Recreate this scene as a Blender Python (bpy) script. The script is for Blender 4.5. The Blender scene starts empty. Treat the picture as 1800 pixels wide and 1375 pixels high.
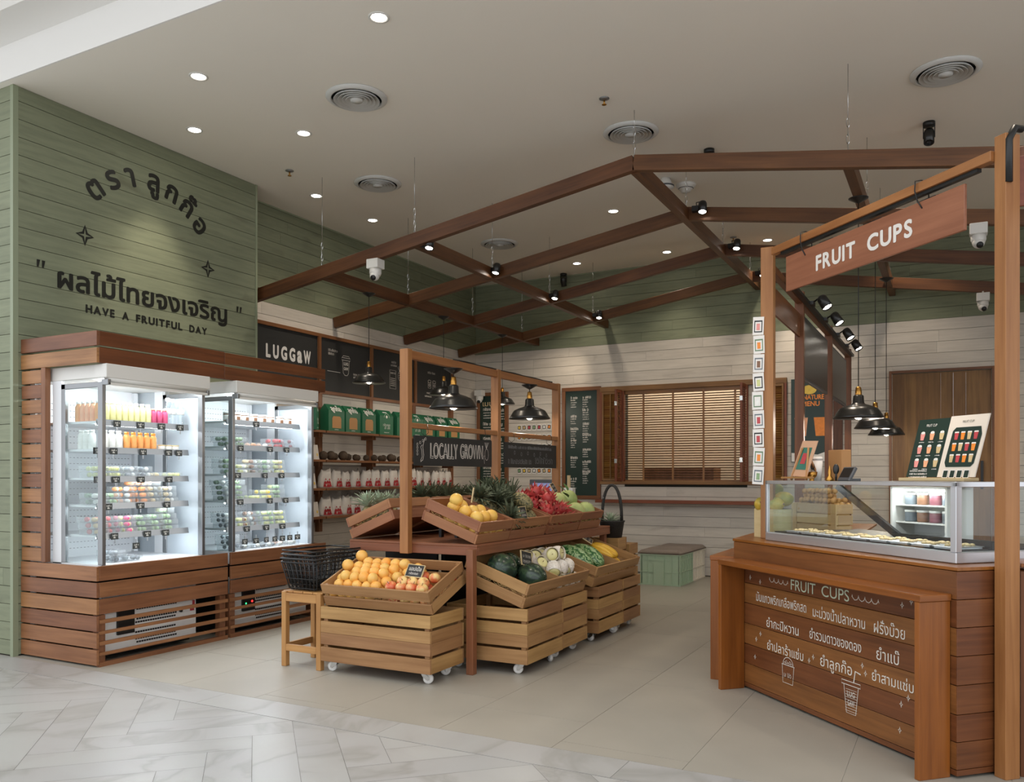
import bpy, bmesh, math, random
from mathutils import Vector, Matrix, Euler, noise
from mathutils.geometry import delaunay_2d_cdt
R = math.radians
PI = math.pi
SC = bpy.context.scene
COL = SC.collection
random.seed(7)

# ------------------------------------------------------------------ camera
cam_d = bpy.data.cameras.new('camera')
cam = bpy.data.objects.new('camera', cam_d)
COL.objects.link(cam)
cam.location = (0, 0, 1.15)
cam.rotation_euler = (R(90), 0, R(27.93))
cam_d.sensor_width = 36
cam_d.lens = 1468 / 1800 * 36
cam_d.shift_y = (836.8 - 687.5) / 1800
cam_d.clip_start = 0.02
SC.camera = cam

# ------------------------------------------------------------------ world, colour management
w = bpy.data.worlds.new('world')
SC.world = w
w.use_nodes = True
w.node_tree.nodes['Background'].inputs[0].default_value = (0.93, 0.96, 1.0, 1)
w.node_tree.nodes['Background'].inputs[1].default_value = 1.35
SC.view_settings.view_transform = 'Standard'
SC.view_settings.look = 'None'
SC.view_settings.gamma = 1
SC.view_settings.use_curve_mapping = False
SC.view_settings.exposure = 0.26
SC.cycles.use_denoising = True
SC.cycles.max_bounces = 8
SC.cycles.diffuse_bounces = 4
SC.cycles.glossy_bounces = 3
SC.cycles.transparent_max_bounces = 16
SC.cycles.transmission_bounces = 4
SC.cycles.caustics_reflective = False
SC.cycles.caustics_refractive = False
SC.cycles.sample_clamp_indirect = 6.0

def area_light(name, loc, rot, sx, sy, power, color=(1, 1, 1), spread=180):
    d = bpy.data.lights.new(name, 'AREA')
    d.shape = 'RECTANGLE'; d.size = sx; d.size_y = sy
    d.energy = power; d.color = color; d.spread = R(spread)
    o = bpy.data.objects.new(name, d); COL.objects.link(o)
    o.location = loc; o.rotation_euler = rot
    return o

def spot_light(name, loc, target, power, angle=70, blend=0.6, color=(1, 0.84, 0.66), size=0.03, parent=None):
    d = bpy.data.lights.new(name, 'SPOT')
    d.energy = power; d.color = color; d.spot_size = R(angle); d.spot_blend = blend; d.shadow_soft_size = size
    o = bpy.data.objects.new(name, d); COL.objects.link(o)
    o.location = loc
    v = Vector(target) - Vector(loc)
    o.rotation_euler = v.to_track_quat('-Z', 'Y').to_euler()
    return o

def point_light(name, loc, power, color=(1, 0.9, 0.76), size=0.03):
    d = bpy.data.lights.new(name, 'POINT')
    d.energy = power; d.color = color; d.shadow_soft_size = size
    o = bpy.data.objects.new(name, d); COL.objects.link(o); o.location = loc
    return o

# the lighting of the mall hall in front of the shop
area_light('mall_ceiling_light', (-3.2, 0.6, 5.6), (R(14), 0, 0), 6.0, 2.6, 60, (0.93, 0.97, 1.0))
area_light('mall_ceiling_light', (2.2, 0.2, 5.6), (R(14), 0, 0), 4.0, 2.6, 20, (0.95, 0.97, 1.0))

# ------------------------------------------------------------------ mesh builder
class MB:
    def __init__(s):
        s.v = []; s.f = []; s.uv = []; s.tint = []; s.sm = []; s.mi = []
    def face(s, pts, uv=None, tint=0.5, sm=False, mi=0):
        b = len(s.v); s.v += [tuple(p) for p in pts]
        s.f.append(tuple(range(b, b + len(pts))))
        s.uv.append(uv or [(p[0], p[1]) for p in pts]); s.tint.append(tint); s.sm.append(sm); s.mi.append(mi)
    def idx(s, verts, faces, tint=0.5, sm=True, mi=0, uvs=None):
        b = len(s.v); s.v += [tuple(p) for p in verts]
        for k, f in enumerate(faces):
            s.f.append(tuple(i + b for i in f))
            s.uv.append(uvs[k] if uvs else [(verts[i][0] + verts[i][1], verts[i][2]) for i in f])
            s.tint.append(tint); s.sm.append(sm); s.mi.append(mi)
    def box(s, x0, x1, y0, y1, z0, z1, M=None, tint=None, mi=0, skip=''):
        if tint is None: tint = random.random()
        P = [(x, y, z) for z in (z0, z1) for y in (y0, y1) for x in (x0, x1)]
        F = {'b': (0, 2, 3, 1), 't': (4, 5, 7, 6), 'f': (0, 1, 5, 4), 'k': (2, 6, 7, 3), 'l': (0, 4, 6, 2), 'r': (1, 3, 7, 5)}
        d = (x1 - x0, y1 - y0, z1 - z0); L = max(range(3), key=lambda i: abs(d[i]))
        o1, o2 = random.random() * 7, random.random() * 7
        Q = [tuple(M @ Vector(p)) for p in P] if M is not None else P
        b = len(s.v); s.v += Q
        for k, f in F.items():
            if k in skip: continue
            n = {'b': 2, 't': 2, 'f': 1, 'k': 1, 'l': 0, 'r': 0}[k]
            if n == L:
                a1, a2 = [i for i in range(3) if i != L]; uv = [(P[i][a1] * .15 + o1, P[i][a2] + o2) for i in f]
            else:
                a2 = [i for i in range(3) if i not in (L, n)][0]; uv = [(P[i][L] + o1, P[i][a2] + o2 + n * .37) for i in f]
            s.f.append(tuple(i + b for i in f)); s.uv.append(uv); s.tint.append(tint); s.sm.append(False); s.mi.append(mi)
    def bar(s, a, b, w, h, up=(0, 0, 1), tint=None, mi=0):
        a = Vector(a); b = Vector(b); d = b - a; L = d.length; x = d.normalized()
        u = Vector(up)
        y = u.cross(x)
        if y.length < 1e-4: y = Vector((0, 1, 0)).cross(x)
        y.normalize(); z = x.cross(y)
        M = Matrix(((x.x, y.x, z.x, a.x), (x.y, y.y, z.y, a.y), (x.z, y.z, z.z, a.z), (0, 0, 0, 1)))
        s.box(0, L, -w / 2, w / 2, -h / 2, h / 2, M, tint, mi)
    def tube(s, pts, r, n=6, closed=False, tint=0.5, mi=0, caps=True):
        pts = [Vector(p) for p in pts]; N = len(pts); rs = r if isinstance(r, (list, tuple)) else [r] * N
        vs = []; prev = None
        for i, p in enumerate(pts):
            if closed: t = pts[(i + 1) % N] - pts[i - 1]
            else: t = pts[min(i + 1, N - 1)] - pts[max(i - 1, 0)]
            t.normalize()
            if prev is None:
                u = t.orthogonal().normalized()
            else:
                u = prev - t * prev.dot(t)
                u = u.normalized() if u.length > 1e-6 else t.orthogonal().normalized()
            prev = u; w_ = t.cross(u)
            for k in range(n):
                a = 2 * PI * k / n
                vs.append(p + (u * math.cos(a) + w_ * math.sin(a)) * rs[i])
        fs = []
        for i in range(N if closed else N - 1):
            j = (i + 1) % N
            for k in range(n):
                l = (k + 1) % n
                fs.append((i * n + k, i * n + l, j * n + l, j * n + k))
        if not closed and caps:
            fs.append(tuple(range(n))[::-1]); fs.append(tuple((N - 1) * n + k for k in range(n)))
        s.idx(vs, fs, tint, n > 4, mi)
    def lathe(s, prof, c=(0, 0, 0), n=20, M=None, tint=0.5, mi=0, sm=True, axis='z'):
        vs = []; fs = []; m = len(prof)
        for r, z in prof:
            for k in range(n):
                a = 2 * PI * k / n
                p = Vector((r * math.cos(a), r * math.sin(a), z))
                if axis == 'x': p = Vector((p.z, p.x, p.y))
                if axis == 'y': p = Vector((p.x, p.z, p.y))
                p = M @ p if M is not None else p
                vs.append(p + Vector(c))
        for i in range(m - 1):
            for k in range(n):
                l = (k + 1) % n
                fs.append((i * n + k, i * n + l, (i + 1) * n + l, (i + 1) * n + k))
        if prof[0][0] > 1e-5: fs.append(tuple(range(n))[::-1])
        if prof[-1][0] > 1e-5: fs.append(tuple((m - 1) * n + k for k in range(n)))
        s.idx(vs, fs, tint, sm, mi)
    def ball(s, c, r, M=None, n=12, m=8, fn=None, tint=0.5, mi=0):
        rx, ry, rz = r if isinstance(r, (tuple, list)) else (r, r, r)
        vs = []; fs = []
        for i in range(m + 1):
            th = PI * i / m
            for k in range(n):
                a = 2 * PI * k / n
                p = Vector((math.sin(th) * math.cos(a), math.sin(th) * math.sin(a), math.cos(th)))
                q = 1.0 if fn is None else fn(p)
                p = Vector((p.x * rx * q, p.y * ry * q, p.z * rz * q))
                if M is not None: p = M @ p
                vs.append(p + Vector(c))
        for i in range(m):
            for k in range(n):
                l = (k + 1) % n
                fs.append((i * n + k, (i + 1) * n + k, (i + 1) * n + l, i * n + l))
        s.idx(vs, fs, tint, True, mi)
    def prism(s, poly, z0, z1, M=None, tint=None, mi=0):
        n = len(poly)
        tint = random.random() if tint is None else tint
        vs = [Vector((x, y, z0)) for x, y in poly] + [Vector((x, y, z1)) for x, y in poly]
        if M is not None: vs = [M @ v for v in vs]
        fs = [tuple(range(n))[::-1], tuple(range(n, 2 * n))]
        for i in range(n):
            j = (i + 1) % n; fs.append((i, j, n + j, n + i))
        s.idx(vs, fs, tint, False, mi)
    def tris(s, vs, fs, M, mi=0, tint=0.5):
        s.idx([M @ Vector((x, y, 0)) for x, y in vs], fs, tint, False, mi)
    def stroke(s, pts, M, w_, mi=0, closed=False, tint=0.5):
        """flat ribbon drawn in the XY plane of M"""
        P = [Vector(p) for p in pts]
        N = len(P)
        L = []; Rr = []
        for i in range(N):
            if closed: t = P[(i + 1) % N] - P[i - 1]
            else: t = P[min(i + 1, N - 1)] - P[max(i - 1, 0)]
            t = t.normalized() if t.length > 1e-9 else Vector((1, 0))
            nrm = Vector((-t.y, t.x)) * w_ / 2
            L.append(P[i] + nrm); Rr.append(P[i] - nrm)
        vs = [M @ Vector((p.x, p.y, 0)) for p in L + Rr]; fs = []
        for i in range(N if closed else N - 1):
            j = (i + 1) % N; fs.append((i, N + i, N + j, j))
        s.idx(vs, fs, tint, False, mi)

MW = {}
def mesh_from(mb, name, mats, inv=None):
    me = bpy.data.meshes.new(name)
    vs = [tuple(inv @ Vector(v)) for v in mb.v] if inv is not None else mb.v
    me.from_pydata(vs, [], mb.f)
    uvl = me.uv_layers.new(name='UVMap')
    flat = [c for f in mb.uv for p in f for c in p]
    uvl.data.foreach_set('uv', flat)
    at = me.attributes.new('tint', 'FLOAT', 'FACE')
    at.data.foreach_set('value', mb.tint)
    me.polygons.foreach_set('use_smooth', mb.sm)
    for m in (mats if isinstance(mats, (list, tuple)) else [mats]): me.materials.append(m)
    me.polygons.foreach_set('material_index', mb.mi)
    me.validate(clean_customdata=False)
    me.update()
    return me

def tag(o, label=None, cat=None, group=None, kind=None):
    if label: o['label'] = label
    if cat: o['category'] = cat
    if group: o['group'] = group
    if kind: o['kind'] = kind
    return o

def thing(name, label, cat, loc=(0, 0, 0), rot=(0, 0, 0), group=None):
    o = bpy.data.objects.new(name, None); COL.objects.link(o)
    if not isinstance(rot, (tuple, list)): rot = (0, 0, rot)
    o.location = loc; o.rotation_euler = rot; o.empty_display_size = .05
    MW[o.name] = Matrix.Translation(loc) @ Euler(rot).to_matrix().to_4x4()
    return tag(o, label, cat, group)

def bevel(o, wd, seg=1):
    m = o.modifiers.new('bevel', 'BEVEL'); m.width = wd; m.segments = seg; m.limit_method = 'ANGLE'; m.angle_limit = R(40)
    return o

def part(name, mb, mats, parent=None, world=True, bev=0, label=None):
    """one mesh object; with world=True the builder holds world coordinates"""
    inv = None
    if parent is not None and world: inv = MW[parent.name].inverted()
    o = bpy.data.objects.new(name, mesh_from(mb, name, mats, inv)); COL.objects.link(o)
    MW[o.name] = MW[parent.name].copy() if parent is not None else Matrix.Identity(4)
    if parent is not None: o.parent = parent
    if bev: bevel(o, bev)
    if label: o['label'] = label
    return o

def solo(name, mb, mats, label, cat, group=None, loc=(0, 0, 0), rot=(0, 0, 0), world=False, bev=0):
    """a thing that is one mesh"""
    M = Matrix.Translation(loc) @ Euler(rot).to_matrix().to_4x4()
    o = bpy.data.objects.new(name, mesh_from(mb, name, mats, M.inverted() if world else None)); COL.objects.link(o)
    o.location = loc; o.rotation_euler = rot
    MW[o.name] = M
    if bev: bevel(o, bev)
    return tag(o, label, cat, group)

def struct(name, mb, mats, bev=0):
    o = part(name, mb, mats, bev=bev); o['kind'] = 'structure'
    return o

def dup(root, loc, rot=None, label=None, group=None, scale=None):
    def cp(o, par):
        c = o.copy(); COL.objects.link(c)
        if par is not None: c.parent = par
        for ch in list(o.children): cp(ch, c)
        return c
    r = cp(root, None); r.location = loc
    if rot is not None: r.rotation_euler = rot if isinstance(rot, (tuple, list, Euler)) else (0, 0, rot)
    if scale is not None: r.scale = scale if isinstance(scale, (tuple, list)) else (scale,) * 3
    MW[r.name] = Matrix.Translation(r.location) @ r.rotation_euler.to_matrix().to_4x4()
    if label: r['label'] = label
    if group: r['group'] = group
    return r

ORD = ['first', 'second', 'third', 'fourth', 'fifth', 'sixth', 'seventh', 'eighth', 'ninth', 'tenth', 'eleventh', 'twelfth',
       'thirteenth', 'fourteenth', 'fifteenth', 'sixteenth', 'seventeenth', 'eighteenth', 'nineteenth', 'twentieth', 'twenty-first',
       'twenty-second', 'twenty-third', 'twenty-fourth', 'twenty-fifth', 'twenty-sixth', 'twenty-seventh', 'twenty-eighth']

# ------------------------------------------------------------------ lettering
_GC = {}
def glyph_contours(text):
    if text in _GC: return _GC[text]
    c = bpy.data.curves.new('t', 'FONT'); c.body = text; c.size = 1
    o = bpy.data.objects.new('t', c); COL.objects.link(o)
    bpy.context.view_layer.update()
    cu = o.to_curve(bpy.context.evaluated_depsgraph_get())
    out = []
    for sp in cu.splines:
        b = sp.bezier_points; n = len(b); pts = []
        for i in range(n):
            p0, p3 = b[i].co, b[(i + 1) % n].co; p1, p2 = b[i].handle_right, b[(i + 1) % n].handle_left
            straight = (p1 - p0).cross(p3 - p0).length < 1e-5 and (p2 - p0).cross(p3 - p0).length < 1e-5
            for k in range(1 if straight else 4):
                t = k / 4
                q = p0 * (1 - t) ** 3 + p1 * 3 * t * (1 - t) ** 2 + p2 * 3 * t * t * (1 - t) + p3 * t ** 3
                pts.append((q.x, q.y))
        if len(pts) > 2: out.append(pts)
    o.to_curve_clear(); bpy.data.objects.remove(o); bpy.data.curves.remove(c)
    _GC[text] = out
    return out

def wind(p, polys):
    wn = 0; x, y = p
    for P in polys:
        n = len(P)
        for i in range(n):
            x0, y0 = P[i]; x1, y1 = P[(i + 1) % n]
            if y0 <= y < y1:
                if (x1 - x0) * (y - y0) - (x - x0) * (y1 - y0) > 0: wn += 1
            elif y1 <= y < y0:
                if (x1 - x0) * (y - y0) - (x - x0) * (y1 - y0) < 0: wn -= 1
    return wn

def fill(polys):
    vs = []; es = []
    for P in polys:
        b = len(vs); vs += [Vector(p) for p in P]
        es += [(b + i, b + (i + 1) % len(P)) for i in range(len(P))]
    r = delaunay_2d_cdt(vs, es, [], 0, 1e-5)
    V = [(p.x, p.y) for p in r[0]]; F = []
    for f in r[2]:
        cx = sum(V[i][0] for i in f) / len(f); cy = sum(V[i][1] for i in f) / len(f)
        if wind((cx, cy), polys) != 0: F.append(tuple(f))
    return V, F

_TF = {}
def text_tris(text, bold=0.0):
    key = (text, bold)
    if key not in _TF:
        V = []; F = []
        cs = glyph_contours(text)
        # split into groups whose boxes overlap in x so each fill stays small
        boxes = sorted([(min(p[0] for p in c), max(p[0] for p in c), c) for c in cs], key=lambda b: b[0])
        groups = []; end = -1e9
        for a, b_, c in boxes:
            if a < end + 2 * bold: groups[-1].append(c); end = max(end, b_)
            else: groups.append([c]); end = b_
        for g in groups:
            P = g
            if bold > 0:
                P = []
                for k in range(8):
                    dx, dy = math.cos(k * PI / 4) * bold, math.sin(k * PI / 4) * bold
                    P += [[(x + dx, y + dy) for x, y in c] for c in g]
            v, f = fill(P); b = len(V); V += v; F += [tuple(i + b for i in t) for t in f]
        _TF[key] = (V, F)
    return _TF[key]

def plane(origin, x, y):
    x = Vector(x).normalized(); y = Vector(y).normalized(); z = x.cross(y)
    o = Vector(origin)
    return Matrix(((x.x, y.x, z.x, o.x), (x.y, y.y, z.y, o.y), (x.z, y.z, z.z, o.z), (0, 0, 0, 1)))

def text(mb, s, M, x0, x1, y0, h, bold=0.0, mi=0, slope=0.0, track=0.0, ref='cap'):
    """fit the text s between x0 and x1 on the plane M, baseline y0, letters of height h (None: keep the aspect)"""
    if track:
        V = []; F = []; cur = 0
        for ch in s:
            if ch == ' ': cur += .3 + track; continue
            v, f = text_tris(ch, bold); mn = min(p[0] for p in v); mx = max(p[0] for p in v)
            b = len(V); V += [(p[0] - mn + cur, p[1]) for p in v]; F += [tuple(i + b for i in t) for t in f]
            cur += mx - mn + track
    else:
        V, F = text_tris(s, bold)
    mn = min(p[0] for p in V); mx = max(p[0] for p in V)
    sx = (x1 - x0) / (mx - mn)
    sy = sx if h is None else h / (0.55 if ref == 'thai' else 0.7)
    mb.tris([((x - mn) * sx + x0, y * sy + y0 + (x - mn) * sx * slope) for x, y in V], F, M, mi)

def outline(mb, s, M, x0, x1, y0, h, wd, mi=0):
    cs = glyph_contours(s)
    xs = [p[0] for c in cs for p in c]; mn, mx = min(xs), max(xs); sx = (x1 - x0) / (mx - mn); sy = h / .7
    for c in cs: mb.stroke([((x - mn) * sx + x0, y * sy + y0) for x, y in c], M, wd, mi, closed=True)

def scrib(mb, M, x0, x1, y0, h, wd, rnd, mi=0):
    """an illegible line of small handwriting"""
    x = x0
    while x < x1 - h * .3:
        k = rnd.random(); a = h * (.45 + .3 * rnd.random()); hh = h * (.75 + .4 * rnd.random())
        if k < .35: p = [(x, y0), (x, y0 + hh), (x + a * .8, y0 + hh * .8), (x + a * .8, y0)]
        elif k < .65: p = [(x, y0 + hh * .2), (x + a * .4, y0), (x + a * .8, y0 + hh * .4), (x + a * .4, y0 + hh * .9), (x, y0 + hh * .5)]
        else: p = [(x, y0 + hh), (x + a * .1, y0), (x + a * .7, y0 + hh * .1), (x + a * .8, y0 + hh)]
        mb.stroke(p, M, wd, mi)
        x += a * 1.15 + (h * .5 if rnd.random() < .12 else 0)

def circ(cx, cy, rx, ry=None, n=20, a0=0, a1=360):
    ry = rx if ry is None else ry
    return [(cx + rx * math.cos(R(a0 + (a1 - a0) * i / n)), cy + ry * math.sin(R(a0 + (a1 - a0) * i / n))) for i in range(n + (0 if a1 - a0 == 360 else 1))]

def sparkle(mb, M, cx, cy, rx, ry, wd, mi=0):
    p = []
    for k in range(4):
        a = k * 90 + 90
        p.append((cx + rx * math.cos(R(a)), cy + ry * math.sin(R(a))))
        p.append((cx + rx * .32 * math.cos(R(a + 45)), cy + ry * .32 * math.sin(R(a + 45))))
    mb.stroke(p, M, wd, mi, closed=True)
# ------------------------------------------------------------------ materials
def srgb(r, g, b):
    f = lambda c: (c / 255 / 12.92) if c / 255 <= .04045 else ((c / 255 + .055) / 1.055) ** 2.4
    return (f(r), f(g), f(b), 1)

def node(nt, t, **kw):
    n = nt.nodes.new(t)
    for k, v in kw.items(): setattr(n, k, v)
    return n

def mat(name, col, rough=.5, metal=0, spec=.5, emit=0, var=0.0, nscale=8, bump=0, alpha=1, coat=0, emit_col=None):
    """plain surface with a little procedural variation"""
    m = bpy.data.materials.new(name); m.use_nodes = True; nt = m.node_tree; p = nt.nodes['Principled BSDF']
    p.inputs['Base Color'].default_value = col; p.inputs['Roughness'].default_value = rough; p.inputs['Metallic'].default_value = metal
    p.inputs['Specular IOR Level'].default_value = spec
    p.inputs['Coat Weight'].default_value = coat
    if alpha < 1: p.inputs['Alpha'].default_value = alpha
    if emit:
        p.inputs['Emission Color'].default_value = emit_col or col; p.inputs['Emission Strength'].default_value = emit
    if var or bump:
        tc = node(nt, 'ShaderNodeTexCoord'); nz = node(nt, 'ShaderNodeTexNoise'); nz.inputs['Scale'].default_value = nscale; nz.inputs['Detail'].default_value = 5
        nt.links.new(tc.outputs['Object'], nz.inputs['Vector'])
        if var:
            h = node(nt, 'ShaderNodeHueSaturation'); h.inputs['Color'].default_value = col
            mr = node(nt, 'ShaderNodeMapRange'); mr.inputs[1].default_value = .3; mr.inputs[2].default_value = .7; mr.inputs[3].default_value = 1 - var; mr.inputs[4].default_value = 1 + var
            nt.links.new(nz.outputs[0], mr.inputs[0]); nt.links.new(mr.outputs[0], h.inputs['Value']); nt.links.new(h.outputs[0], p.inputs['Base Color'])
        if bump:
            b = node(nt, 'ShaderNodeBump'); b.inputs['Strength'].default_value = bump; b.inputs['Distance'].default_value = .01
            nt.links.new(nz.outputs[0], b.inputs['Height']); nt.links.new(b.outputs[0], p.inputs['Normal'])
    return m

def wood(name, dark, light, rough=.45, tv=.35, grain=26, spec=.4, along=1.1, val=.80):
    """boards: grain along U of the board's own UV, a tone of its own for every board"""
    m = bpy.data.materials.new(name); m.use_nodes = True; nt = m.node_tree; p = nt.nodes['Principled BSDF']; L = nt.links.new
    uv = node(nt, 'ShaderNodeUVMap'); uv.uv_map = 'UVMap'
    mp = node(nt, 'ShaderNodeMapping'); mp.inputs['Scale'].default_value = (along, grain, 1)
    n1 = node(nt, 'ShaderNodeTexNoise'); n1.inputs['Scale'].default_value = 1.6; n1.inputs['Detail'].default_value = 8; n1.inputs['Roughness'].default_value = .62; n1.inputs['Distortion'].default_value = .5
    mp2 = node(nt, 'ShaderNodeMapping'); mp2.inputs['Scale'].default_value = (1.5, 7, 1)
    n2 = node(nt, 'ShaderNodeTexNoise'); n2.inputs['Scale'].default_value = 1.3; n2.inputs['Detail'].default_value = 3
    L(uv.outputs[0], mp.inputs[0]); L(mp.outputs[0], n1.inputs[0]); L(uv.outputs[0], mp2.inputs[0]); L(mp2.outputs[0], n2.inputs[0])
    mx = node(nt, 'ShaderNodeMath', operation='MULTIPLY_ADD'); mx.inputs[1].default_value = .5; L(n1.outputs[0], mx.inputs[0])
    hf = node(nt, 'ShaderNodeMath', operation='MULTIPLY'); hf.inputs[1].default_value = .5; L(n2.outputs[0], hf.inputs[0]); L(hf.outputs[0], mx.inputs[2])
    cr = node(nt, 'ShaderNodeValToRGB'); cr.color_ramp.elements[0].position = .33; cr.color_ramp.elements[0].color = dark; cr.color_ramp.elements[1].position = .68; cr.color_ramp.elements[1].color = light
    L(mx.outputs[0], cr.inputs[0])
    at = node(nt, 'ShaderNodeAttribute', attribute_name='tint')
    mr = node(nt, 'ShaderNodeMapRange'); mr.inputs[3].default_value = (1 - tv) * val; mr.inputs[4].default_value = (1 + tv) * val; L(at.outputs['Fac'], mr.inputs[0])
    hs = node(nt, 'ShaderNodeHueSaturation'); hs.inputs['Saturation'].default_value = 1.0; L(cr.outputs[0], hs.inputs['Color']); L(mr.outputs[0], hs.inputs['Value'])
    mr2 = node(nt, 'ShaderNodeMapRange'); mr2.inputs[3].default_value = .497; mr2.inputs[4].default_value = .516; L(at.outputs['Fac'], mr2.inputs[0]); L(mr2.outputs[0], hs.inputs['Hue'])
    L(hs.outputs[0], p.inputs['Base Color'])
    p.inputs['Roughness'].default_value = rough; p.inputs['Specular IOR Level'].default_value = spec
    b = node(nt, 'ShaderNodeBump'); b.inputs['Strength'].default_value = .12; b.inputs['Distance'].default_value = .004; L(n1.outputs[0], b.inputs['Height']); L(b.outputs[0], p.inputs['Normal'])
    return m

def planks(name, base, worn, stain, rough=.6, tv=.07):
    """painted rough boards with worn streaks"""
    m = bpy.data.materials.new(name); m.use_nodes = True; nt = m.node_tree; p = nt.nodes['Principled BSDF']; L = nt.links.new
    uv = node(nt, 'ShaderNodeUVMap'); uv.uv_map = 'UVMap'
    mp = node(nt, 'ShaderNodeMapping'); mp.inputs['Scale'].default_value = (2.2, 22, 1)
    n1 = node(nt, 'ShaderNodeTexNoise'); n1.inputs['Scale'].default_value = 1.5; n1.inputs['Detail'].default_value = 7; n1.inputs['Roughness'].default_value = .6
    mp2 = node(nt, 'ShaderNodeMapping'); mp2.inputs['Scale'].default_value = (1.6, 6, 1)
    n2 = node(nt, 'ShaderNodeTexNoise'); n2.inputs['Scale'].default_value = 1.2; n2.inputs['Detail'].default_value = 4; n2.inputs['Distortion'].default_value = .6
    L(uv.outputs[0], mp.inputs[0]); L(mp.outputs[0], n1.inputs[0]); L(uv.outputs[0], mp2.inputs[0]); L(mp2.outputs[0], n2.inputs[0])
    c1 = node(nt, 'ShaderNodeValToRGB'); c1.color_ramp.elements[0].position = .35; c1.color_ramp.elements[0].color = worn; c1.color_ramp.elements[1].position = .6; c1.color_ramp.elements[1].color = base
    L(n1.outputs[0], c1.inputs[0])
    c2 = node(nt, 'ShaderNodeValToRGB'); c2.color_ramp.elements[0].position = .27; c2.color_ramp.elements[0].color = (1, 1, 1, 1); c2.color_ramp.elements[1].position = .4; c2.color_ramp.elements[1].color = (0, 0, 0, 1)
    L(n2.outputs[0], c2.inputs[0])
    mu = node(nt, 'ShaderNodeMath', operation='MULTIPLY'); mu.inputs[1].default_value = .6; L(c2.outputs[0], mu.inputs[0])
    mx = node(nt, 'ShaderNodeMix', data_type='RGBA'); L(mu.outputs[0], mx.inputs[0]); L(c1.outputs[0], mx.inputs[6]); mx.inputs[7].default_value = stain
    at = node(nt, 'ShaderNodeAttribute', attribute_name='tint')
    mr = node(nt, 'ShaderNodeMapRange'); mr.inputs[3].default_value = 1 - tv; mr.inputs[4].default_value = 1 + tv; L(at.outputs['Fac'], mr.inputs[0])
    hs = node(nt, 'ShaderNodeHueSaturation'); L(mx.outputs[2], hs.inputs['Color']); L(mr.outputs[0], hs.inputs['Value']); L(hs.outputs[0], p.inputs['Base Color'])
    p.inputs['Roughness'].default_value = rough; p.inputs['Specular IOR Level'].default_value = .3
    b = node(nt, 'ShaderNodeBump'); b.inputs['Strength'].default_value = .15; b.inputs['Distance'].default_value = .004; L(n1.outputs[0], b.inputs['Height']); L(b.outputs[0], p.inputs['Normal'])
    return m

def glass(name, tint=(.93, .97, .97, 1), refl=1.0, milky=0):
    """thin clear pane: see-through with a reflection that grows towards grazing angles"""
    m = bpy.data.materials.new(name); m.use_nodes = True; nt = m.node_tree; L = nt.links.new
    for n in list(nt.nodes): nt.nodes.remove(n)
    out = node(nt, 'ShaderNodeOutputMaterial'); t = node(nt, 'ShaderNodeBsdfTransparent'); t.inputs[0].default_value = tint
    g = node(nt, 'ShaderNodeBsdfGlossy'); g.inputs['Roughness'].default_value = .01
    f = node(nt, 'ShaderNodeLayerWeight'); f.inputs[0].default_value = .5
    pw = node(nt, 'ShaderNodeMath', operation='POWER'); pw.inputs[1].default_value = 4.0; L(f.outputs['Facing'], pw.inputs[0])
    mu = node(nt, 'ShaderNodeMath', operation='MULTIPLY_ADD', use_clamp=True); mu.inputs[1].default_value = .9; mu.inputs[2].default_value = .04 * refl; L(pw.outputs[0], mu.inputs[0])
    mx = node(nt, 'ShaderNodeMixShader'); L(mu.outputs[0], mx.inputs[0]); L(t.outputs[0], mx.inputs[1]); L(g.outputs[0], mx.inputs[2])
    if milky:
        d = node(nt, 'ShaderNodeBsdfDiffuse'); d.inputs[0].default_value = (.8, .82, .83, 1); m2 = node(nt, 'ShaderNodeMixShader'); m2.inputs[0].default_value = milky; L(t.outputs[0], m2.inputs[1]); L(d.outputs[0], m2.inputs[2]); L(m2.outputs[0], mx.inputs[1])
    L(mx.outputs[0], out.inputs[0])
    return m

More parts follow.
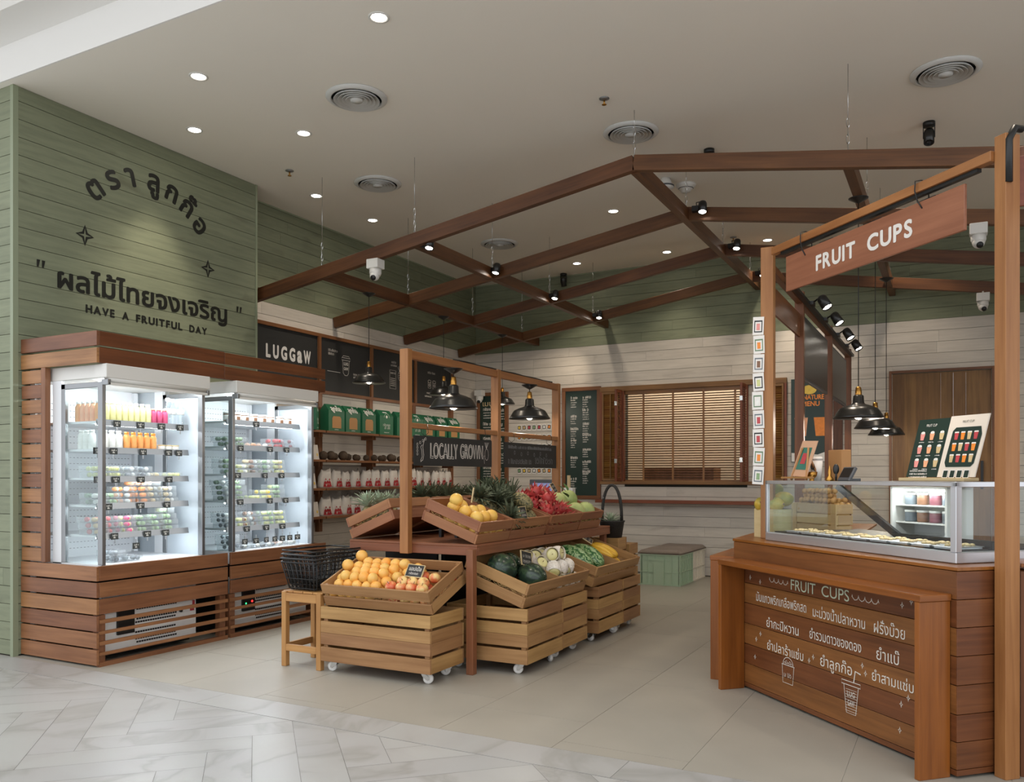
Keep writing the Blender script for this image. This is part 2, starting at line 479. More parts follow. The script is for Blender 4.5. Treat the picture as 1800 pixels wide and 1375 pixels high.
def rind(name, stops, scale=(1, 1, 1), kind='noise', nscale=5, rough=.4, bump=.1, bscale=60, dist=1.0, spec=.5, coat=0):
    """fruit skin: a colour ramp over noise or over stripes round the fruit's long axis"""
    m = bpy.data.materials.new(name); m.use_nodes = True; nt = m.node_tree; p = nt.nodes['Principled BSDF']; L = nt.links.new
    tc = node(nt, 'ShaderNodeTexCoord')
    oi = node(nt, 'ShaderNodeObjectInfo')
    ad = node(nt, 'ShaderNodeVectorMath', operation='ADD'); L(tc.outputs['Object'], ad.inputs[0])
    cb = node(nt, 'ShaderNodeCombineXYZ'); 
    for i in range(3): L(oi.outputs['Random'], cb.inputs[i])
    sc_ = node(nt, 'ShaderNodeVectorMath', operation='SCALE'); sc_.inputs['Scale'].default_value = 9 if kind == 'noise' else 0; L(cb.outputs[0], sc_.inputs[0]); L(sc_.outputs[0], ad.inputs[1])
    cr = node(nt, 'ShaderNodeValToRGB')
    e = cr.color_ramp.elements
    e[0].position, e[0].color = stops[0]; e[1].position, e[1].color = stops[-1]
    for ps, c in stops[1:-1]:
        x = e.new(ps); x.color = c
    if kind == 'noise':
        mp = node(nt, 'ShaderNodeMapping'); mp.inputs['Scale'].default_value = scale; L(ad.outputs[0], mp.inputs[0])
        nz = node(nt, 'ShaderNodeTexNoise'); nz.inputs['Scale'].default_value = nscale; nz.inputs['Detail'].default_value = 4; L(mp.outputs[0], nz.inputs[0]); L(nz.outputs[0], cr.inputs[0])
    else:
        gr = node(nt, 'ShaderNodeSeparateXYZ'); L(tc.outputs['Object'], gr.inputs[0])
        a2 = node(nt, 'ShaderNodeMath', operation='ARCTAN2'); L(gr.outputs[1], a2.inputs[0]); L(gr.outputs[2], a2.inputs[1])
        nz = node(nt, 'ShaderNodeTexNoise'); nz.inputs['Scale'].default_value = nscale; nz.inputs['Detail'].default_value = 3; L(tc.outputs['Object'], nz.inputs[0])
        ma = node(nt, 'ShaderNodeMath', operation='MULTIPLY_ADD'); ma.inputs[1].default_value = dist; L(nz.outputs[0], ma.inputs[0]); L(a2.outputs[0], ma.inputs[2])
        ml = node(nt, 'ShaderNodeMath', operation='MULTIPLY'); ml.inputs[1].default_value = scale[0]; L(ma.outputs[0], ml.inputs[0])
        sn = node(nt, 'ShaderNodeMath', operation='SINE'); L(ml.outputs[0], sn.inputs[0])
        mr = node(nt, 'ShaderNodeMapRange'); mr.inputs[1].default_value = -1; L(sn.outputs[0], mr.inputs[0]); L(mr.outputs[0], cr.inputs[0])
    L(cr.outputs[0], p.inputs['Base Color']); p.inputs['Roughness'].default_value = rough; p.inputs['Specular IOR Level'].default_value = spec
    if bump:
        b = node(nt, 'ShaderNodeBump'); b.inputs['Strength'].default_value = bump; b.inputs['Distance'].default_value = .003
        nb = node(nt, 'ShaderNodeTexNoise'); nb.inputs['Scale'].default_value = bscale; L(tc.outputs['Object'], nb.inputs[0]); L(nb.outputs[0], b.inputs['Height']); L(b.outputs[0], p.inputs['Normal'])
    return m

def marble(name):
    m = bpy.data.materials.new(name); m.use_nodes = True; nt = m.node_tree; p = nt.nodes['Principled BSDF']; L = nt.links.new
    uv = node(nt, 'ShaderNodeUVMap'); uv.uv_map = 'UVMap'
    n0 = node(nt, 'ShaderNodeTexNoise'); n0.inputs['Scale'].default_value = .8; n0.inputs['Detail'].default_value = 5; n0.inputs['Roughness'].default_value = .5; n0.inputs['Distortion'].default_value = 1.2
    L(uv.outputs[0], n0.inputs[0])
    cr = node(nt, 'ShaderNodeValToRGB'); e = cr.color_ramp.elements
    e[0].position = .40; e[0].color = srgb(172, 171, 168); e[1].position = .62; e[1].color = srgb(174, 173, 169)
    x = e.new(.47); x.color = srgb(170, 168, 165); x = e.new(.50); x.color = srgb(156, 154, 149); x = e.new(.54); x.color = srgb(170, 168, 164)
    L(n0.outputs[0], cr.inputs[0])
    at = node(nt, 'ShaderNodeAttribute', attribute_name='tint'); mr = node(nt, 'ShaderNodeMapRange'); mr.inputs[3].default_value = .96; mr.inputs[4].default_value = 1.03; L(at.outputs['Fac'], mr.inputs[0])
    hs = node(nt, 'ShaderNodeHueSaturation'); L(cr.outputs[0], hs.inputs['Color']); L(mr.outputs[0], hs.inputs['Value']); L(hs.outputs[0], p.inputs['Base Color'])
    p.inputs['Roughness'].default_value = .34; p.inputs['Specular IOR Level'].default_value = .35
    return m

G = srgb
M_ = {}
M_['beam'] = wood('dark_beam_wood', G(78, 44, 25), G(124, 76, 46), .45, .22)
M_['post'] = wood('post_wood', G(150, 92, 52), G(190, 128, 80), .42, .1)
M_['kiosk'] = wood('kiosk_wood', G(102, 56, 30), G(150, 90, 52), .4, .3)
M_['ledge'] = wood('ledge_wood', G(124, 64, 26), G(168, 94, 42), .32, .15)
M_['clad'] = wood('cladding_wood', G(124, 76, 50), G(176, 118, 82), .42, .32)
M_['shelf'] = wood('shelf_wood', G(112, 66, 40), G(152, 98, 64), .45, .15)
M_['crate'] = wood('crate_wood', G(152, 106, 66), G(198, 150, 102), .5, .2)
M_['crate_red'] = wood('display_crate_wood', G(140, 84, 58), G(178, 118, 84), .5, .15)
M_['table'] = wood('table_wood', G(122, 70, 48), G(162, 100, 72), .42, .15)
M_['stool'] = wood('stool_wood', G(176, 120, 70), G(208, 152, 96), .5, .1)
M_['pine'] = wood('pine_wood', G(206, 176, 130), G(228, 202, 160), .5, .1)
M_['kitchen'] = mat('kitchen_wall', G(204, 184, 158), .8)
M_['slat'] = wood('slat_wood', G(96, 62, 32), G(124, 84, 48), .4, .15)
M_['blind'] = wood('blind_wood', G(132, 84, 42), G(172, 116, 62), .35, .15)
M_['door'] = wood('door_wood', G(118, 80, 46), G(166, 118, 72), .5, .2)
M_['redwood'] = wood('redwood', G(116, 54, 34), G(150, 78, 52), .4, .12)
M_['signwood'] = wood('sign_wood', G(146, 88, 66), G(176, 112, 86), .45, .1)
M_['green'] = planks('green_planks', G(130, 135, 110), G(119, 124, 101), G(98, 98, 78))
M_['white'] = planks('white_planks', G(206, 198, 186), G(196, 188, 176), G(164, 154, 142))
M_['greenpaint'] = mat('green_paint', G(138, 146, 120), .5)
M_['gap'] = mat('dark_gap', G(40, 40, 32), .9)
M_['ceil'] = mat('ceiling_paint', G(240, 235, 224), .9, spec=.2, var=.015, nscale=1)
M_['soffit'] = mat('soffit_paint', G(236, 234, 230), .8, spec=.2)
M_['tile'] = mat('floor_tile', G(160, 154, 142), .42, spec=.35, var=.04, nscale=3)
M_['grout'] = mat('grout', G(172, 168, 159), .8)
M_['marble'] = marble('marble')
M_['mgrout'] = mat('marble_joint', G(120, 116, 110), .7)
M_['black'] = mat('black_paint', G(22, 22, 22), .4)
M_['shade'] = mat('lamp_shade_black', G(28, 28, 27), .3, spec=.6)
M_['board'] = mat('chalkboard', G(36, 36, 35), .65, var=.12, nscale=3)
M_['chalk'] = mat('chalk', G(214, 208, 198), .9)
M_['chalkgreen'] = mat('chalk_green', G(190, 200, 176), .9)
M_['whitepaint'] = mat('white_lettering', G(226, 222, 216), .6)
M_['ink'] = mat('sign_black', G(20, 22, 16), .5)
M_['menugreen'] = mat('menu_green', G(26, 48, 40), .4, var=.06, nscale=3)
M_['brass'] = mat('brass', G(190, 140, 70), .3, metal=1)
M_['steel'] = mat('steel', G(212, 214, 218), .36, metal=.85)
M_['alu'] = mat('aluminium', G(150, 152, 154), .38, metal=.85)
M_['chrome'] = mat('zinc', G(196, 196, 194), .25, metal=1)
M_['wheel'] = mat('wheel_white', G(226, 224, 220), .4)
M_['fridge'] = mat('fridge_white', G(226, 228, 230), .4)
M_['fridgepanel'] = mat('fridge_panel', G(236, 234, 230), .45)
M_['lining'] = mat('fridge_lining', G(176, 184, 190), .3)
M_['plastic'] = mat('white_plastic', G(218, 216, 210), .4)
M_['led'] = mat('led_tube', (1, 1, 1, 1), emit=21, emit_col=(.88, .95, 1, 1))
M_['lamp'] = mat('lamp_glow', (1, 1, 1, 1), emit=22, emit_col=(1, .93, .82, 1))
M_['red_led'] = mat('red_led', G(255, 40, 40), emit=3)
M_['green_led'] = mat('green_led', G(60, 255, 140), emit=2)
M_['glass'] = glass('glass')
M_['case'] = glass('case_glass', (.95, .97, .965, 1), 1.5)
M_['tray'] = glass('clear_plastic', (.92, .95, .96, 1), 1.6)
M_['film'] = glass('film_wrap', (.93, .95, .96, 1), 1.4, .15)
M_['bag'] = mat('green_card', G(26, 94, 62), .5, var=.05)
M_['kraft'] = mat('kraft', G(176, 130, 82), .7)
M_['whitebag'] = mat('white_bag', G(214, 206, 196), .75, var=.05, nscale=30, bump=.3)
M_['redprint'] = mat('red_print', G(176, 44, 48), .7)
M_['coconut'] = mat('dark_brown_husk', G(74, 58, 42), .8, var=.3, nscale=40, bump=.6)
M_['straw'] = mat('straw', G(206, 172, 112), .8)
M_['orange'] = rind('orange_skin', [(.3, G(238, 160, 62)), (.5, G(238, 182, 92)), (.72, G(226, 186, 102))], nscale=9, bump=.12, bscale=220)
M_['yorange'] = rind('yellow_orange_skin', [(.3, G(228, 172, 72)), (.7, G(236, 196, 100))], nscale=8, bump=.12, bscale=220)
M_['apple'] = rind('apple_skin', [(.30, G(186, 56, 40)), (.46, G(218, 118, 72)), (.58, G(232, 198, 128))], nscale=14, bump=0, rough=.28, scale=(1, 1, .5))
M_['melon'] = rind('dark_melon_skin', [(0, G(36, 52, 42)), (.7, G(42, 60, 46)), (1, G(58, 78, 54))], scale=(9, 1, 1), kind='stripe', nscale=16, dist=1.6, rough=.25, bump=0)
M_['longmelon'] = rind('striped_melon_skin', [(0, G(40, 88, 44)), (.42, G(66, 116, 58)), (.6, G(140, 170, 116)), (1, G(150, 176, 126))], scale=(9, 1, 1), kind='stripe', nscale=26, dist=2.6, rough=.35, bump=0)
M_['yellowmelon'] = rind('yellow_melon_skin', [(0, G(222, 168, 40)), (1, G(240, 196, 74))], scale=(10, 1, 1), kind='stripe', nscale=6, dist=.4, rough=.4, bump=0)
M_['pear'] = rind('pear_skin', [(.3, G(216, 206, 140)), (.7, G(232, 226, 172))], nscale=12, bump=0)
M_['net'] = mat('foam_net', G(238, 230, 218), .9, bump=.9, nscale=120)
M_['pine_skin'] = rind('pineapple_skin', [(.36, G(58, 60, 40)), (.5, G(122, 112, 74)), (.66, G(158, 142, 96))], nscale=70, bump=.5, bscale=90, rough=.6)
M_['pine_leaf'] = mat('pineapple_leaf', G(84, 92, 68), .7, var=.25, nscale=14)
M_['pale_leaf'] = mat('pale_leaf', G(172, 186, 160), .5, var=.2, nscale=14)
M_['dragon'] = mat('dragonfruit_skin', G(178, 60, 58), .5, var=.15, nscale=12)
M_['dragon_tip'] = mat('dragonfruit_scale', G(178, 116, 92), .5, var=.2, nscale=12)
M_['pomelo'] = rind('pomelo_skin', [(.3, G(150, 168, 98)), (.7, G(186, 196, 128))], nscale=10, bump=.2, bscale=180)
M_['leaf'] = mat('leaf', G(78, 116, 58), .5, var=.2, nscale=20)
M_['papaya'] = rind('papaya_skin', [(.3, G(98, 104, 44)), (.48, G(156, 146, 56)), (.62, G(210, 176, 66))], nscale=7, bump=0)
M_['longan'] = mat('longan_skin', G(190, 148, 92), .6, var=.15, nscale=30)
M_['wicker'] = mat('black_wicker', G(38, 36, 33), .6, bump=.8, nscale=90)
M_['cratepale'] = mat('crate_green', G(172, 192, 164), .45)
M_['cratewhite'] = mat('crate_cream', G(222, 214, 198), .5)
M_['cushion'] = mat('cushion_taupe', G(140, 128, 118), .85, var=.04, nscale=40)
M_['card'] = mat('cream_card', G(224, 214, 200), .6)
M_['paper'] = mat('paper', G(232, 228, 222), .7)
M_['tan'] = mat('tan_card', G(206, 164, 132), .6)
M_['screen'] = mat('screen_blue', G(120, 130, 175), .3, emit=.35)
M_['greypl'] = mat('grey_plastic', G(70, 72, 76), .4)
M_['vent'] = mat('vent_grey', G(206, 206, 202), .5)
M_['ventdark'] = mat('vent_dark', G(104, 102, 98), .7)
for k, c in dict(c_red=(190, 70, 76), c_orange=(236, 140, 50), c_yellow=(230, 196, 80), c_green=(140, 168, 122), c_dkgreen=(104, 132, 100), c_paleyellow=(222, 218, 156), c_juice=(228, 158, 88), c_berry=(190, 70, 108), c_tan=(206, 182, 136), c_white=(232, 232, 226),
                 c_peach=(236, 172, 130), c_pink=(226, 148, 140), c_magenta=(206, 70, 118), c_lime=(206, 208, 140), c_brown=(130, 92, 66), c_dark=(110, 118, 124), c_grey=(150, 156, 160), c_purple=(130, 70, 80), c_teal=(60, 120, 104)).items():
    M_[k] = mat(k[2:] + '_food', G(*c), .45, var=.1, nscale=30)
# ------------------------------------------------------------------ the room
ZC = 3.64; LX = -5.57; SX = -5.282; BY = 9.485; BND = 2.742; PITCH = 0.1147
def board_wall(mb, axis, c, t, a0, a1, z0, z1, rnd, zsplit=None, holes=(), face=1, lens=(.9, 2.4)):
    """rows of boards on a plane; axis 'x': the wall runs along x at y=c, 'y': along y at x=c; boards stand out by t"""
    k0 = math.floor((z0 - BND) / PITCH)
    z = BND + k0 * PITCH
    while z < z1 - .004:
        lo, hi = max(z + .002, z0), min(z + PITCH - .0015, z1)
        if hi - lo > .008:
            a = a0 - rnd.random() * 1.2
            segs = []
            while a < a1:
                b = a + lens[0] + rnd.random() * (lens[1] - lens[0])
                s0, s1 = max(a, a0), min(b, a1)
                if s1 - s0 > .02: segs.append((s0, s1))
                a = b
            for s0, s1 in segs:
                cuts = [(s0, s1)]; caps_ = []
                for h0, h1, hz0, hz1 in holes:
                    if lo < hz1 < hi - .01 and s0 < h1 and s1 > h0: caps_.append((max(s0, h0), min(s1, h1), hz1))
                    if lo < hz1 and hi > hz0:
                        nc = []
                        for p, q in cuts:
                            if q <= h0 or p >= h1: nc.append((p, q)); continue
                            if p < h0: nc.append((p, h0))
                            if q > h1: nc.append((h1, q))
                        cuts = nc
                mi = 0 if zsplit is None or (lo + hi) / 2 > zsplit else 1
                for p, q, z_ in caps_:
                    d0, d1 = (c, c + t) if t > 0 else (c + t, c); mb.box(p, q, d0, d1, z_, hi, tint=.5, mi=mi)
                for p, q in cuts:
                    d0, d1 = (c, c + t) if t > 0 else (c + t, c)
                    if axis == 'x': mb.box(p + .0006, q - .0006, d0, d1, lo, hi, tint=rnd.random(), mi=mi, skip='')
                    else: mb.box(d0, d1, p + .0006, q - .0006, lo, hi, tint=rnd.random(), mi=mi)
        z += PITCH
rnd = random.Random(3)
# floor of the shop
mb = MB(); mb.box(-5.7, 4.2, 3.2, 9.6, -.05, -.002, mi=1)
P = .5664; x = -2.075 - 7 * P; k = 0
off = {0: .1, 7: .58, 6: .58, 8: .4, 9: .46}
while x < 4.1:
    o = {6: 3.78, 7: 4.735, 8: 4.43, 9: 4.19}.get(k, 3.2 + rnd.random() * 1.13)
    y = o - 3 * 1.1328
    while y < 9.6:
        y0, y1 = max(y + .0012, 3.2), min(y + 1.1316, 9.6); x0, x1 = max(x + .0012, -5.7), min(x + P - .0012, 4.2)
        if y1 - y0 > .01 and x1 - x0 > .01: mb.box(x0, x1, y0, y1, -.002, 0, skip='b')
        y += 1.1328
    x += P; k += 1
struct('floor', mb, [M_['tile'], M_['grout']])
# marble threshold strip and herringbone floor of the mall
mb = MB(); x = -9.0
while x < 5:
    mb.box(x + .001, x + 1.119, 2.985, 3.198, -.05, 0, tint=rnd.random()); x += 1.12
mb.box(-9, 5, 3.198, 3.2, -.05, -.001, mi=1)
struct('trim_1', mb, [M_['marble'], M_['mgrout']])
def clip(poly, yc):
    out = []
    for i in range(len(poly)):
        a, b = poly[i], poly[(i + 1) % len(poly)]
        if a[1] <= yc: out.append(a)
        if (a[1] <= yc) != (b[1] <= yc):
            t = (yc - a[1]) / (b[1] - a[1]); out.append((a[0] + t * (b[0] - a[0]), yc))
    return out
mb = MB(); mb.box(-9, 5, -6, 2.981, -.05, -.0015, mi=1)
W = .178; n = 5; c45 = math.sqrt(.5); g = .0009
def plank(u0, u1, v0, v1, turn):
    P4 = [(u0 + g, v0 + g), (u1 - g, v0 + g), (u1 - g, v1 - g), (u0 + g, v1 - g)]
    P4 = [((u * c45 - v * c45) - 3.25, (u * c45 + v * c45) + 1.72) for u, v in P4]
    Q = clip(P4, 2.98)
    if len(Q) < 3: return
    cx = sum(p[0] for p in Q) / len(Q); cy = sum(p[1] for p in Q) / len(Q)
    if not (-8.5 < cx < 4.5 and -2 < cy): return
    o = rnd.random() * 20
    uv = [((p[0] * (1.3 if turn else 1) + o), p[1] * 1.3 + o * .7) for p in Q]
    mb.face([(p[0], p[1], 0) for p in Q], uv, rnd.random())
for k in range(-45, 46):
    for m in range(-9, 10):
        xs = k + 2 * n * m
        plank(xs * W, (xs + n) * W, k * W, (k + 1) * W, 0)
        ys = k - 2 * n + 1 + 2 * n * m
        plank(k * W, (k + 1) * W, ys * W, (ys + n) * W, 1)
struct('floor_mall', mb, [M_['marble'], M_['mgrout']])
# ceiling, soffit
mb = MB(); mb.box(-5.75, 4.2, 3.16, 9.7, ZC, ZC + .5); struct('ceiling', mb, M_['ceil'])
mb = MB(); mb.box(-9, 5, 2.9, 3.15, 3.86, 4.3); mb.box(-9, 5, 3.15, 3.3, 3.6401, 4.3); struct('soffit_front', mb, M_['soffit'])
mb = MB(); mb.box(-9, 5, 2.0, 2.9, 3.99, 4.3); struct('ceiling_mall', mb, M_['ceil'])
# walls
mb = MB(); mb.box(-9, SX - .012, 3.215, 5.28, 0, ZC + .1, mi=2); mb.box(-9, SX - .012, 3.215, 3.4, ZC, 3.75, mi=2)
board_wall(mb, 'x', 3.215, -.012, -9, SX - .03, .01, 3.74, rnd)
board_wall(mb, 'y', SX - .012, .012, 3.235, 5.28, .01, ZC - .002, rnd, lens=(4, 5))
mb.box(SX - .03, SX, 3.2, 3.235, 0, 3.74, mi=3, tint=.5); mb.box(SX - .02, SX + .004, 5.28, 5.3, 0, ZC, mi=3, tint=.5)
struct('wall_left', mb, [M_['green'], M_['white'], M_['gap'], M_['greenpaint']])
mb = MB(); mb.box(LX - .15, LX - .012, 5.28, BY + .15, 0, ZC + .1, mi=2)
board_wall(mb, 'y', LX - .012, .012, 5.3, BY, .01, ZC - .002, rnd, zsplit=BND)
mb.box(LX - .012, LX + .012, 5.3, BY, ZC - .014, ZC, mi=3)
struct('wall_left_recess', mb, [M_['green'], M_['white'], M_['gap'], M_['greenpaint']])
WH = (-3.50, -2.05, 1.085, 2.17)
mb = MB()
for x0, x1, z0, z1 in ((LX - .15, WH[0], 0, ZC + .1), (WH[1], -.56, 0, ZC + .1), (.31, 4.2, 0, ZC + .1), (WH[0], WH[1], 0, WH[2]), (WH[0], WH[1], WH[3], ZC + .1), (-.56, .31, 2.2, ZC + .1)):
    mb.box(x0, x1, BY + .012, BY + .12, z0, z1, mi=2)
board_wall(mb, 'x', BY + .012, -.012, LX, 4.2, .01, ZC - .002, rnd, zsplit=BND, holes=[WH, (-.57, .32, 0, 2.205)])
mb.box(LX, 4.2, BY - .012, BY + .012, ZC - .014, ZC, mi=3)
struct('wall_back', mb, [M_['green'], M_['white'], M_['gap'], M_['greenpaint']])
mb = MB(); mb.box(4.1, 4.25, 5.2, 9.7, 0, ZC + .1); struct('wall_right_unseen', mb, M_['white'])  # unseen wall, kept to this length to darken the back right
# room behind the serving window
mb = MB(); mb.box(-4.2, -1.2, 10.6, 10.7, 0, 3); mb.box(-4.3, -4.2, BY + .12, 10.7, 0, 3); mb.box(-1.2, -1.1, BY + .12, 10.7, 0, 3); mb.box(-4.3, -1.1, BY + .12, 10.7, 3, 3.1); mb.box(-4.3, -1.1, BY + .12, 10.7, -.05, 0)
struct('wall_kitchen', mb, M_['kitchen'])
area_light('kitchen_ceiling_light', (-2.7, 10.1, 2.95), (0, 0, 0), 2, .6, 40, (1, .93, .8))
mb = MB(); mb.box(-3.48, -2.6, 10.15, 10.5, .001, 1.25, tint=.3)
solo('kitchen_cabinet', mb, M_['clad'], 'brown cabinet glimpsed low behind the slats of the serving window', 'cabinet')

# ------------------------------------------------------------------ painted sign on the green wall
root = thing('wall_sign', 'black painted Thai lettering with sparkles on the green plank wall', 'sign', (SX, 4.2, 2.2))
Ms = plane((SX + .0025, 0, 0), (0, 1, 0), (0, 0, 1))
mb = MB()
text(mb, 'ผลไม้ไทยจงเจริญ', Ms, 3.495, 4.965, 2.408, .105, .026, ref='thai')
part('slogan', mb, M_['ink'], root)
for wd_, xa, xb_ in (('HAVE', 3.70, 3.925), ('A', 3.985, 4.04), ('FRUITFUL', 4.10, 4.515), ('DAY', 4.58, 4.755)):
    mb = MB(); text(mb, wd_, Ms, xa, xb_, 2.277, .052, .05, track=.12 if wd_ != 'A' else 0); part('tagline_word', mb, M_['ink'], root)
mb = MB()
for x in (3.362, 3.397, 5.075, 5.11):
    mb.prism([(x - .008, 2.515), (x + .004, 2.515), (x + .014, 2.562), (x - .008, 2.562)], 0, .001, Ms)
part('quote_mark', mb, M_['ink'], root)
mb = MB()
# arched name: glyph clusters placed round an arc
cx, cz, rad = 4.22, 2.731, .547
for s, a in (('ต', -48), ('ร', -31), ('า', -16.5), ('ลู', 3), ('ก', 19), ('ก๊', 34.5), ('อ', 50)):
    V, F = text_tris(s, .032); a = R(a); mn = min(p[0] for p in V); mx = max(p[0] for p in V); sc = .215
    px_, py_ = cx + rad * math.sin(a), cz + rad * math.cos(a); ca, sa = math.cos(-a * .9), math.sin(-a * .9)
    mb.tris([(px_ + ((x - (mn + mx) / 2) * ca - y * sa) * sc, py_ + ((x - (mn + mx) / 2) * sa + y * ca) * sc) for x, y in V], F, Ms)
part('arched_name', mb, M_['ink'], root)
for cx_, cz_ in ((3.695, 2.803), (4.765, 2.808)):
    mb = MB(); sparkle(mb, Ms, cx_, cz_, .060, .064, .019); part('sparkle', mb, M_['ink'], root)
# ------------------------------------------------------------------ chillers in their wooden surround
FX = -4.535
root = thing('chiller_surround', 'brown board surround boxing in the two bright open chillers', 'chiller surround', (-4.9, 4.28, 0))
mb = MB(); th = .018
for z0, z1 in ((1.83, 1.92), (1.933, 2.022)):
    mb.box(SX, FX, 3.25, 3.25 + th, z0, z1, tint=.02 if z0 > 1.9 else .98); part('end_fascia_board', mb, M_['clad'], root, bev=.0015); mb = MB()
for z0, z1 in ((1.83, 1.925), (1.936, 2.022)):
    mb.box(FX - th, FX, 3.25 + th, 4.24, z0, z1, tint=.12); mb.box(FX - th, FX, 4.242, 5.305, z0, z1 - .004, tint=.25); part('front_fascia_board', mb, M_['kiosk'], root, bev=.0015); mb = MB()
zs = [(.012, .104), (.114, .206), (.215, .307), (.316, .407), (.417, .507), (.517, .604)]
for i, (z0, z1) in enumerate(zs):
    mb.box(SX, FX - .001, 3.25, 3.25 + th, z0, z1, tint=(.45, .5, .12, .85, .15, .55)[i]); part('end_board', mb, M_['clad'], root, bev=.0015); mb = MB()
z = .612; i = 0
while z < 1.80:
    mb.box(SX + .01, -5.073, 3.25, 3.25 + th, z, z + .083, tint=(.8, .75, .2, .7, .75, .15)[i % 6]); part('post_board', mb, M_['clad'], root, bev=.0015); mb = MB(); z += .0935; i += 1
mb.box(-5.073, -5.031, 3.25, 3.286, .609, 1.829, tint=.3); part('inner_post', mb, M_['clad'], root, bev=.0015)
for y0, y1 in ((3.25 + .001, 4.272), (4.282, 5.312)):
    for i, (z0, z1) in enumerate(((.316, .407), (.417, .507), (.517, .606))):
        mb = MB(); mb.box(FX - th, FX, y0 + th, y1, z0, z1, tint=(.2, .4, .28)[i]); part('front_board', mb, M_['clad'], root, bev=.0015)
    for z0, z1 in ((.259, .282), (.195, .214), (.129, .152), (.066, .085)):
        mb = MB(); mb.box(FX - .014, FX, y0 + th, y1, z0, z1, tint=.55); part('vent_slat', mb, M_['clad'], root)
    mb = MB(); mb.box(FX - .03, FX, y0 + th, y1, .0, .026, tint=.3); part('bottom_rail', mb, M_['clad'], root)
    for yp in (y0 + th, y1 - .06):
        mb = MB(); mb.box(FX - .06, FX - .016, yp, yp + .05, .026, .31, tint=.2); part('stud', mb, M_['clad'], root)
mb = MB(); mb.box(SX, FX - .03, 5.29, 5.308, 0, .6, tint=.3); part('far_end_panel', mb, M_['clad'], root)

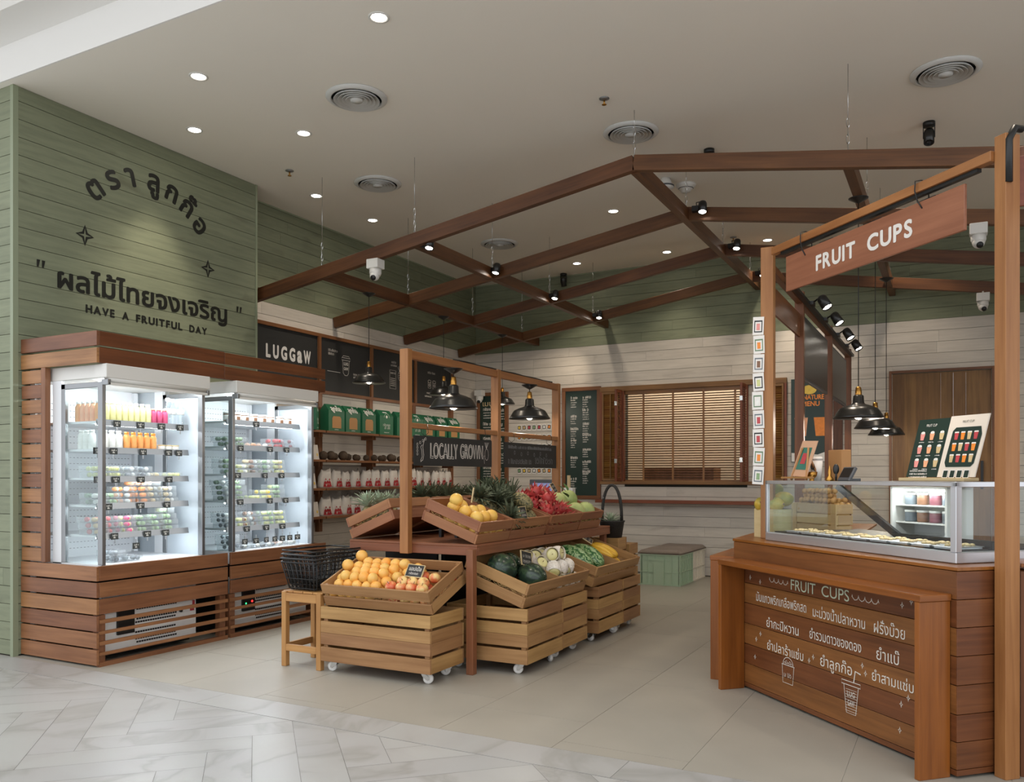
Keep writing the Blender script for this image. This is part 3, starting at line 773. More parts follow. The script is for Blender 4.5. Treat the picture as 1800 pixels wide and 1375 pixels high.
def chiller(y0, y1, shelf_z, label):
    root = thing('open_chiller', label, 'chiller', (-4.9, (y0 + y1) / 2, 0))
    xb, xf = SX + .02, -4.56
    mb = MB(); mb.box(xb, xb + .05, y0, y1, .06, 1.83)
    part('back_panel', mb, M_['fridge'], root)
    mb = MB()   # rows of slots on the back panel
    for sz in shelf_z + [.62]:
        for dz in (.045, .085, .125):
            y = y0 + .08
            while y < y1 - .08:
                mb.box(xb + .05, xb + .0512, y, y + .012, sz + dz, sz + dz + .003, mi=0); y += .026
    part('slot_row', mb, M_['greypl'], root)
    mb = MB(); mb.box(xb + .05, xf, y0, y1, .52, .605); mb.box(xb + .05, xf + .0, y0, y1, .605, .608); part('deck', mb, M_['fridge'], root)
    mb = MB(); mb.box(xb + .05, xf - .05, y0 + .001, y1 - .001, 1.745, 1.83); mb.box(xf - .05, -4.50, y0 - .012, y1 + .012, 1.742, 1.828); part('canopy', mb, M_['plastic'], root, bev=.004)
    mb = MB(); mb.lathe([(.022, 0), (.022, y1 - y0 - .02)], (-4.525, y0 + .01, 1.738), 14, axis='y'); mb.box(-4.53, -4.5, y0 + .01, y1 - .01, 1.70, 1.715); part('night_curtain', mb, M_['plastic'], root)
    for ys, nm in ((y0, 0), (y1 - .012, 1)):
        fr = MB()
        fr.box(-5.03, -4.945, ys, ys + .02, .6, 1.745, mi=0)
        part('side_stile', fr, M_['fridge'], root)
        fr = MB(); fr.box(-4.945, -4.905, ys - .002, ys + .02, .609, 1.722); fr.box(-4.945, -4.56, ys - .002, ys + .02, 1.69, 1.722); fr.box(-4.59, -4.548, ys - .004, ys + .022, .609, 1.722)
        fr.box(-4.56, -4.50, ys - .002, ys + .02, 1.70, 1.735)
        f = part('side_frame', fr, M_['alu'], root, bev=.002)
        gl = MB(); gl.box(-4.905, -4.59, ys + .004, ys + .010, .6, 1.69); part('side_glass' if not nm else 'side_lining', gl, M_['lining'] if nm else M_['glass'], f)
        if nm: gl = MB(); gl.box(xb + .05, -5.03, ys, ys + .012, .6, 1.745); part('side_lining', gl, M_['lining'], root)
    for i, z in enumerate(shelf_z):
        mb = MB(); mb.box(xb + .05, -4.645, y0 + .03, y1 - .05, z - .022, z - .008); part('shelf', mb, M_['fridge'], root)
        sh = MB()
        sh.face([(-4.645, y0 + .03, z + .004), (-4.645, y1 - .05, z + .004), (-4.638, y1 - .05, z - .034), (-4.638, y0 + .03, z - .034)][::-1]); sh.box(-4.652, -4.645, y0 + .03, y1 - .05, z - .034, z + .004)
        part('price_rail', sh, M_['alu'], root)
        lt = MB(); lt.box(-4.70, -4.672, y0 + .06, y1 - .08, z - .031, z - .0225); part('light_tube', lt, M_['led'], root)
    lt = MB(); lt.box(-4.66, -4.63, y0 + .05, y1 - .05, 1.728, 1.7445); part('light_tube', lt, M_['led'], root)
    for ys in (y0 + .022, y1 - .06):
        sp = MB(); sp.box(xb + .05, xb + .08, ys, ys + .03, .61, 1.74); part('shelf_upright', sp, M_['fridge'], root)
    mb = MB(); mb.box(-4.625, -4.605, y0 + .03, y1 - .02, .065, .42); bp = part('base_panel', mb, M_['fridgepanel'], root)
    for bank in range(3):
        vb = MB()
        for r_ in range(4):
            for c in range(17):
                yy = y0 + .27 + c * .0185 + (r_ % 2) * .009; zz = .36 - (bank * 5 + r_) * .021
                vb.box(-4.605, -4.6035, yy, yy + .0145, zz, zz + .011)
        part('vent_grille', vb, M_['black'], bp)
    cb = MB(); cb.box(-4.605, -4.59, y0 + .135, y0 + .255, .16, .33); c = part('controller', cb, M_['black'], root)
    rd = MB(); rd.box(-4.59, -4.5885, y0 + .175, y0 + .20, .255, .272); part('display_digit', rd, M_['red_led'], c)
    if y0 > 4:
        rd = MB(); rd.lathe([(.008, 0), (.008, .003)], (-4.59, y0 + .225, .225), 10, axis='x'); part('red_lamp', rd, M_['red_led'], c)
        rd = MB(); rd.lathe([(.006, 0), (.006, .003)], (-4.59, y0 + .165, .215), 10, axis='x'); part('green_lamp', rd, M_['green_led'], c)
    else:
        kb = MB(); kb.lathe([(.012, 0), (.012, .012)], (-4.605, y0 + .62, .245), 12, axis='x'); part('knob', kb, M_['black'], root)
        kb = MB(); kb.box(-4.605, -4.598, y0 + .70, y0 + .73, .232, .27); kb.box(-4.605, -4.598, y0 + .72, y0 + .735, .26, .30); part('latch', kb, M_['c_red'], root)
    mb = MB(); mb.box(xb, -4.68, y0 + .01, y1 - .01, .02, .52); part('machine_body', mb, M_['black'], root)
    area_light('chiller_light', (-4.66, (y0 + y1) / 2, 1.70), (0, R(25), 0), .06, y1 - y0 - .15, 2.6, (.9, .96, 1))
    area_light('chiller_light', (-4.60, (y0 + y1) / 2, 1.2), (0, R(90), 0), 1.1, y1 - y0 - .1, 1.9, (.9, .96, 1))
    return root
SZ1 = [1.496, 1.324, 1.146, .978, .793]
SZ2 = [1.557, 1.373, 1.172, .978, .777]
chiller(3.30, 4.07, SZ1, 'near open chiller with juice bottles and magenta drinks on its top shelf')
chiller(4.33, 5.17, SZ2, 'far open chiller with small lidded jars on its top shelf')

# bottles, cups and packs: one of each kind is built at the origin, copies stand on the shelves
def bottle(kind, liquid, cap, h=.128, r=.021, name='juice_bottle'):
    t = thing(name, 'x', 'bottle')
    mb = MB(); mb.lathe([(r * .9, 0), (r, .006), (r, h * .72), (r * .62, h * .86), (r * .6, h * .9)], n=12); part('body', mb, M_[liquid], t)
    mb = MB(); mb.lathe([(r * .68, h * .88), (r * .68, h), (0, h)], n=12); part('cap', mb, M_[cap], t)
    return t
PROTO = []
def stand(proto, loc, label, group, rot=0, scale=None):
    """the first placing moves the prototype itself"""
    if proto not in PROTO:
        PROTO.append(proto); proto.location = loc; proto.rotation_euler = (0, 0, rot)
        if scale: proto.scale = (scale,) * 3
        proto['label'] = label
        if group: proto['group'] = group
        return proto
    return dup(proto, loc, rot, label, group, scale)
bo = bottle('o', 'c_juice', 'c_white'); bp = bottle('p', 'c_peach', 'c_white'); by = bottle('y', 'c_paleyellow', 'c_white'); bm = bottle('m', 'c_berry', 'c_pink', .105, .022)
g1 = 'bottles on the top shelf of the near chiller'
for i in range(5):
    k = [bo, bp, bp, bp, bo][i]
    stand(k, (-4.68 - .047 * (4 - i), 3.365, SZ1[0] - .008), '%s juice bottle behind the side glass, %s from the back of the top shelf' % (['orange', 'peach', 'peach', 'peach', 'orange'][i], ORD[i]), g1)
for i in range(8):
    stand(by, (-4.672, 3.412 + i * .0435, SZ1[0] - .008), 'pale yellow juice bottle, %s of the row from the front glass post' % ORD[i], g1)
for i in range(3):
    stand(bm, (-4.672, 3.757 + i * .045, SZ1[0] - .008), 'magenta drink bottle, %s of three after the yellow ones' % ORD[i], 'magenta bottles on the top shelf')
t = thing('water_bottle', 'x', 'bottle')
mb = MB(); mb.lathe([(.024, 0), (.025, .01), (.025, .12), (.012, .155), (.012, .17)], n=14); part('body', mb, M_['tray'], t)
mb = MB(); mb.lathe([(.014, .165), (.014, .185), (0, .185)], n=12); part('cap', mb, M_['c_white'], t)
mb = MB(); mb.lathe([(.0255, .08), (.0255, .115)], n=14); part('bottle_label', mb, M_['c_white'], t)
for i in range(3):
    stand(t, (-4.69 - .02 * (i % 2), 3.888 + i * .053, SZ1[0] - .008), 'tall clear water bottle beside the magenta drinks, %s away from them' % ORD[i], 'clear bottles on the top shelf')
bw = bottle('w', 'c_white', 'c_white', .12, .023, 'milk_bottle'); bj = bottle('j', 'c_juice', 'c_orange', .115, .021, 'orange_bottle')
for i in range(3):
    stand(bw, (-4.69, 3.415 + i * .05, SZ1[1] - .008), 'white drink bottle on the second shelf, %s from the glass post' % ORD[i], 'white bottles on the second shelf')
for i in range(3):
    dup(bw, (-4.74 - .05 * i, 3.365, SZ1[1] - .008), 0, 'white drink bottle behind the side glass of the second shelf, %s inward' % ORD[i], 'white bottles on the second shelf')
for i in range(5):
    stand(bj, (-4.68, 3.565 + i * .05, SZ1[1] - .008), 'small orange soda bottle with orange cap, %s of five from the white bottles' % ORD[i], 'orange soda bottles')
cup = thing('dessert_cup', 'x', 'cup'); mb = MB(); mb.lathe([(.02, 0), (.024, .035)], n=14); part('cup_body', mb, M_['c_white'], cup)
mb = MB(); mb.lathe([(.025, .034), (.025, .041), (0, .041)], n=14); part('cup_lid', mb, M_['c_tan'], cup)
for i in range(3): stand(cup, (-4.68, 3.83 + i * .056, SZ1[1] - .008), 'small round dessert cup on the second shelf, %s from the orange sodas' % ORD[i], 'dessert cups')
jar = thing('fruit_jar', 'x', 'jar'); mb = MB(); mb.lathe([(.027, 0), (.029, .006), (.029, .05), (.026, .055)], n=14); part('jar_body', mb, M_['c_brown'], jar)
mb = MB(); mb.lathe([(.03, .053), (.03, .066), (0, .066)], n=14); part('lid', mb, M_['c_white'], jar)
mb = MB(); mb.lathe([(.0296, .008), (.0296, .046)], n=14); part('jar_label', mb, M_['c_white'], jar)
mb = MB(); mb.box(.0285, .0305, -.014, .012, .012, .04); part('jar_picture', mb, M_['c_brown'], jar)
for i, y in enumerate((4.41, 4.50, 4.579, 4.673, 4.763, 4.847, 4.948, 5.04)):
    stand(jar, (-4.69, y, SZ2[0] - .008), 'small white lidded jar, %s along the top shelf of the far chiller' % ORD[i], 'jars in the far chiller', rot=random.uniform(-.3, .3))

def pack(food, n, w_=.104, d_=.14, h=.036, lump=.4, food2=None):
    t = thing('fruit_pack', 'x', 'food pack')
    mb = MB(); mb.prism([(-d_ / 2, -w_ / 2), (d_ / 2, -w_ / 2), (d_ / 2, w_ / 2), (-d_ / 2, w_ / 2)], 0, h); part('tray', mb, M_['film'], t)
    mb = MB(); rr = random.Random(hash(food) % 999 + n)
    for k in range(n):
        fx = rr.uniform(-d_ / 2 + .022, d_ / 2 - .018); fy = -w_ / 2 + .016 + (w_ - .032) * (k + .5) / n
        mb.ball((fx, fy, h * .5), (rr.uniform(.016, .03), (w_ / n) * .62, h * .42), n=8, m=5, mi=k % 2 if food2 else 0)
    part('fruit_pieces', mb, [M_[food], M_[food2]] if food2 else M_[food], t)
    return t
rp = random.Random(11)
protos = {}
def packs(y, x, z, food, nst, label, w_=.104, food2=None, h=.036, d_=.14):
    key = (food, food2, w_)
    if key not in protos: protos[key] = pack(food, 5, w_, d_, h, food2=food2)
    for k in range(nst):
        lvl = '' if nst == 1 else [', lowest in stack', ', second in stack', ', third in stack', ', fourth in stack'][k]
        if nst > 1 and k == nst - 1: lvl = ', top of stack'
        stand(protos[key], (x + rp.uniform(-.006, .006) - .012 * k, y + rp.uniform(-.005, .005), z + k * (h + .002)), label + lvl, 'fruit packs in the chillers', rot=rp.uniform(-.06, .06))
X0 = -4.72
Z = [s - .0075 for s in SZ1]
packs(3.37, X0, Z[2], 'c_lime', 2, 'clear tray of yellow green fruit at the glass post, third shelf'); packs(3.47, X0, Z[2], 'c_lime', 2, 'clear pack of yellow green slices, left of third shelf')
packs(3.585, X0, Z[2], 'c_white', 2, 'clear pack of white and grey fruit, left middle of third shelf', food2='c_grey'); packs(3.70, X0, Z[2], 'c_white', 2, 'clear pack of pale fruit, right middle of third shelf', food2='c_dark')
packs(3.815, X0, Z[2], 'c_tan', 1, 'pack of cream corn like fruit on third shelf'); packs(3.925, X0, Z[2], 'c_lime', 1, 'pack of lime slices at the right of third shelf')
packs(3.37, X0, Z[3], 'c_dkgreen', 2, 'tray of dark green fruit at the glass post, fourth shelf', food2='c_white'); packs(3.46, X0, Z[3], 'c_green', 2, 'clear pack of green grapes, left of fourth shelf', food2='c_white')
packs(3.56, X0, Z[3], 'c_orange', 3, 'pack of white and orange fruit, fourth shelf', food2='c_white'); packs(3.67, X0, Z[3], 'c_orange', 4, 'pack of bright orange fruit, middle of fourth shelf')
packs(3.78, X0, Z[3], 'c_tan', 4, 'pack of tan fruit, right of fourth shelf'); packs(3.89, X0, Z[3], 'c_white', 3, 'pack of pale cream fruit, far right of fourth shelf', food2='c_tan')
packs(3.37, X0, Z[4], 'c_red', 3, 'pack of red and brown fruit at the glass post, fifth shelf', food2='c_tan'); packs(3.465, X0, Z[4], 'c_tan', 3, 'pack of yellow red fruit, left of fifth shelf', food2='c_red')
packs(3.57, X0, Z[4], 'c_magenta', 3, 'pack of pink dragonfruit and lime, fifth shelf', food2='c_lime'); packs(3.685, X0, Z[4], 'c_green', 3, 'pack of mint green fruit, middle of fifth shelf', food2='c_white')
packs(3.79, X0, Z[4], 'c_green', 3, 'pack of green leaves, right of fifth shelf'); packs(3.895, X0, Z[4], 'c_green', 4, 'pack of grassy green fruit, far right of fifth shelf', food2='c_lime')
packs(3.475, X0 + .03, .609, 'c_dark', 2, 'clear clamshell of dark berries on the deck of the near chiller', food2='c_grey'); packs(3.575, X0 + .03, .609, 'c_grey', 1, 'clear clamshell beside the berries on the chiller deck')
Z = [s - .0075 for s in SZ2]
for y, z, f, n, l, f2 in ((4.42, 1, 'c_dkgreen', 2, 'pack of dark green grapes behind the glass, second shelf, far chiller', None), (4.53, 1, 'c_green', 2, 'pack of bright green grapes on second shelf, far chiller', None),
        (4.66, 1, 'c_peach', 1, 'flat tray of peach fruit on second shelf, far chiller', None), (4.78, 1, 'c_peach', 1, 'flat tray of pale peach fruit right of the peach tray', 'c_white'), (4.90, 1, 'c_red', 2, 'pack of red watermelon on second shelf, far chiller', None), (5.01, 1, 'c_purple', 2, 'pack of dark red fruit at the right of second shelf', None),
        (4.42, 2, 'c_green', 3, 'pack of green fruit behind the glass, third shelf, far chiller', 'c_white'), (4.54, 2, 'c_lime', 2, 'pack of lime fruit, left of third shelf, far chiller', 'c_white'), (4.67, 2, 'c_tan', 3, 'pack of tan and brown fruit, third shelf, far chiller', 'c_brown'), (4.80, 2, 'c_white', 3, 'pack of pale mixed fruit, third shelf, far chiller', 'c_green'), (4.92, 2, 'c_lime', 3, 'pack of cream and lime fruit, right of third shelf, far chiller', 'c_tan'),
        (4.42, 3, 'c_dkgreen', 4, 'stacked pack of leafy green behind the glass, fourth shelf, far chiller', 'c_white'), (4.53, 3, 'c_green', 4, 'stacked pack of green beans, fourth shelf, far chiller', 'c_dkgreen'), (4.66, 3, 'c_lime', 1, 'low pack of pale lime fruit, fourth shelf, far chiller', None), (4.79, 3, 'c_lime', 2, 'pack of yellow green fruit, fourth shelf, far chiller', 'c_yellow'), (4.92, 3, 'c_green', 3, 'pack of green fruit at right of fourth shelf, far chiller', 'c_lime'),
        (4.42, 4, 'c_dark', 3, 'pack of dark grapes behind the glass, fifth shelf, far chiller', 'c_white'), (4.54, 4, 'c_lime', 2, 'pack of lime fruit, left of fifth shelf, far chiller', 'c_brown'), (4.68, 4, 'c_brown', 3, 'pack of brown and white fruit, fifth shelf, far chiller', 'c_white'), (4.81, 4, 'c_lime', 3, 'pack of kiwi green fruit, fifth shelf, far chiller', 'c_green'), (4.93, 4, 'c_lime', 3, 'pack of lime fruit at right of fifth shelf, far chiller', None)):
    packs(y, X0, Z[z], f, n, l, food2=f2)
for i, (y, f) in enumerate(((4.42, 'c_dark'), (4.54, 'c_dark'), (4.66, 'c_grey'), (4.78, 'c_grey'), (4.9, 'c_peach'), (5.02, 'c_white'))):
    packs(y, X0 + .04, .609, f, [3, 1, 1, 1, 1, 1][i], 'low clear box on the far chiller deck, %s from the glass post' % ORD[i], food2='c_white')
# black price cards clipped to the rails
def price_card(flip=False, name='price_card'):
    t = thing(name, 'x', 'price tag'); s = -1 if flip else 1
    mb = MB(); mb.box(-.001, .001, -.026, .026, -.020, .020); part('card', mb, M_['ink'], t)
    mb = MB(); mb.box(-.002, .001, -.004, .004, -.020 * s - (.024 if s > 0 else 0), -.020 * s + (.024 if s < 0 else 0)); part('clip', mb, M_['alu'], t)
    mb = MB(); rr = random.Random(5); Mt = plane((.0014, 0, 0), (0, 1, 0), (0, 0, 1))
    scrib(mb, Mt, -.016, .016, .001, .010, .0016, rr); scrib(mb, Mt, -.008, .008, -.012, .009, .0016, rr); part('handwriting', mb, M_['chalk'], t)
    return t
pc = price_card(); pf = price_card(True)
g2 = 'black price cards in the chillers'
rows = [('near', 'top', SZ1[0], (3.461, 3.631, 3.792, 3.943)), ('near', 'second', SZ1[1], (3.325, 3.437, 3.65, 3.849, 3.932)), ('near', 'third', SZ1[2], (3.328, 3.452, 3.634, 3.853)), ('near', 'fourth', SZ1[3], (3.401, 3.631, 3.836)), ('near', 'fifth', SZ1[4], (3.443, 3.683, 3.825)),
        ('far', 'top', SZ2[0], (4.64,)), ('far', 'second', SZ2[1], (4.485, 4.784, 4.964)), ('far', 'third', SZ2[2], (4.456, 4.732, 4.909)), ('far', 'fourth', SZ2[3], (4.482, 4.784, 4.953)), ('far', 'fifth', SZ2[4], (4.547, 4.746, 4.917))]
for ch, sh, z, ys in rows:
    for i, y in enumerate(ys):
        stand(pc, (-4.632, y, z - .02), 'black price card, %s from the glass post on the %s rail, %s chiller' % (ORD[i], sh, ch), g2, rot=rp.uniform(-.25, .05))
for i, y in enumerate((4.504, 4.616, 4.722, 4.81, 4.892, 4.973, 5.06)):
    stand(pf, (-4.61, y, .666), 'black price card standing on the far chiller deck, %s of seven from the glass post' % ORD[i], g2, rot=rp.uniform(-.2, .1))
dup(pf, (-4.66, 3.62, .70), 0, 'single black price card hung over the near chiller deck', g2)
# ------------------------------------------------------------------ wall shelving with chalkboards
root = thing('shelving_unit', 'wooden wall shelving with green gift boxes and white bags, chalkboards above', 'shelving', (-5.45, 7.5, 0))
for y in (6.36, 7.17, 7.98, 8.80):
    mb = MB(); mb.box(LX, LX + .05, y, y + .055, .60, 1.963, tint=.4); part('upright', mb, M_['shelf'], root, bev=.002)
for z in (1.585, 1.305, 1.033, .763):
    ys = [5.35, 6.215, 7.05, 7.93, 8.64 if z == 1.033 else 8.62]
    for a, b in zip(ys[:-1], ys[1:]):
        mb = MB(); mb.box(LX + .05, LX + .27, a + .008, b - .008, z - .022, z, tint=.5); part('shelf_board', mb, M_['shelf'], root, bev=.002)
        for yb_ in (a + .012, b - .03):
            mb = MB(); mb.box(LX + .05, LX + .2, yb_, yb_ + .018, z - .06, z - .022, tint=.3); part('bracket', mb, M_['shelf'], root)
mb = MB(); mb.box(LX, LX + .035, 5.31, 8.86, 2.525, 2.56, tint=.5); part('top_rail', mb, M_['shelf'], root, bev=.002)
mb = MB(); mb.box(LX, LX + .035, 6.39, 8.86, 1.965, 1.998, tint=.4); part('lower_rail', mb, M_['shelf'], root, bev=.002)
for y in (6.37, 7.205, 8.03, 8.84):
    mb = MB(); mb.box(LX + .0235, LX + .045, y, y + .035, 1.999, 2.524, tint=.5); part('panel_post', mb, M_['shelf'], root)
def chalk_panel(y0, y1, z0, z1, label):
    t = thing('chalkboard', label, 'chalkboard', (LX + .02, (y0 + y1) / 2, (z0 + z1) / 2), group='chalkboards over the shelving')
    mb = MB(); mb.box(LX + .012, LX + .02, y0, y1, z0, z1); part('board', mb, M_['board'], t)
    return t, plane((LX + .022, 0, 0), (0, 1, 0), (0, 0, 1))
t, Mp = chalk_panel(5.31, 6.37, 1.98, 2.525, 'black chalkboard with large white block letters above the far chiller')
for ch, a, b, lo in (('L', 5.675, 5.735, 0), ('U', 5.765, 5.84, 0), ('G', 5.87, 5.95, 0), ('G', 5.98, 6.06, 0), ('a', 6.085, 6.155, 1), ('W', 6.175, 6.275, 0)):
    mb = MB(); text(mb, ch, Mp, a, b, 2.243, (.145 if lo else .115), .05); part('letter', mb, M_['whitepaint'], t)
rr = random.Random(21)
t, Mp = chalk_panel(6.405, 7.205, 1.998, 2.525, 'black chalkboard with a drawn takeaway cup, left of the hanging lamp')
mb = MB()
scrib(mb, Mp, 6.535, 6.68, 2.405, .024, .003, rr); scrib(mb, Mp, 6.535, 6.62, 2.37, .022, .003, rr); scrib(mb, Mp, 6.93, 7.05, 2.20, .02, .003, rr); scrib(mb, Mp, 6.93, 7.0, 2.17, .02, .003, rr)
mb.stroke([(6.755, 2.34), (6.765, 2.21), (6.79, 2.185), (6.83, 2.185), (6.85, 2.21), (6.862, 2.34)], Mp, .004); mb.stroke([(6.742, 2.34), (6.742, 2.365), (6.875, 2.365), (6.875, 2.34)], Mp, .004, closed=True); mb.stroke([(6.752, 2.365), (6.765, 2.385), (6.855, 2.385), (6.865, 2.365)], Mp, .004)
text(mb, 'LUG', Mp, 6.775, 6.845, 2.29, .03, .03); text(mb, 'GAW', Mp, 6.775, 6.845, 2.24, .03, .03)
mb.stroke([(6.52, 2.205), (6.72, 2.205)], Mp, .004)
part('chalk_drawing', mb, M_['chalk'], t)
t, Mp = chalk_panel(7.25, 8.03, 1.998, 2.525, 'black chalkboard with a striped box and pineapple drawing, right of the hanging lamp')
mb = MB(); scrib(mb, Mp, 7.60, 7.70, 2.41, .024, .003, rr); scrib(mb, Mp, 7.585, 7.70, 2.375, .022, .003, rr)
mb.stroke([(7.565, 2.33), (7.565, 2.125), (7.68, 2.125), (7.68, 2.33)], Mp, .004, closed=True)
for k in range(5): mb.stroke([(7.58, 2.16 + k * .02), (7.665, 2.16 + k * .02)], Mp, .005)
scrib(mb, Mp, 7.58, 7.67, 2.29, .02, .004, rr)
mb.stroke(circ(7.755, 2.28, .035, .05), Mp, .003, closed=True)
for k in range(5): mb.stroke([(7.755, 2.33), (7.715 + k * .02, 2.40 - abs(k - 2) * .012)], Mp, .003)
for k in range(3): mb.stroke([(7.727, 2.255 + k * .025), (7.783, 2.27 + k * .025)], Mp, .002)
part('chalk_drawing', mb, M_['chalk'], t)
t, Mp = chalk_panel(8.065, 8.84, 1.998, 2.525, 'black chalkboard with small jar drawings, farthest along the shelving')
mb = MB(); scrib(mb, Mp, 8.32, 8.48, 2.37, .026, .003, rr); scrib(mb, Mp, 8.30, 8.42, 2.13, .018, .003, rr); scrib(mb, Mp, 8.26, 8.41, 2.09, .018, .003, rr)
for y in (8.36, 8.46): mb.stroke([(y - .03, 2.27), (y - .03, 2.2), (y + .03, 2.2), (y + .03, 2.27)], Mp, .004); mb.stroke(circ(y, 2.28, .033, .016), Mp, .004, closed=True); mb.stroke(circ(y, 2.235, .014), Mp, .006, closed=True)
part('chalk_drawing', mb, M_['chalk'], t)

def gift_box(window):
    t = thing('gift_box', 'x', 'gift box')
    w_, d_, h, hh = .115, .09, .20, .262       # half width etc: gabled carrier with a handle slot
    mb = MB(); a, b = .118, .055
    P = [(b, -a, 0), (b, a, 0), (b, a, h), (b, -a, h), (-b, -a, 0), (-b, a, 0), (-b, a, h), (-b, -a, h)]
    T = [(.006, -a * .96, hh), (.006, a * .96, hh), (-.006, -a * .96, hh), (-.006, a * .96, hh)]
    V = P + T
    mb.idx(V, [(0, 1, 2, 3), (5, 4, 7, 6), (1, 5, 6, 2), (4, 0, 3, 7), (3, 2, 9, 8), (6, 7, 10, 11), (8, 9, 11, 10), (2, 6, 11, 9), (7, 3, 8, 10), (0, 4, 5, 1)], sm=False)
    part('carton', mb, M_['bag'], t)
    Mt = plane((b + .0015, 0, 0), (0, 1, 0), (0, 0, 1))
    Ms_ = plane((b + .0015, 0, h), (0, 1, 0), (-(b - .006), 0, hh - h))
    s = MB(); s.stroke([(-.035, .048), (.035, .048)], Ms_, .012); part('handle_slot', s, M_['paper'] if not window else M_['black'], t)
    l = MB()
    if window:
        text(l, 'ลูกก๊อ', Ms_, -.075, .075, -.006, .046, .03, ref='thai'); scrib(l, Mt, -.03, .03, .012, .008, .0015, random.Random(3))
        wn = MB(); wn.tris([(-.066, .03), (.066, .03), (.066, .125), (.05, .145), (-.05, .145), (-.066, .125)], [(0, 1, 2, 3, 4, 5)], Mt); part('window', wn, M_['kraft'], t)
    else:
        l.stroke(circ(0, .183, .045, .04, 14, 0, 180), Mt, .003); l.tris(circ(0, .190, .016, n=14), [tuple(range(14))], Mt)
        for k in range(2): scrib(l, Mt, -.06 + k * .02, .055, .09 - k * .03, .026, .003, random.Random(8 + k), 0)
        scrib(l, Mt, -.045, .045, .02, .008, .0015, random.Random(3))
    part('lettering', l, M_['whitepaint'], t)
    return t
gw = gift_box(True); gp = gift_box(False); g = 'green gift boxes on the top shelf'
for i, (y, k) in enumerate(((6.10, 0), (6.395, 1), (6.648, 1), (6.905, 1), (7.205, 0), (7.515, 0), (7.78, 0), (8.02, 1), (8.285, 1), (8.56, 1))):
    stand(gw if k else gp, (LX + .19, y, 1.5855), 'green gift box %s, %s from the chiller on the top shelf' % ('with a window' if k else 'with a white emblem', ORD[i]), g, rot=.6 if i == 0 else rp.uniform(-.05, .05), scale=1.0)
co = solo('dark_husked_fruit', (lambda m: (m.ball((0, 0, .042), .045, n=12, m=8, fn=lambda p: 1 + .06 * noise.noise(p * 3)), m)[1])(MB()), M_['coconut'], 'x', 'fruit')
for i, (y, sc_) in enumerate(((6.275, 1), (6.352, 1.02), (6.44, .85), (6.535, 1.08), (6.65, .8), (6.73, .75), (6.80, .7), (6.90, .72), (7.075, .8), (7.145, .7), (7.235, .8), (7.325, .95), (7.41, .85), (7.49, .7), (7.58, .8), (7.70, .8), (7.80, .75))):
    stand(co, (LX + .18 + .03 * (i % 2), y, 1.3045), 'round dark brown fruit on the second shelf, %s from the left' % ORD[i], 'dark fruit on the second shelf', rot=i * 1.3, scale=sc_)
def sack():
    t = thing('printed_bag', 'x', 'bag'); mb = MB(); N = 16; rows_ = 9; vs = []; fs = []
    rr = random.Random(4)
    for i in range(rows_):
        z = i / (rows_ - 1); h = z * .165
        a = .070 * (1 - .10 * abs(z - .25) - .35 * max(0, z - .4)); b = .042 * (1 - .5 * max(0, z - .3)); 
        if z > .88: a *= .95; b *= .3
        for k in range(N):
            th = 2 * PI * k / N; cx_, sy_ = math.cos(th), math.sin(th)
            ex = lambda c: math.copysign(abs(c) ** .7, c)
            j = 1 + .09 * noise.noise(Vector((cx_ * 2, sy_ * 2, z * 4)))
            vs.append((b * ex(cx_) * j, a * ex(sy_) * j + .03 * max(0, z - .6), h + (.035 * abs(sy_) ** 4 * (1 if sy_ > 0 else .55) - .012 if z > .88 else 0)))
    for i in range(rows_ - 1):
        for k in range(N): l = (k + 1) % N; fs.append((i * N + k, i * N + l, (i + 1) * N + l, (i + 1) * N + k))
    fs.append(tuple(range(N))[::-1]); fs.append(tuple((rows_ - 1) * N + k for k in range(N)))
    mb.idx(vs, fs); part('cloth', mb, M_['whitebag'], t)
    pr = MB(); 
    for c_, (a0, b0) in enumerate(((-.026, .048), (0, .052), (.022, .05), (-.03, .024), (.006, .022), (.03, .024), (-.02, .08), (.022, .078))):
        Mt = plane((.0445 - .0 * c_, 0, 0), (0, 1, 0), (0, 0, 1))
        sz = .014 if c_ < 6 else .006
        pr.tris(circ(a0, b0, sz, n=7), [tuple(range(7))], Mt); pr.stroke([(a0 - sz * 1.2, b0 - sz), (a0, b0 + sz * 1.3), (a0 + sz * 1.3, b0 - sz)], Mt, .005)
    pr.box(.043, .0446, -.03, .03, .008, .0115, tint=.5)
    part('red_print', pr, M_['redprint'], t)
    return t
sk = sack()
for i, y in enumerate((6.275, 6.45, 6.59, 6.75, 6.92, 7.065, 7.235, 7.39, 7.55, 7.71, 7.87, 8.04, 8.2, 8.355, 8.50)):
    stand(sk, (LX + .19 + rp.uniform(-.012, .012), y, 1.0335), 'white cloth bag with red print, %s from the chiller on the third shelf' % ORD[i], 'white printed bags on the third shelf', rot=rp.uniform(-.25, .25), scale=rp.uniform(1.02, 1.22) if i != 2 else .95)
for i, y in enumerate((6.275, 6.435, 6.58, 6.735, 6.90, 7.06, 7.195, 7.35, 7.51, 7.67, 7.83)):
    stand(sk, (LX + .19 + rp.uniform(-.012, .012), y, .7635), 'white cloth bag with red print, %s from the chiller on the lowest shelf' % ORD[i], 'white printed bags on the lowest shelf', rot=rp.uniform(-.25, .25), scale=1.35 if i == 4 else rp.uniform(1.02, 1.16))
t = thing('small_pouch', 'x', 'pouch'); mb = MB(); mb.idx([(.03, -.048, 0), (.03, .048, 0), (-.03, .048, 0), (-.03, -.048, 0), (.012, -.045, .14), (.012, .045, .14), (-.012, .045, .13), (-.012, -.045, .13)], [(0, 1, 5, 4), (1, 2, 6, 5), (2, 3, 7, 6), (3, 0, 4, 7), (4, 5, 6, 7), (3, 2, 1, 0)], sm=False); part('pouch_body', mb, M_['whitebag'], t)
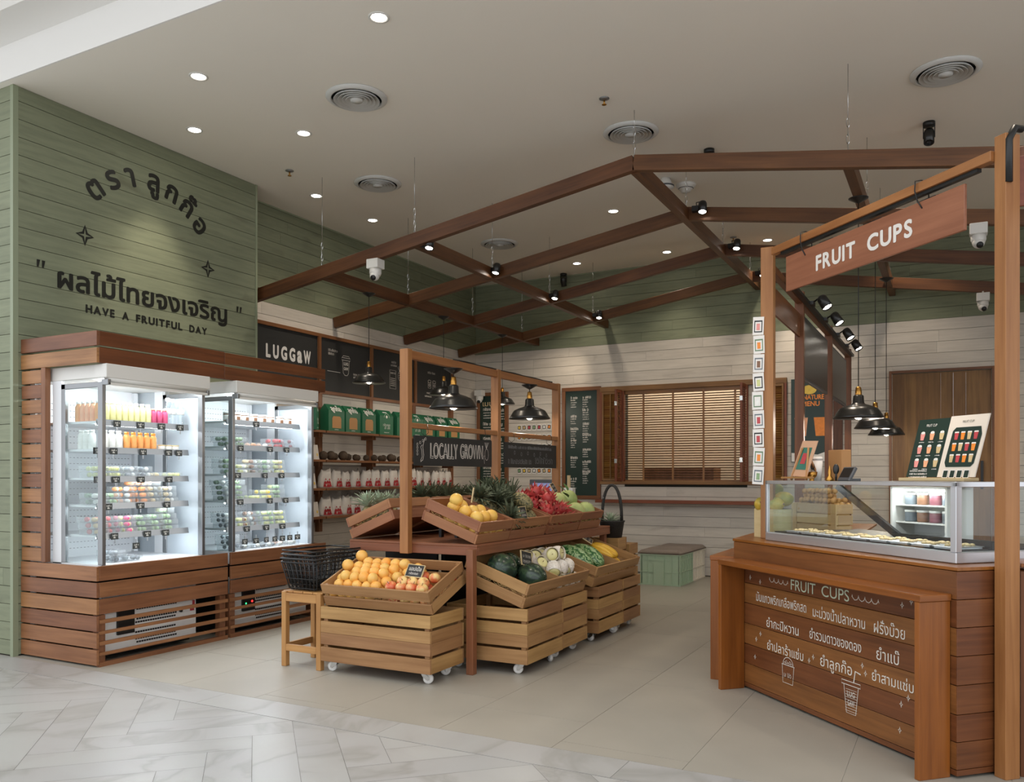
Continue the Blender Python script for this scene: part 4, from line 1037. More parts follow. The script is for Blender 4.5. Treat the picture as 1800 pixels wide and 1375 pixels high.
mb = MB(); mb.box(.026, .0305, .005, .03, .03, .055, Matrix.Rotation(-.13, 4, 'Y')); part('pouch_mark', mb, M_['c_yellow'], t)
for i, z in enumerate((1.305, 1.033, .763)): stand(t, (LX + .2, 6.12 - .04 * (i == 1), z + .0005), 'small white pouch at the left end of the %s shelf, by the chiller' % ORD[i + 1], 'white pouches', rot=.2)
# ------------------------------------------------------------------ stool, baskets, rolling crates
def stool_():
    x0, x1, y0, y1, h = -3.605, -3.30, 3.816, 4.11, .456
    t = thing('stool', 'square wooden slatted stool carrying the black wire baskets', 'stool', (-3.45, 3.96, 0))
    for x in (x0, x1 - .035):
        for y in (y0, y1 - .035):
            mb = MB(); mb.box(x, x + .035, y, y + .035, 0, h - .012 if y > y0 else h - .004, tint=.5); part('leg', mb, M_['stool'], t, bev=.002)
    for k in range(4):
        mb = MB(); w_ = (x1 - x0 - .012) / 4; mb.box(x0 + k * (w_ + .004), x0 + k * (w_ + .004) + w_, y0 + .018, y1, h - .012, h, tint=.4 + .1 * k); part('seat_slat', mb, M_['stool'], t, bev=.0015)
    for z0, z1 in ((h - .062, h - .013), (.095, .135)):
        for a in ((x0 + .035, x1 - .035, y0, y0 + .018), (x0 + .035, x1 - .035, y1 - .018, y1), (x0, x0 + .018, y0 + .035, y1 - .035), (x1 - .018, x1, y0 + .035, y1 - .035)):
            mb = MB(); mb.box(*a, z0, z1, tint=.5); part('apron' if z0 > .3 else 'stretcher', mb, M_['stool'], t, bev=.0015)
stool_()
def wire_basket():
    t = thing('wire_basket', 'x', 'basket')
    a, b, h = .205, .145, .19; a2, b2 = .165, .11
    def rect(x, y, z, r=.02):
        P = []
        for cx_, cy_, s in ((x - r, y - r, 0), (-x + r, y - r, 90), (-x + r, -y + r, 180), (x - r, -y + r, 270)):
            for k in range(4): q = R(s + k * 30); P.append((cx_ + r * math.cos(q), cy_ + r * math.sin(q), z))
        return P
    mb = MB()
    for z, s in ((h, 1), (h - .022, .985)): mb.tube(rect(a * s, b * s, z), .0052, 6, True)
    part('rim', mb, M_['black'], t)
    mb = MB()
    for z, f in ((.12, .65), (.07, .38), (.012, .06)): mb.tube(rect(a2 + (a - a2) * f, b2 + (b - b2) * f, z), .0026, 5, True)
    for k in range(11):
        x = -1 + 2 * k / 10 if k not in () else 0
        for s in (1, -1): mb.tube([(x * a * .92, s * b * .985, h - .02), (x * a2 * .92, s * b2, .008), (x * a2 * .92, s * b2 * .9, .002), (x * a2 * .92, 0, .002)], .0034, 5)
    for k in range(8):
        y = -1 + 2 * k / 7
        for s in (1, -1): mb.tube([(s * a * .985, y * b * .9, h - .02), (s * a2, y * b2 * .9, .008), (s * a2 * .9, y * b2 * .9, .003), (0, y * b2 * .9, .003)], .0034, 5)
    part('wire_body', mb, M_['black'], t)
    for s in (1, -1):
        mb = MB(); mb.tube([(-.08, s * b * .97, h), (-.075, s * b * .8, h + .006), (.075, s * b * .8, h + .006), (.08, s * b * .97, h)], .004, 6); part('handle', mb, M_['black'], t)
    return t
wb = wire_basket()
for i in range(3):
    stand(wb, (-3.475 + .004 * i, 4.02 + .006 * i, .4605 + i * .0235), 'black wire shopping basket on the wooden stool, %s of the nested stack' % ('lowest', 'middle', 'topmost')[i], 'nested wire baskets', rot=1.55 - .05 * i)

def caster(t, x, y, rot):
    M = Matrix.Translation((x, y, 0)) @ Matrix.Rotation(rot, 4, 'Z')
    mb = MB(); mb.lathe([(.0, -.010), (.024, -.011), (.029, -.006), (.029, .006), (.024, .011), (0, .010)], n=18, M=M @ Matrix.Translation((.016, 0, .029)), axis='y')
    mb.lathe([(0, -.0125), (.010, -.0125), (.010, .0125), (0, .0125)], n=10, M=M @ Matrix.Translation((.016, 0, .029)), axis='y')
    part('wheel', mb, M_['wheel'], t)
    mb = MB()
    for s in (-1, 1): mb.prism([(.024, .024), (.024, .036), (-.004, .064), (-.026, .064), (-.014, .042), (.010, .022)], s * .0155 - .0015, s * .0155 + .0015, M @ Matrix.Rotation(R(90), 4, 'X'), tint=.5)
    mb.box(-.034, .022, -.026, .026, .062, .067, M, tint=.5)
    part('caster_fork', mb, M_['chrome'], t)
def trolley(x0, x1, y0, y1, label, z0=.067, z1=.386):
    t = thing('rolling_crate', label, 'rolling crate', ((x0 + x1) / 2, (y0 + y1) / 2, 0), group='rolling crates under the display table')
    th = .014; L_ = [(z0, z0 + .082), (z0 + .098, z0 + .166), (z0 + .167, z0 + .233), (z0 + .249, z1)]
    for i, (a, b) in enumerate(L_):
        for k, q in enumerate(((x0, x1, y0, y0 + th), (x0, x1, y1 - th, y1), (x0, x0 + th, y0 + th, y1 - th), (x1 - th, x1, y0 + th, y1 - th))):
            mb = MB(); mb.box(*q, a, b, tint=random.random()); part('side_board', mb, M_['crate'], t, bev=.0015)
    for x in (x0 + th, x1 - th - .03):
        for y in (y0 + th, y1 - th - .03):
            mb = MB(); mb.box(x, x + .03, y, y + .03, z0, z1 - .01, tint=.3); part('corner_post', mb, M_['crate'], t)
    mb = MB(); mb.box(x0 + th, x1 - th, y0 + th, y1 - th, z0, z0 + .012, tint=.2); part('base_board', mb, M_['crate'], t)
    for x in (x0 + .06, x1 - .07):
        for y in (y0 + .06, y1 - .06): caster(t, x, y, random.uniform(0, 6.28))
    return t
trolley(-3.285, -2.518, 3.80, 4.155, 'front rolling crate under the tilted tray of oranges and apples')
trolley(-2.70, -2.158, 4.255, 4.752, 'rolling crate nearest the table leg, under the dark melons')
trolley(-2.70, -2.166, 4.762, 5.16, 'rolling crate under the netted pears, second from the table leg')
trolley(-2.70, -2.158, 5.335, 5.812, 'rolling crate under the long striped melons, third from the table leg')
trolley(-2.70, -2.158, 5.82, 6.2, 'rolling crate under the yellow melons, farthest from the table leg')

TIL = {}
def tilted(name, label, w_, d_, h, loc, rz, tilt, m='crate', divider=None, grp=None):
    """an open slatted crate; local x runs along the low front edge, local y back and up the slope; loc is the middle of the front bottom edge"""
    e = (Matrix.Rotation(rz, 4, 'Z') @ Matrix.Rotation(tilt, 4, 'X')).to_euler()
    t = thing(name, label, 'crate', loc, tuple(e), grp)
    th = .013; g_ = .017; hb = (h - g_) / 2
    for i, (a, b) in enumerate(((0, hb), (hb + g_, h))):
        for k, q in enumerate(((-w_ / 2, w_ / 2, 0, th), (-w_ / 2, w_ / 2, d_ - th, d_), (-w_ / 2, -w_ / 2 + th, th, d_ - th), (w_ / 2 - th, w_ / 2, th, d_ - th))):
            mb = MB(); mb.box(*q, a, b, tint=random.uniform(.2, .8)); part('slat_board', mb, M_[m], t, world=False, bev=.0015)
    mb = MB(); mb.box(-w_ / 2 + th, w_ / 2 - th, th, d_ - th, .004, .014, tint=.2); part('base_board', mb, M_[m], t, world=False)
    for sx in (-1, 1):
        for yy in (th, d_ - th - .02):
            mb = MB(); x = sx * (w_ / 2 - th - .01); mb.box(x - .01, x + .01, yy, yy + .02, .014, h - .006, tint=.3); part('corner_block', mb, M_[m], t, world=False)
    if divider is not None:
        mb = MB(); mb.box(divider - .006, divider + .006, th, d_ - th, .014, h - .004, tint=.5); part('divider', mb, M_[m], t, world=False)
    MW[t.name] = Matrix.Translation(loc) @ e.to_matrix().to_4x4()
    # straw packed against the slats and under the goods
    sb = MB(); rs = random.Random(len(TIL) + 5); Mx = MW[t.name]
    for k in range(int(230 * w_)):
        side = rs.random()
        if side < .45: x, y = rs.uniform(-w_ / 2 + .02, w_ / 2 - .02), th + .004 + rs.random() * .01; dx, dy = rs.uniform(-.05, .05), rs.uniform(-.012, .01)
        elif side < .8: x, y = (1 if rs.random() < .5 else -1) * (w_ / 2 - th - .006), rs.uniform(.02, d_ - .03); dx, dy = rs.uniform(-.01, .01), rs.uniform(-.05, .05)
        else: x, y = rs.uniform(-w_ / 2 + .04, w_ / 2 - .04), rs.uniform(.04, d_ - .04); dx, dy = rs.uniform(-.05, .05), rs.uniform(-.05, .05)
        z = hb + g_ / 2 + rs.uniform(-.012, .012) if side < .8 else rs.uniform(.02, .04)
        P = []
        for q in range(4):
            f = q / 3 - .5
            xx = max(-w_ / 2 + th * .4, min(w_ / 2 - th * .4, x + dx * f * 2)); yy = max(th * .3, min(d_ - th * .4, y + dy * f * 2 + (0 if rs.random() < .9 else -.015)))
            P.append(Mx @ Vector((xx, yy, z + .012 * math.sin(q * 2 + k) * (1 if side < .8 else .5))))
        sb.tube(P, .0011, 3, caps=False)
    s = solo('straw_lining', sb, M_['straw'], 'loose straw sticking out between the slats of the %s' % label.split(',')[0].replace('tilted ', ''), 'straw', loc=tuple(Mx @ Vector((0, d_ / 2, .02))), world=True); s['kind'] = 'stuff'
    TIL[name + label] = t
    return t, Mx
def put(proto, Mx, p, rot, label, group, scale=None):
    q = (Mx @ Vector(p)); e = (Mx.to_3x3().to_4x4() @ Euler(rot).to_matrix().to_4x4()).to_euler()
    if proto not in PROTO:
        PROTO.append(proto); proto.location = q; proto.rotation_euler = e
        if scale: proto.scale = (scale,) * 3
        proto['label'] = label
        if group: proto['group'] = group
        return proto
    return dup(proto, q, e, label, group, scale)
def fruit(name, m, cat, r, fn=None, stem=None, n=14, mm=10):
    mb = MB(); mb.ball((0, 0, 0), r, n=n, m=mm, fn=fn)
    if stem is None: return solo(name, mb, M_[m], 'x', cat)
    t = thing(name, 'x', cat); part('skin', mb, M_[m], t)
    mb = MB(); mb.tube(stem, .002, 5); part('stem', mb, M_['c_brown'], t)
    return t
orange = fruit('orange', 'orange', 'orange', (.036, .036, .034)); yorange = fruit('yellow_orange', 'yorange', 'orange', (.042, .042, .04))
apple = fruit('apple', 'apple', 'apple', (.037, .037, .034), fn=lambda p: 1 - .22 * max(0, abs(p.z) - .8) / .2 * (1 if p.z > 0 else .6) + .03 * p.z, stem=[(0, 0, .024), (.003, 0, .034), (.006, .002, .043)])
rf = random.Random(2)
rx = lambda: (rf.uniform(0, 6), rf.uniform(0, 6), rf.uniform(0, 6))
# front tray: oranges on the left, apples on the right
T0, Mx = tilted('tilted_crate', 'tilted slatted crate of oranges and apples, on the front rolling crate', .755, .385, .137, (-2.905, 3.842, .387), 0, R(21), 'crate')
go = 'oranges in the front tray'
for lay, z in enumerate((.056, .102, .140)):
    for r_ in range(6 - lay):
        for c in range(8):
            x = -.335 + c * .066 + (.033 if (r_ + lay) % 2 else 0); y = .05 + r_ * .062 + lay * .031
            if x > -.02 + r_ * .03 - .03 * (lay == 2) or x < -.335 + (.04 if lay == 2 else 0): continue
            put(orange, Mx, (x + rf.uniform(-.003, .003), y, z + rf.uniform(-.004, .004)), rx(), 'orange in the heap filling the left half of the front tray', go, rf.uniform(.9, 1.0))
put(orange, Mx, (-.30, .325, .168), rx(), 'orange perched highest in the back left corner of the front tray', None, 1.05); put(orange, Mx, (-.318, .205, .165), rx(), 'orange resting high at the left edge of the front tray', None, 1.0)
ga = 'apples in the front tray'
for lay, (z, nr) in enumerate(((.05, 5), (.105, 3))):
    for r_ in range(nr):
        for c in range(6):
            x = .03 + c * .071 + (.035 if (r_ + lay) % 2 else 0); y = .052 + r_ * .068 + lay * .034
            if x > .342 - lay * .03 or x < .06 + r_ * .03: continue
            if r_ > 2 and rf.random() < .35: continue
            put(apple, Mx, (x, y, z), (rf.uniform(-.9, .5), rf.uniform(-.6, .6), rf.uniform(0, 6)), 'red and yellow apple in the right half of the front tray', ga, rf.uniform(.92, 1.0))
def sign_card(w_, h, words, name='price_board'):
    t = thing(name, 'x', 'price sign')
    mb = MB(); mb.box(-w_ / 2, w_ / 2, -.003, .003, 0, h); part('board', mb, M_['board'], t)
    mb = MB()
    for q in ((-w_ / 2 - .004, w_ / 2 + .004, -.004, .004, -.004, 0), (-w_ / 2 - .004, w_ / 2 + .004, -.004, .004, h, h + .004), (-w_ / 2 - .004, -w_ / 2, -.004, .004, 0, h), (w_ / 2, w_ / 2 + .004, -.004, .004, 0, h)): mb.box(*q, tint=.7)
    part('frame', mb, M_['pine'], t)
    mb = MB(); Mt = plane((0, -.0036, 0), (1, 0, 0), (0, 0, 1)); rr = random.Random(len(words))
    if words[0] != '~': text(mb, words, Mt, -w_ * .38, w_ * .38, h * .5, h * .26, .008, ref='thai'); scrib(mb, Mt, -w_ * .3, w_ * .3, h * .16, h * .2, .002, rr)
    else:
        for k in range(2): scrib(mb, Mt, -w_ * .36, w_ * .36, h * (.56 - .4 * k), h * .22, .002, rr)
    part('handwriting', mb, M_['chalk'], t)
    return t
sc1 = sign_card(.115, .07, 'แอปเปิ้ล')
put(sc1, Mx, (.17, .17, .135), (R(-50), 0, R(-5)), 'small black price board lettered in white chalk among the apples', None)
# crate two: dark melons and netted pears
T1, Mx = tilted('tilted_crate', 'tilted slatted crate of dark melons and netted pears, beside the table leg', .89, .44, .145, (-2.188, 4.70, .388), R(90), R(19), 'crate', divider=.0)
mel = fruit('dark_melon', 'melon', 'melon', (.10, .088, .088)); 
for i, (x, y, z, s, rz) in enumerate(((-.30, .27, .12, 1.1, .3), (-.17, .12, .112, 1.0, 1.2), (-.075, .185, .10, .82, 2.0), (-.085, .33, .105, .85, .8))):
    put(mel, Mx, (x, y, z), (.2 * i, .3, rz), 'dark green melon, ' + ('largest, at the back left of its crate', 'nearest the front edge, with a pale patch', 'beside the front one, next to the pears', 'behind the black price board')[i], 'dark melons', s)
scm = sign_card(.10, .085, '~x'); put(scm, Mx, (-.115, .20, .155), (R(-35), .15, R(-15)), 'black price board leaning on the dark melons', None)
def pear():
    t = thing('netted_pear', 'x', 'pear'); mb = MB(); mb.ball((0, 0, 0), (.046, .046, .044), n=14, m=10, fn=lambda p: 1 - .25 * max(0, abs(p.z) - .82) / .18); part('skin', mb, M_['pear'], t)
    mb = MB(); n = 18; prof = [(.042, -.030), (.049, -.018), (.051, 0), (.049, .02), (.040, .036), (.043, .042)]; mb.lathe(prof, n=n); del mb.f[-2:], mb.uv[-2:], mb.tint[-2:], mb.sm[-2:], mb.mi[-2:]; part('foam_net', mb, M_['net'], t)
    mb = MB(); mb.tube([(0, 0, .034), (.003, 0, .05)], .002, 5); part('stem', mb, M_['c_brown'], t)
    return t
pr = pear(); k = 0
for lay, z in enumerate((.062, .135, .205)):
    for r_ in range(4 - lay):
        for c in range(4 - lay):
            if lay == 2 and (r_ == 1 or c > 1): continue
            x = .065 + c * .098 + lay * .05; y = .062 + r_ * .096 + lay * .052 + (.02 if lay == 2 else 0)
            put(pr, Mx, (x + rf.uniform(-.003, .003), y, z), (rf.uniform(-1.2, .2), rf.uniform(-.9, .9), rf.uniform(0, 6)), 'pale pear in a white foam net, in the heap beside the dark melons', 'netted pears'); k += 1
sc2 = sign_card(.13, .08, '~pr'); put(sc2, Mx, (.40, .25, .12), (R(-45), 0, R(40)), 'black price board at the right edge of the pears', None)
# crate three: long striped melons and yellow melons
T2, Mx = tilted('tilted_crate', 'tilted slatted crate of striped and yellow melons, farther along the table', .86, .44, .145, (-2.19, 5.725, .388), R(90), R(19), 'crate', divider=.03)
def oblong(name, m, rx_, rr_, cat, lobes=0):
    mb = MB(); mb.ball((0, 0, 0), (rr_, rr_, rx_), n=24, m=14, M=Matrix.Rotation(R(90), 4, 'Y'), fn=lambda p: (1 + (.03 * math.cos(lobes * math.atan2(p.y, p.x)) if lobes else 0)) * (1 + .06 * (1 - abs(p.z)) ** .5))
    return solo(name, mb, M_[m], 'x', cat)
lm = oblong('striped_melon', 'longmelon', .155, .078, 'melon'); ym = oblong('yellow_melon', 'yellowmelon', .115, .043, 'melon', 10)
for i, (x, y, z, r_) in enumerate(((-.29, .235, .11, 1.35), (-.115, .215, .112, 1.25))): put(lm, Mx, (x, y, z), (0, 0, r_), 'long striped green melon, %s' % ('left one of the pair', 'right one, lying nearer the front edge')[i], 'striped melons')
for i, (x, y, z, r_) in enumerate(((.10, .20, .06, 1.4), (.20, .19, .06, 1.45), (.30, .2, .06, 1.5), (.15, .22, .125, 1.4), (.25, .23, .125, 1.5))): put(ym, Mx, (x, y, z), (0, 0, r_), 'long yellow melon beside the striped melons, %s' % ('left one of the lower row', 'middle one of the lower row', 'right one of the lower row', 'left one on top', 'right one on top')[i], 'yellow melons')
sc3 = sign_card(.13, .085, '~ym'); put(sc3, Mx, (.12, .30, .175), (R(-75), 0, R(20)), 'black price board lying on the yellow melons', None)

# ------------------------------------------------------------------ display table with its sign frame
root = thing('display_table', 'long wooden display table with three posts carrying boards and lamps', 'table', (-2.91, 5.25, 0))
tx0, tx1, ty0, ty1 = -3.385, -2.452, 4.19, 6.31
mb = MB(); mb.box(tx0, tx1, ty0, ty1, .735, .75, tint=.5); part('tabletop', mb, M_['table'], root, bev=.002)
for q in ((tx0, tx1, ty0, ty0 + .022), (tx0, tx1, ty1 - .022, ty1), (tx0, tx0 + .022, ty0 + .022, ty1 - .022), (tx1 - .022, tx1, ty0 + .022, ty1 - .022)):
    mb = MB(); mb.box(*q, .684, .7345, tint=random.uniform(.3, .6)); part('apron', mb, M_['table'], root, bev=.002)
mb = MB(); mb.box(tx1 - .045, tx1 + .0, 4.142, 4.189, 0, .725, tint=.6); part('leg', mb, M_['table'], root, bev=.002)
for x, y in ((tx0 + .005, 4.25), (tx0 + .01, ty1 - .08), (tx1 - .06, ty1 - .08)):
    mb = MB(); mb.box(x, x + .045, y, y + .045, 0, .684, tint=.5); part('leg', mb, M_['table'], root, bev=.002)
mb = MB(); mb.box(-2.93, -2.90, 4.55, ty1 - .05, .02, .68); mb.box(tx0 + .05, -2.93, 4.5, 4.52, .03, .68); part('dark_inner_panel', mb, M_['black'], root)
for y in (4.60, 5.4, 6.0):
    for xs in (-2.98, -2.86): mb = MB(); mb.box(xs, xs + .02, y, y + .03, .75, .92); part('crate_support', mb, M_['black'], root)
for y0, y1, z0 in ((4.142, 4.189, .682), (5.265, 5.31, .75), (6.30, 6.345, .75)):
    mb = MB(); mb.box(-2.965, -2.905, y0, y1, z0, 1.918, tint=.5); part('post', mb, M_['post'], root, bev=.002)
for y0, y1 in ((4.19, 5.265), (5.31, 6.30)):
    mb = MB(); mb.box(-2.945, -2.91, y0, y1, 1.862, 1.912, tint=.3); part('top_beam', mb, M_['post'], root, bev=.002)
    mb = MB(); mb.box(-2.945, -2.91, y0, y1, 1.442, 1.474, tint=.5); part('middle_beam', mb, M_['post'], root, bev=.002)
mb = MB(); mb.tube([(-2.93, 4.7 + .17 * k, 1.918 + .004 * (k % 2)) for k in range(10)], .006, 6); part('lamp_cable', mb, M_['black'], root)
def hang_board(y0, y1, label):
    t = thing('hanging_chalkboard', label, 'chalkboard', (-2.925, (y0 + y1) / 2, 1.3))
    mb = MB(); mb.box(-2.93, -2.92, y0, y1, 1.213, 1.40); part('board', mb, M_['board'], t, bev=.001)
    for y in (y0 + .12, y1 - .12):
        mb = MB(); mb.tube([(-2.925, y, 1.40), (-2.905, y + .01, 1.42), (-2.908, y, 1.475), (-2.948, y, 1.475), (-2.946, y - .01, 1.42), (-2.926, y, 1.40)], .0018, 5); part('hanging_wire', mb, M_['black'], t)
    return t, plane((-2.9195, 0, 0), (0, 1, 0), (0, 0, 1))
t, Mp = hang_board(4.236, 5.2, 'hanging chalkboard with outlined block letters and a drawn chilli pepper')
mb = MB(); outline(mb, 'LOCALLY', Mp, 4.41, 4.735, 1.262, .098, .0055); outline(mb, 'GROWN', Mp, 4.77, 5.07, 1.268, .095, .0055); part('lettering', mb, M_['chalk'], t)
mb = MB(); mb.stroke([(4.335, 1.36), (4.325, 1.33), (4.335, 1.28), (4.325, 1.25), (4.30, 1.238), (4.30, 1.246), (4.318, 1.27), (4.312, 1.31), (4.30, 1.33), (4.318, 1.343)], Mp, .004); mb.stroke([(4.335, 1.36), (4.345, 1.385)], Mp, .004)
for k in range(4): mb.stroke(circ(4.265 + k * .03, 1.345 + k * .012, .008, .008, 8), Mp, .0025, closed=True)
for k in range(3): mb.stroke(circ(4.265, 1.285 + k * .02, .008, .007, 8), Mp, .0025, closed=True)
mb.stroke(circ(5.125, 1.30, .025, .04), Mp, .003, closed=True); mb.stroke([(5.095, 1.235), (5.085, 1.29), (5.105, 1.29)], Mp, .003)
for k in range(6): mb.stroke([(5.12, 1.34), (5.095 + k * .012, 1.385)], Mp, .0025)
part('chalk_drawing', mb, M_['chalk'], t)
t, Mp = hang_board(5.39, 6.29, 'hanging chalkboard with faint grey handwriting, right of the lettered one')
rr = random.Random(14); mb = MB(); scrib(mb, Mp, 5.45, 6.2, 1.355, .022, .0025, rr); part('handwriting', mb, M_['c_grey'], t); mb = MB()
for k in range(6): mb.stroke(circ(5.55 + k * .11, 1.325 - .01 * (k % 2), .01, .014, 8), Mp, .002, closed=True)
part('fruit_doodle', mb, M_['c_grey'], t); mb = MB(); scrib(mb, Mp, 5.45, 5.83, 1.24, .035, .0028, rr); scrib(mb, Mp, 5.9, 6.22, 1.245, .055, .0028, rr); part('handwriting', mb, M_['c_grey'], t)

def pendant(cord, canopy_z=None):
    """enamel shade; origin at the rim; cord: length of flex above the socket"""
    t = thing('pendant_lamp', 'x', 'pendant lamp')
    mb = MB(); s = 1.0
    prof = [(.160, 0), (.162, .004), (.150, .020), (.134, .048), (.120, .066), (.085, .082), (.045, .095), (.036, .105), (.033, .15), (.024, .158), (.022, .156), (.030, .146), (.033, .104), (.043, .091), (.083, .078), (.117, .062), (.131, .044), (.147, .016), (.158, 0)]
    mb.lathe(prof, n=32); part('shade', mb, M_['shade'], t)
    mb = MB(); mb.lathe([(.020, .155), (.021, .158), (.021, .185), (.018, .19), (.018, .205), (.012, .212), (0, .212)], n=16); part('socket', mb, M_['brass'], t)
    mb = MB(); mb.ball((0, 0, .018), (.027, .027, .025), n=14, m=8); part('bulb', mb, M_['lamp'], t)
    mb = MB(); mb.tube([(0, 0, .21), (0, 0, .21 + cord)], .0032, 6); part('cord', mb, M_['black'], t)
    mb = MB(); z = .21 + cord; mb.lathe([(.006, z - .035), (.02, z - .028), (.062, z - .004), (.064, z), (0, z)], n=20); part('canopy', mb, M_['shade'], t)
    return t
g = 'black enamel pendant lamps'
def lamp_at(t, loc, label, s=1, pw=5):
    stand(t, loc, label, g, scale=s)
    point_light('pendant_light', (loc[0], loc[1], loc[2] + .02 * s - .04), pw, size=.03)
pl = pendant(.055)
lamp_at(pl, (-2.928, 4.697, 1.594), 'near black pendant lamp on the display frame, above the locally grown board')
lamp_at(pl, (-2.928, 5.815, 1.594), 'far black pendant lamp on the display frame, above the faint board')
pw_ = pendant(.668)
for i, (y, l) in enumerate(((6.04, 'black pendant lamp hanging before the chalkboards, nearest the chillers'), (7.285, 'black pendant lamp before the chalkboards, seen past the near display lamp'), (8.55, 'black pendant lamp partly hidden behind the middle display post'))):
    lamp_at(pw_, (-4.66, y, 1.985), l, .92)

# crates on the table: yellow oranges, pineapples, dragonfruit, pomelos towards the aisle
gt = 'tilted crates on the display table'
TZ = .7515
def top_crate(y0, y1, label): return tilted('tilted_crate', label, y1 - y0, .40, .135, (-2.462, (y0 + y1) / 2, TZ), R(90), R(20), 'crate_red', grp=gt)
t, Mx = top_crate(4.185, 4.585, 'tilted slatted crate of yellow oranges at the near corner of the display table')
for lay, (z, nr, nc) in enumerate(((.058, 4, 4), (.125, 3, 3))):
    for r_ in range(nr):
        for c in range(nc):
            if lay == 0 and c == 0 and r_ > 2: continue
            if lay == 1 and (c + r_ > 3): continue
            put(yorange, Mx, (-.133 + c * .086 + lay * .043, .06 + r_ * .086 + lay * .04, z + rf.uniform(-.003, .003)), rx(), 'yellow orange in the near corner crate on the display table', 'yellow oranges', rf.uniform(.97, 1.02))
put(yorange, Mx, (-.09, .27, .172), rx(), 'yellow orange at the top of the heap in the near corner crate', None, 1.0)
sc4 = sign_card(.075, .085, '~xyz'); put(sc4, Mx, (.05, .24, .165), (R(-10), .2, R(25)), 'dark price board standing in the yellow oranges, seen from behind', None)
def pineapple(leaf='pine_leaf', body=True, name='pineapple', n1=44, L=.105):
    t = thing(name, 'x', 'pineapple'); rr = random.Random(31)
    if body:
        mb = MB(); N, Mm = 20, 16
        mb.ball((0, 0, 0), (.056, .056, .088), n=N, m=Mm, fn=lambda p: 1 + .03 * math.sin(math.atan2(p.y, p.x) * 8 + p.z * 14) * math.sin(math.atan2(p.y, p.x) * 8 - p.z * 14)); part('body', mb, M_['pine_skin'], t)
    mb = MB()
    for k in range(n1):
        a = k * 2.4; lv = k / n1; tilt = 1.15 - 1.05 * lv + rr.uniform(-.12, .12); ln = L * (.55 + .5 * math.sin(PI * (.15 + lv * .8))) * rr.uniform(.85, 1.15)
        b0 = Vector((math.cos(a) * .018 * (1 - lv), math.sin(a) * .018 * (1 - lv), .08 + lv * .03)) if body else Vector((math.cos(a) * .015, math.sin(a) * .015, lv * .03))
        d = Vector((math.cos(a) * math.sin(tilt), math.sin(a) * math.sin(tilt), math.cos(tilt))); sd = Vector((-math.sin(a), math.cos(a), 0)); cv = Vector((math.cos(a), math.sin(a), 0))
        vs = []; 
        for i, (f, w_) in enumerate(((0, .010), (.35, .012), (.7, .007), (1, .0008))):
            c = b0 + d * ln * f + cv * (.35 * ln * f * f * math.sin(tilt)) - Vector((0, 0, .25 * ln * f * f * math.sin(tilt)))
            vs += [c - sd * w_ + Vector((0, 0, .004)), c - Vector((0, 0, .002)) - cv * .002, c + sd * w_ + Vector((0, 0, .004))]
        fs = []
        for i in range(3): fs += [(i * 3, i * 3 + 1, i * 3 + 4, i * 3 + 3), (i * 3 + 1, i * 3 + 2, i * 3 + 5, i * 3 + 4)]
        mb.idx(vs, fs)
    part('crown', mb, M_[leaf], t)
    return t
pa = pineapple()
t, Mx = top_crate(4.594, 5.105, 'tilted slatted crate of pineapples, second along the display table')
for i, (x, y, z, rx_, rz2) in enumerate(((.065, .135, .085, -80, 5), (.185, .13, .085, -80, -6), (.13, .17, .18, -76, 2), (-.06, .125, .08, -80, 8))):
    put(pa, Mx, (x, y, z), (R(rx_), 0, R(rz2)), 'pineapple lying crown backwards in the table crate, %s' % ('left one of the right pair', 'rightmost', 'topmost', 'leftmost behind the price board')[i], 'lying pineapples', .95)
for i, (x, y, z, ax, ay) in enumerate(((-.17, .12, .035, 25, -5), (-.12, .26, .075, -5, -10), (-.03, .30, .09, -10, 5), (.03, .35, .10, -20, -8), (-.20, .33, .085, -15, -12), (-.06, .20, .075, 15, -5), (.17, .37, .09, -25, 12))):
    put(pa, Mx, (x, y, z), (R(ax), R(ay), i * 2), 'pineapple standing crown up in the table crate, %s of seven' % ORD[i], 'standing pineapples', .95)
scp = sign_card(.085, .075, '~pine'); put(scp, Mx, (-.03, .045, .115), (R(-35), 0, R(0)), 'black framed price board at the front of the pineapples', None)
def dragon():
    t = thing('dragonfruit', 'x', 'dragonfruit'); mb = MB(); mb.ball((0, 0, 0), (.045, .045, .055), n=14, m=10); part('skin', mb, M_['dragon'], t)
    mb = MB(); rr = random.Random(6)
    for k in range(30):
        z = -0.85 + 1.75 * k / 30; a = k * 2.4; r_ = math.sqrt(max(0, 1 - z * z)); p = Vector((math.cos(a) * r_ * .044, math.sin(a) * r_ * .044, z * .054)); nrm = Vector((math.cos(a) * r_, math.sin(a) * r_, z * .6 + .4)).normalized(); sd = Vector((-math.sin(a), math.cos(a), 0))
        ln = .026 + .012 * (z + 1) / 2
        mb.idx([p - sd * .011, p + sd * .011, p + nrm * ln + Vector((0, 0, .008)), p + nrm * .004 + Vector((0, 0, .012))], [(0, 1, 2), (1, 3, 2), (3, 0, 2)], mi=k % 3 == 0, sm=False)
    part('scales', mb, [M_['dragon'], M_['dragon_tip']], t)
    return t
dg = dragon()
t, Mx = top_crate(5.15, 5.668, 'tilted slatted crate of pink dragonfruit, third along the display table')
for lay, (z, nr, nc) in enumerate(((.062, 3, 4), (.135, 3, 3), (.20, 2, 2))):
    for r_ in range(nr):
        for c in range(nc):
            if lay == 2 and c == 1 and r_ == 0: continue
            put(dg, Mx, (-.185 + c * .122 + lay * .05, .075 + r_ * .11 + lay * .035, z), (rf.uniform(-1.8, -.6), rf.uniform(-.5, .5), rf.uniform(0, 6)), 'pink scaly dragonfruit in the third crate along the display table', 'dragonfruit', rf.uniform(.95, 1.05))
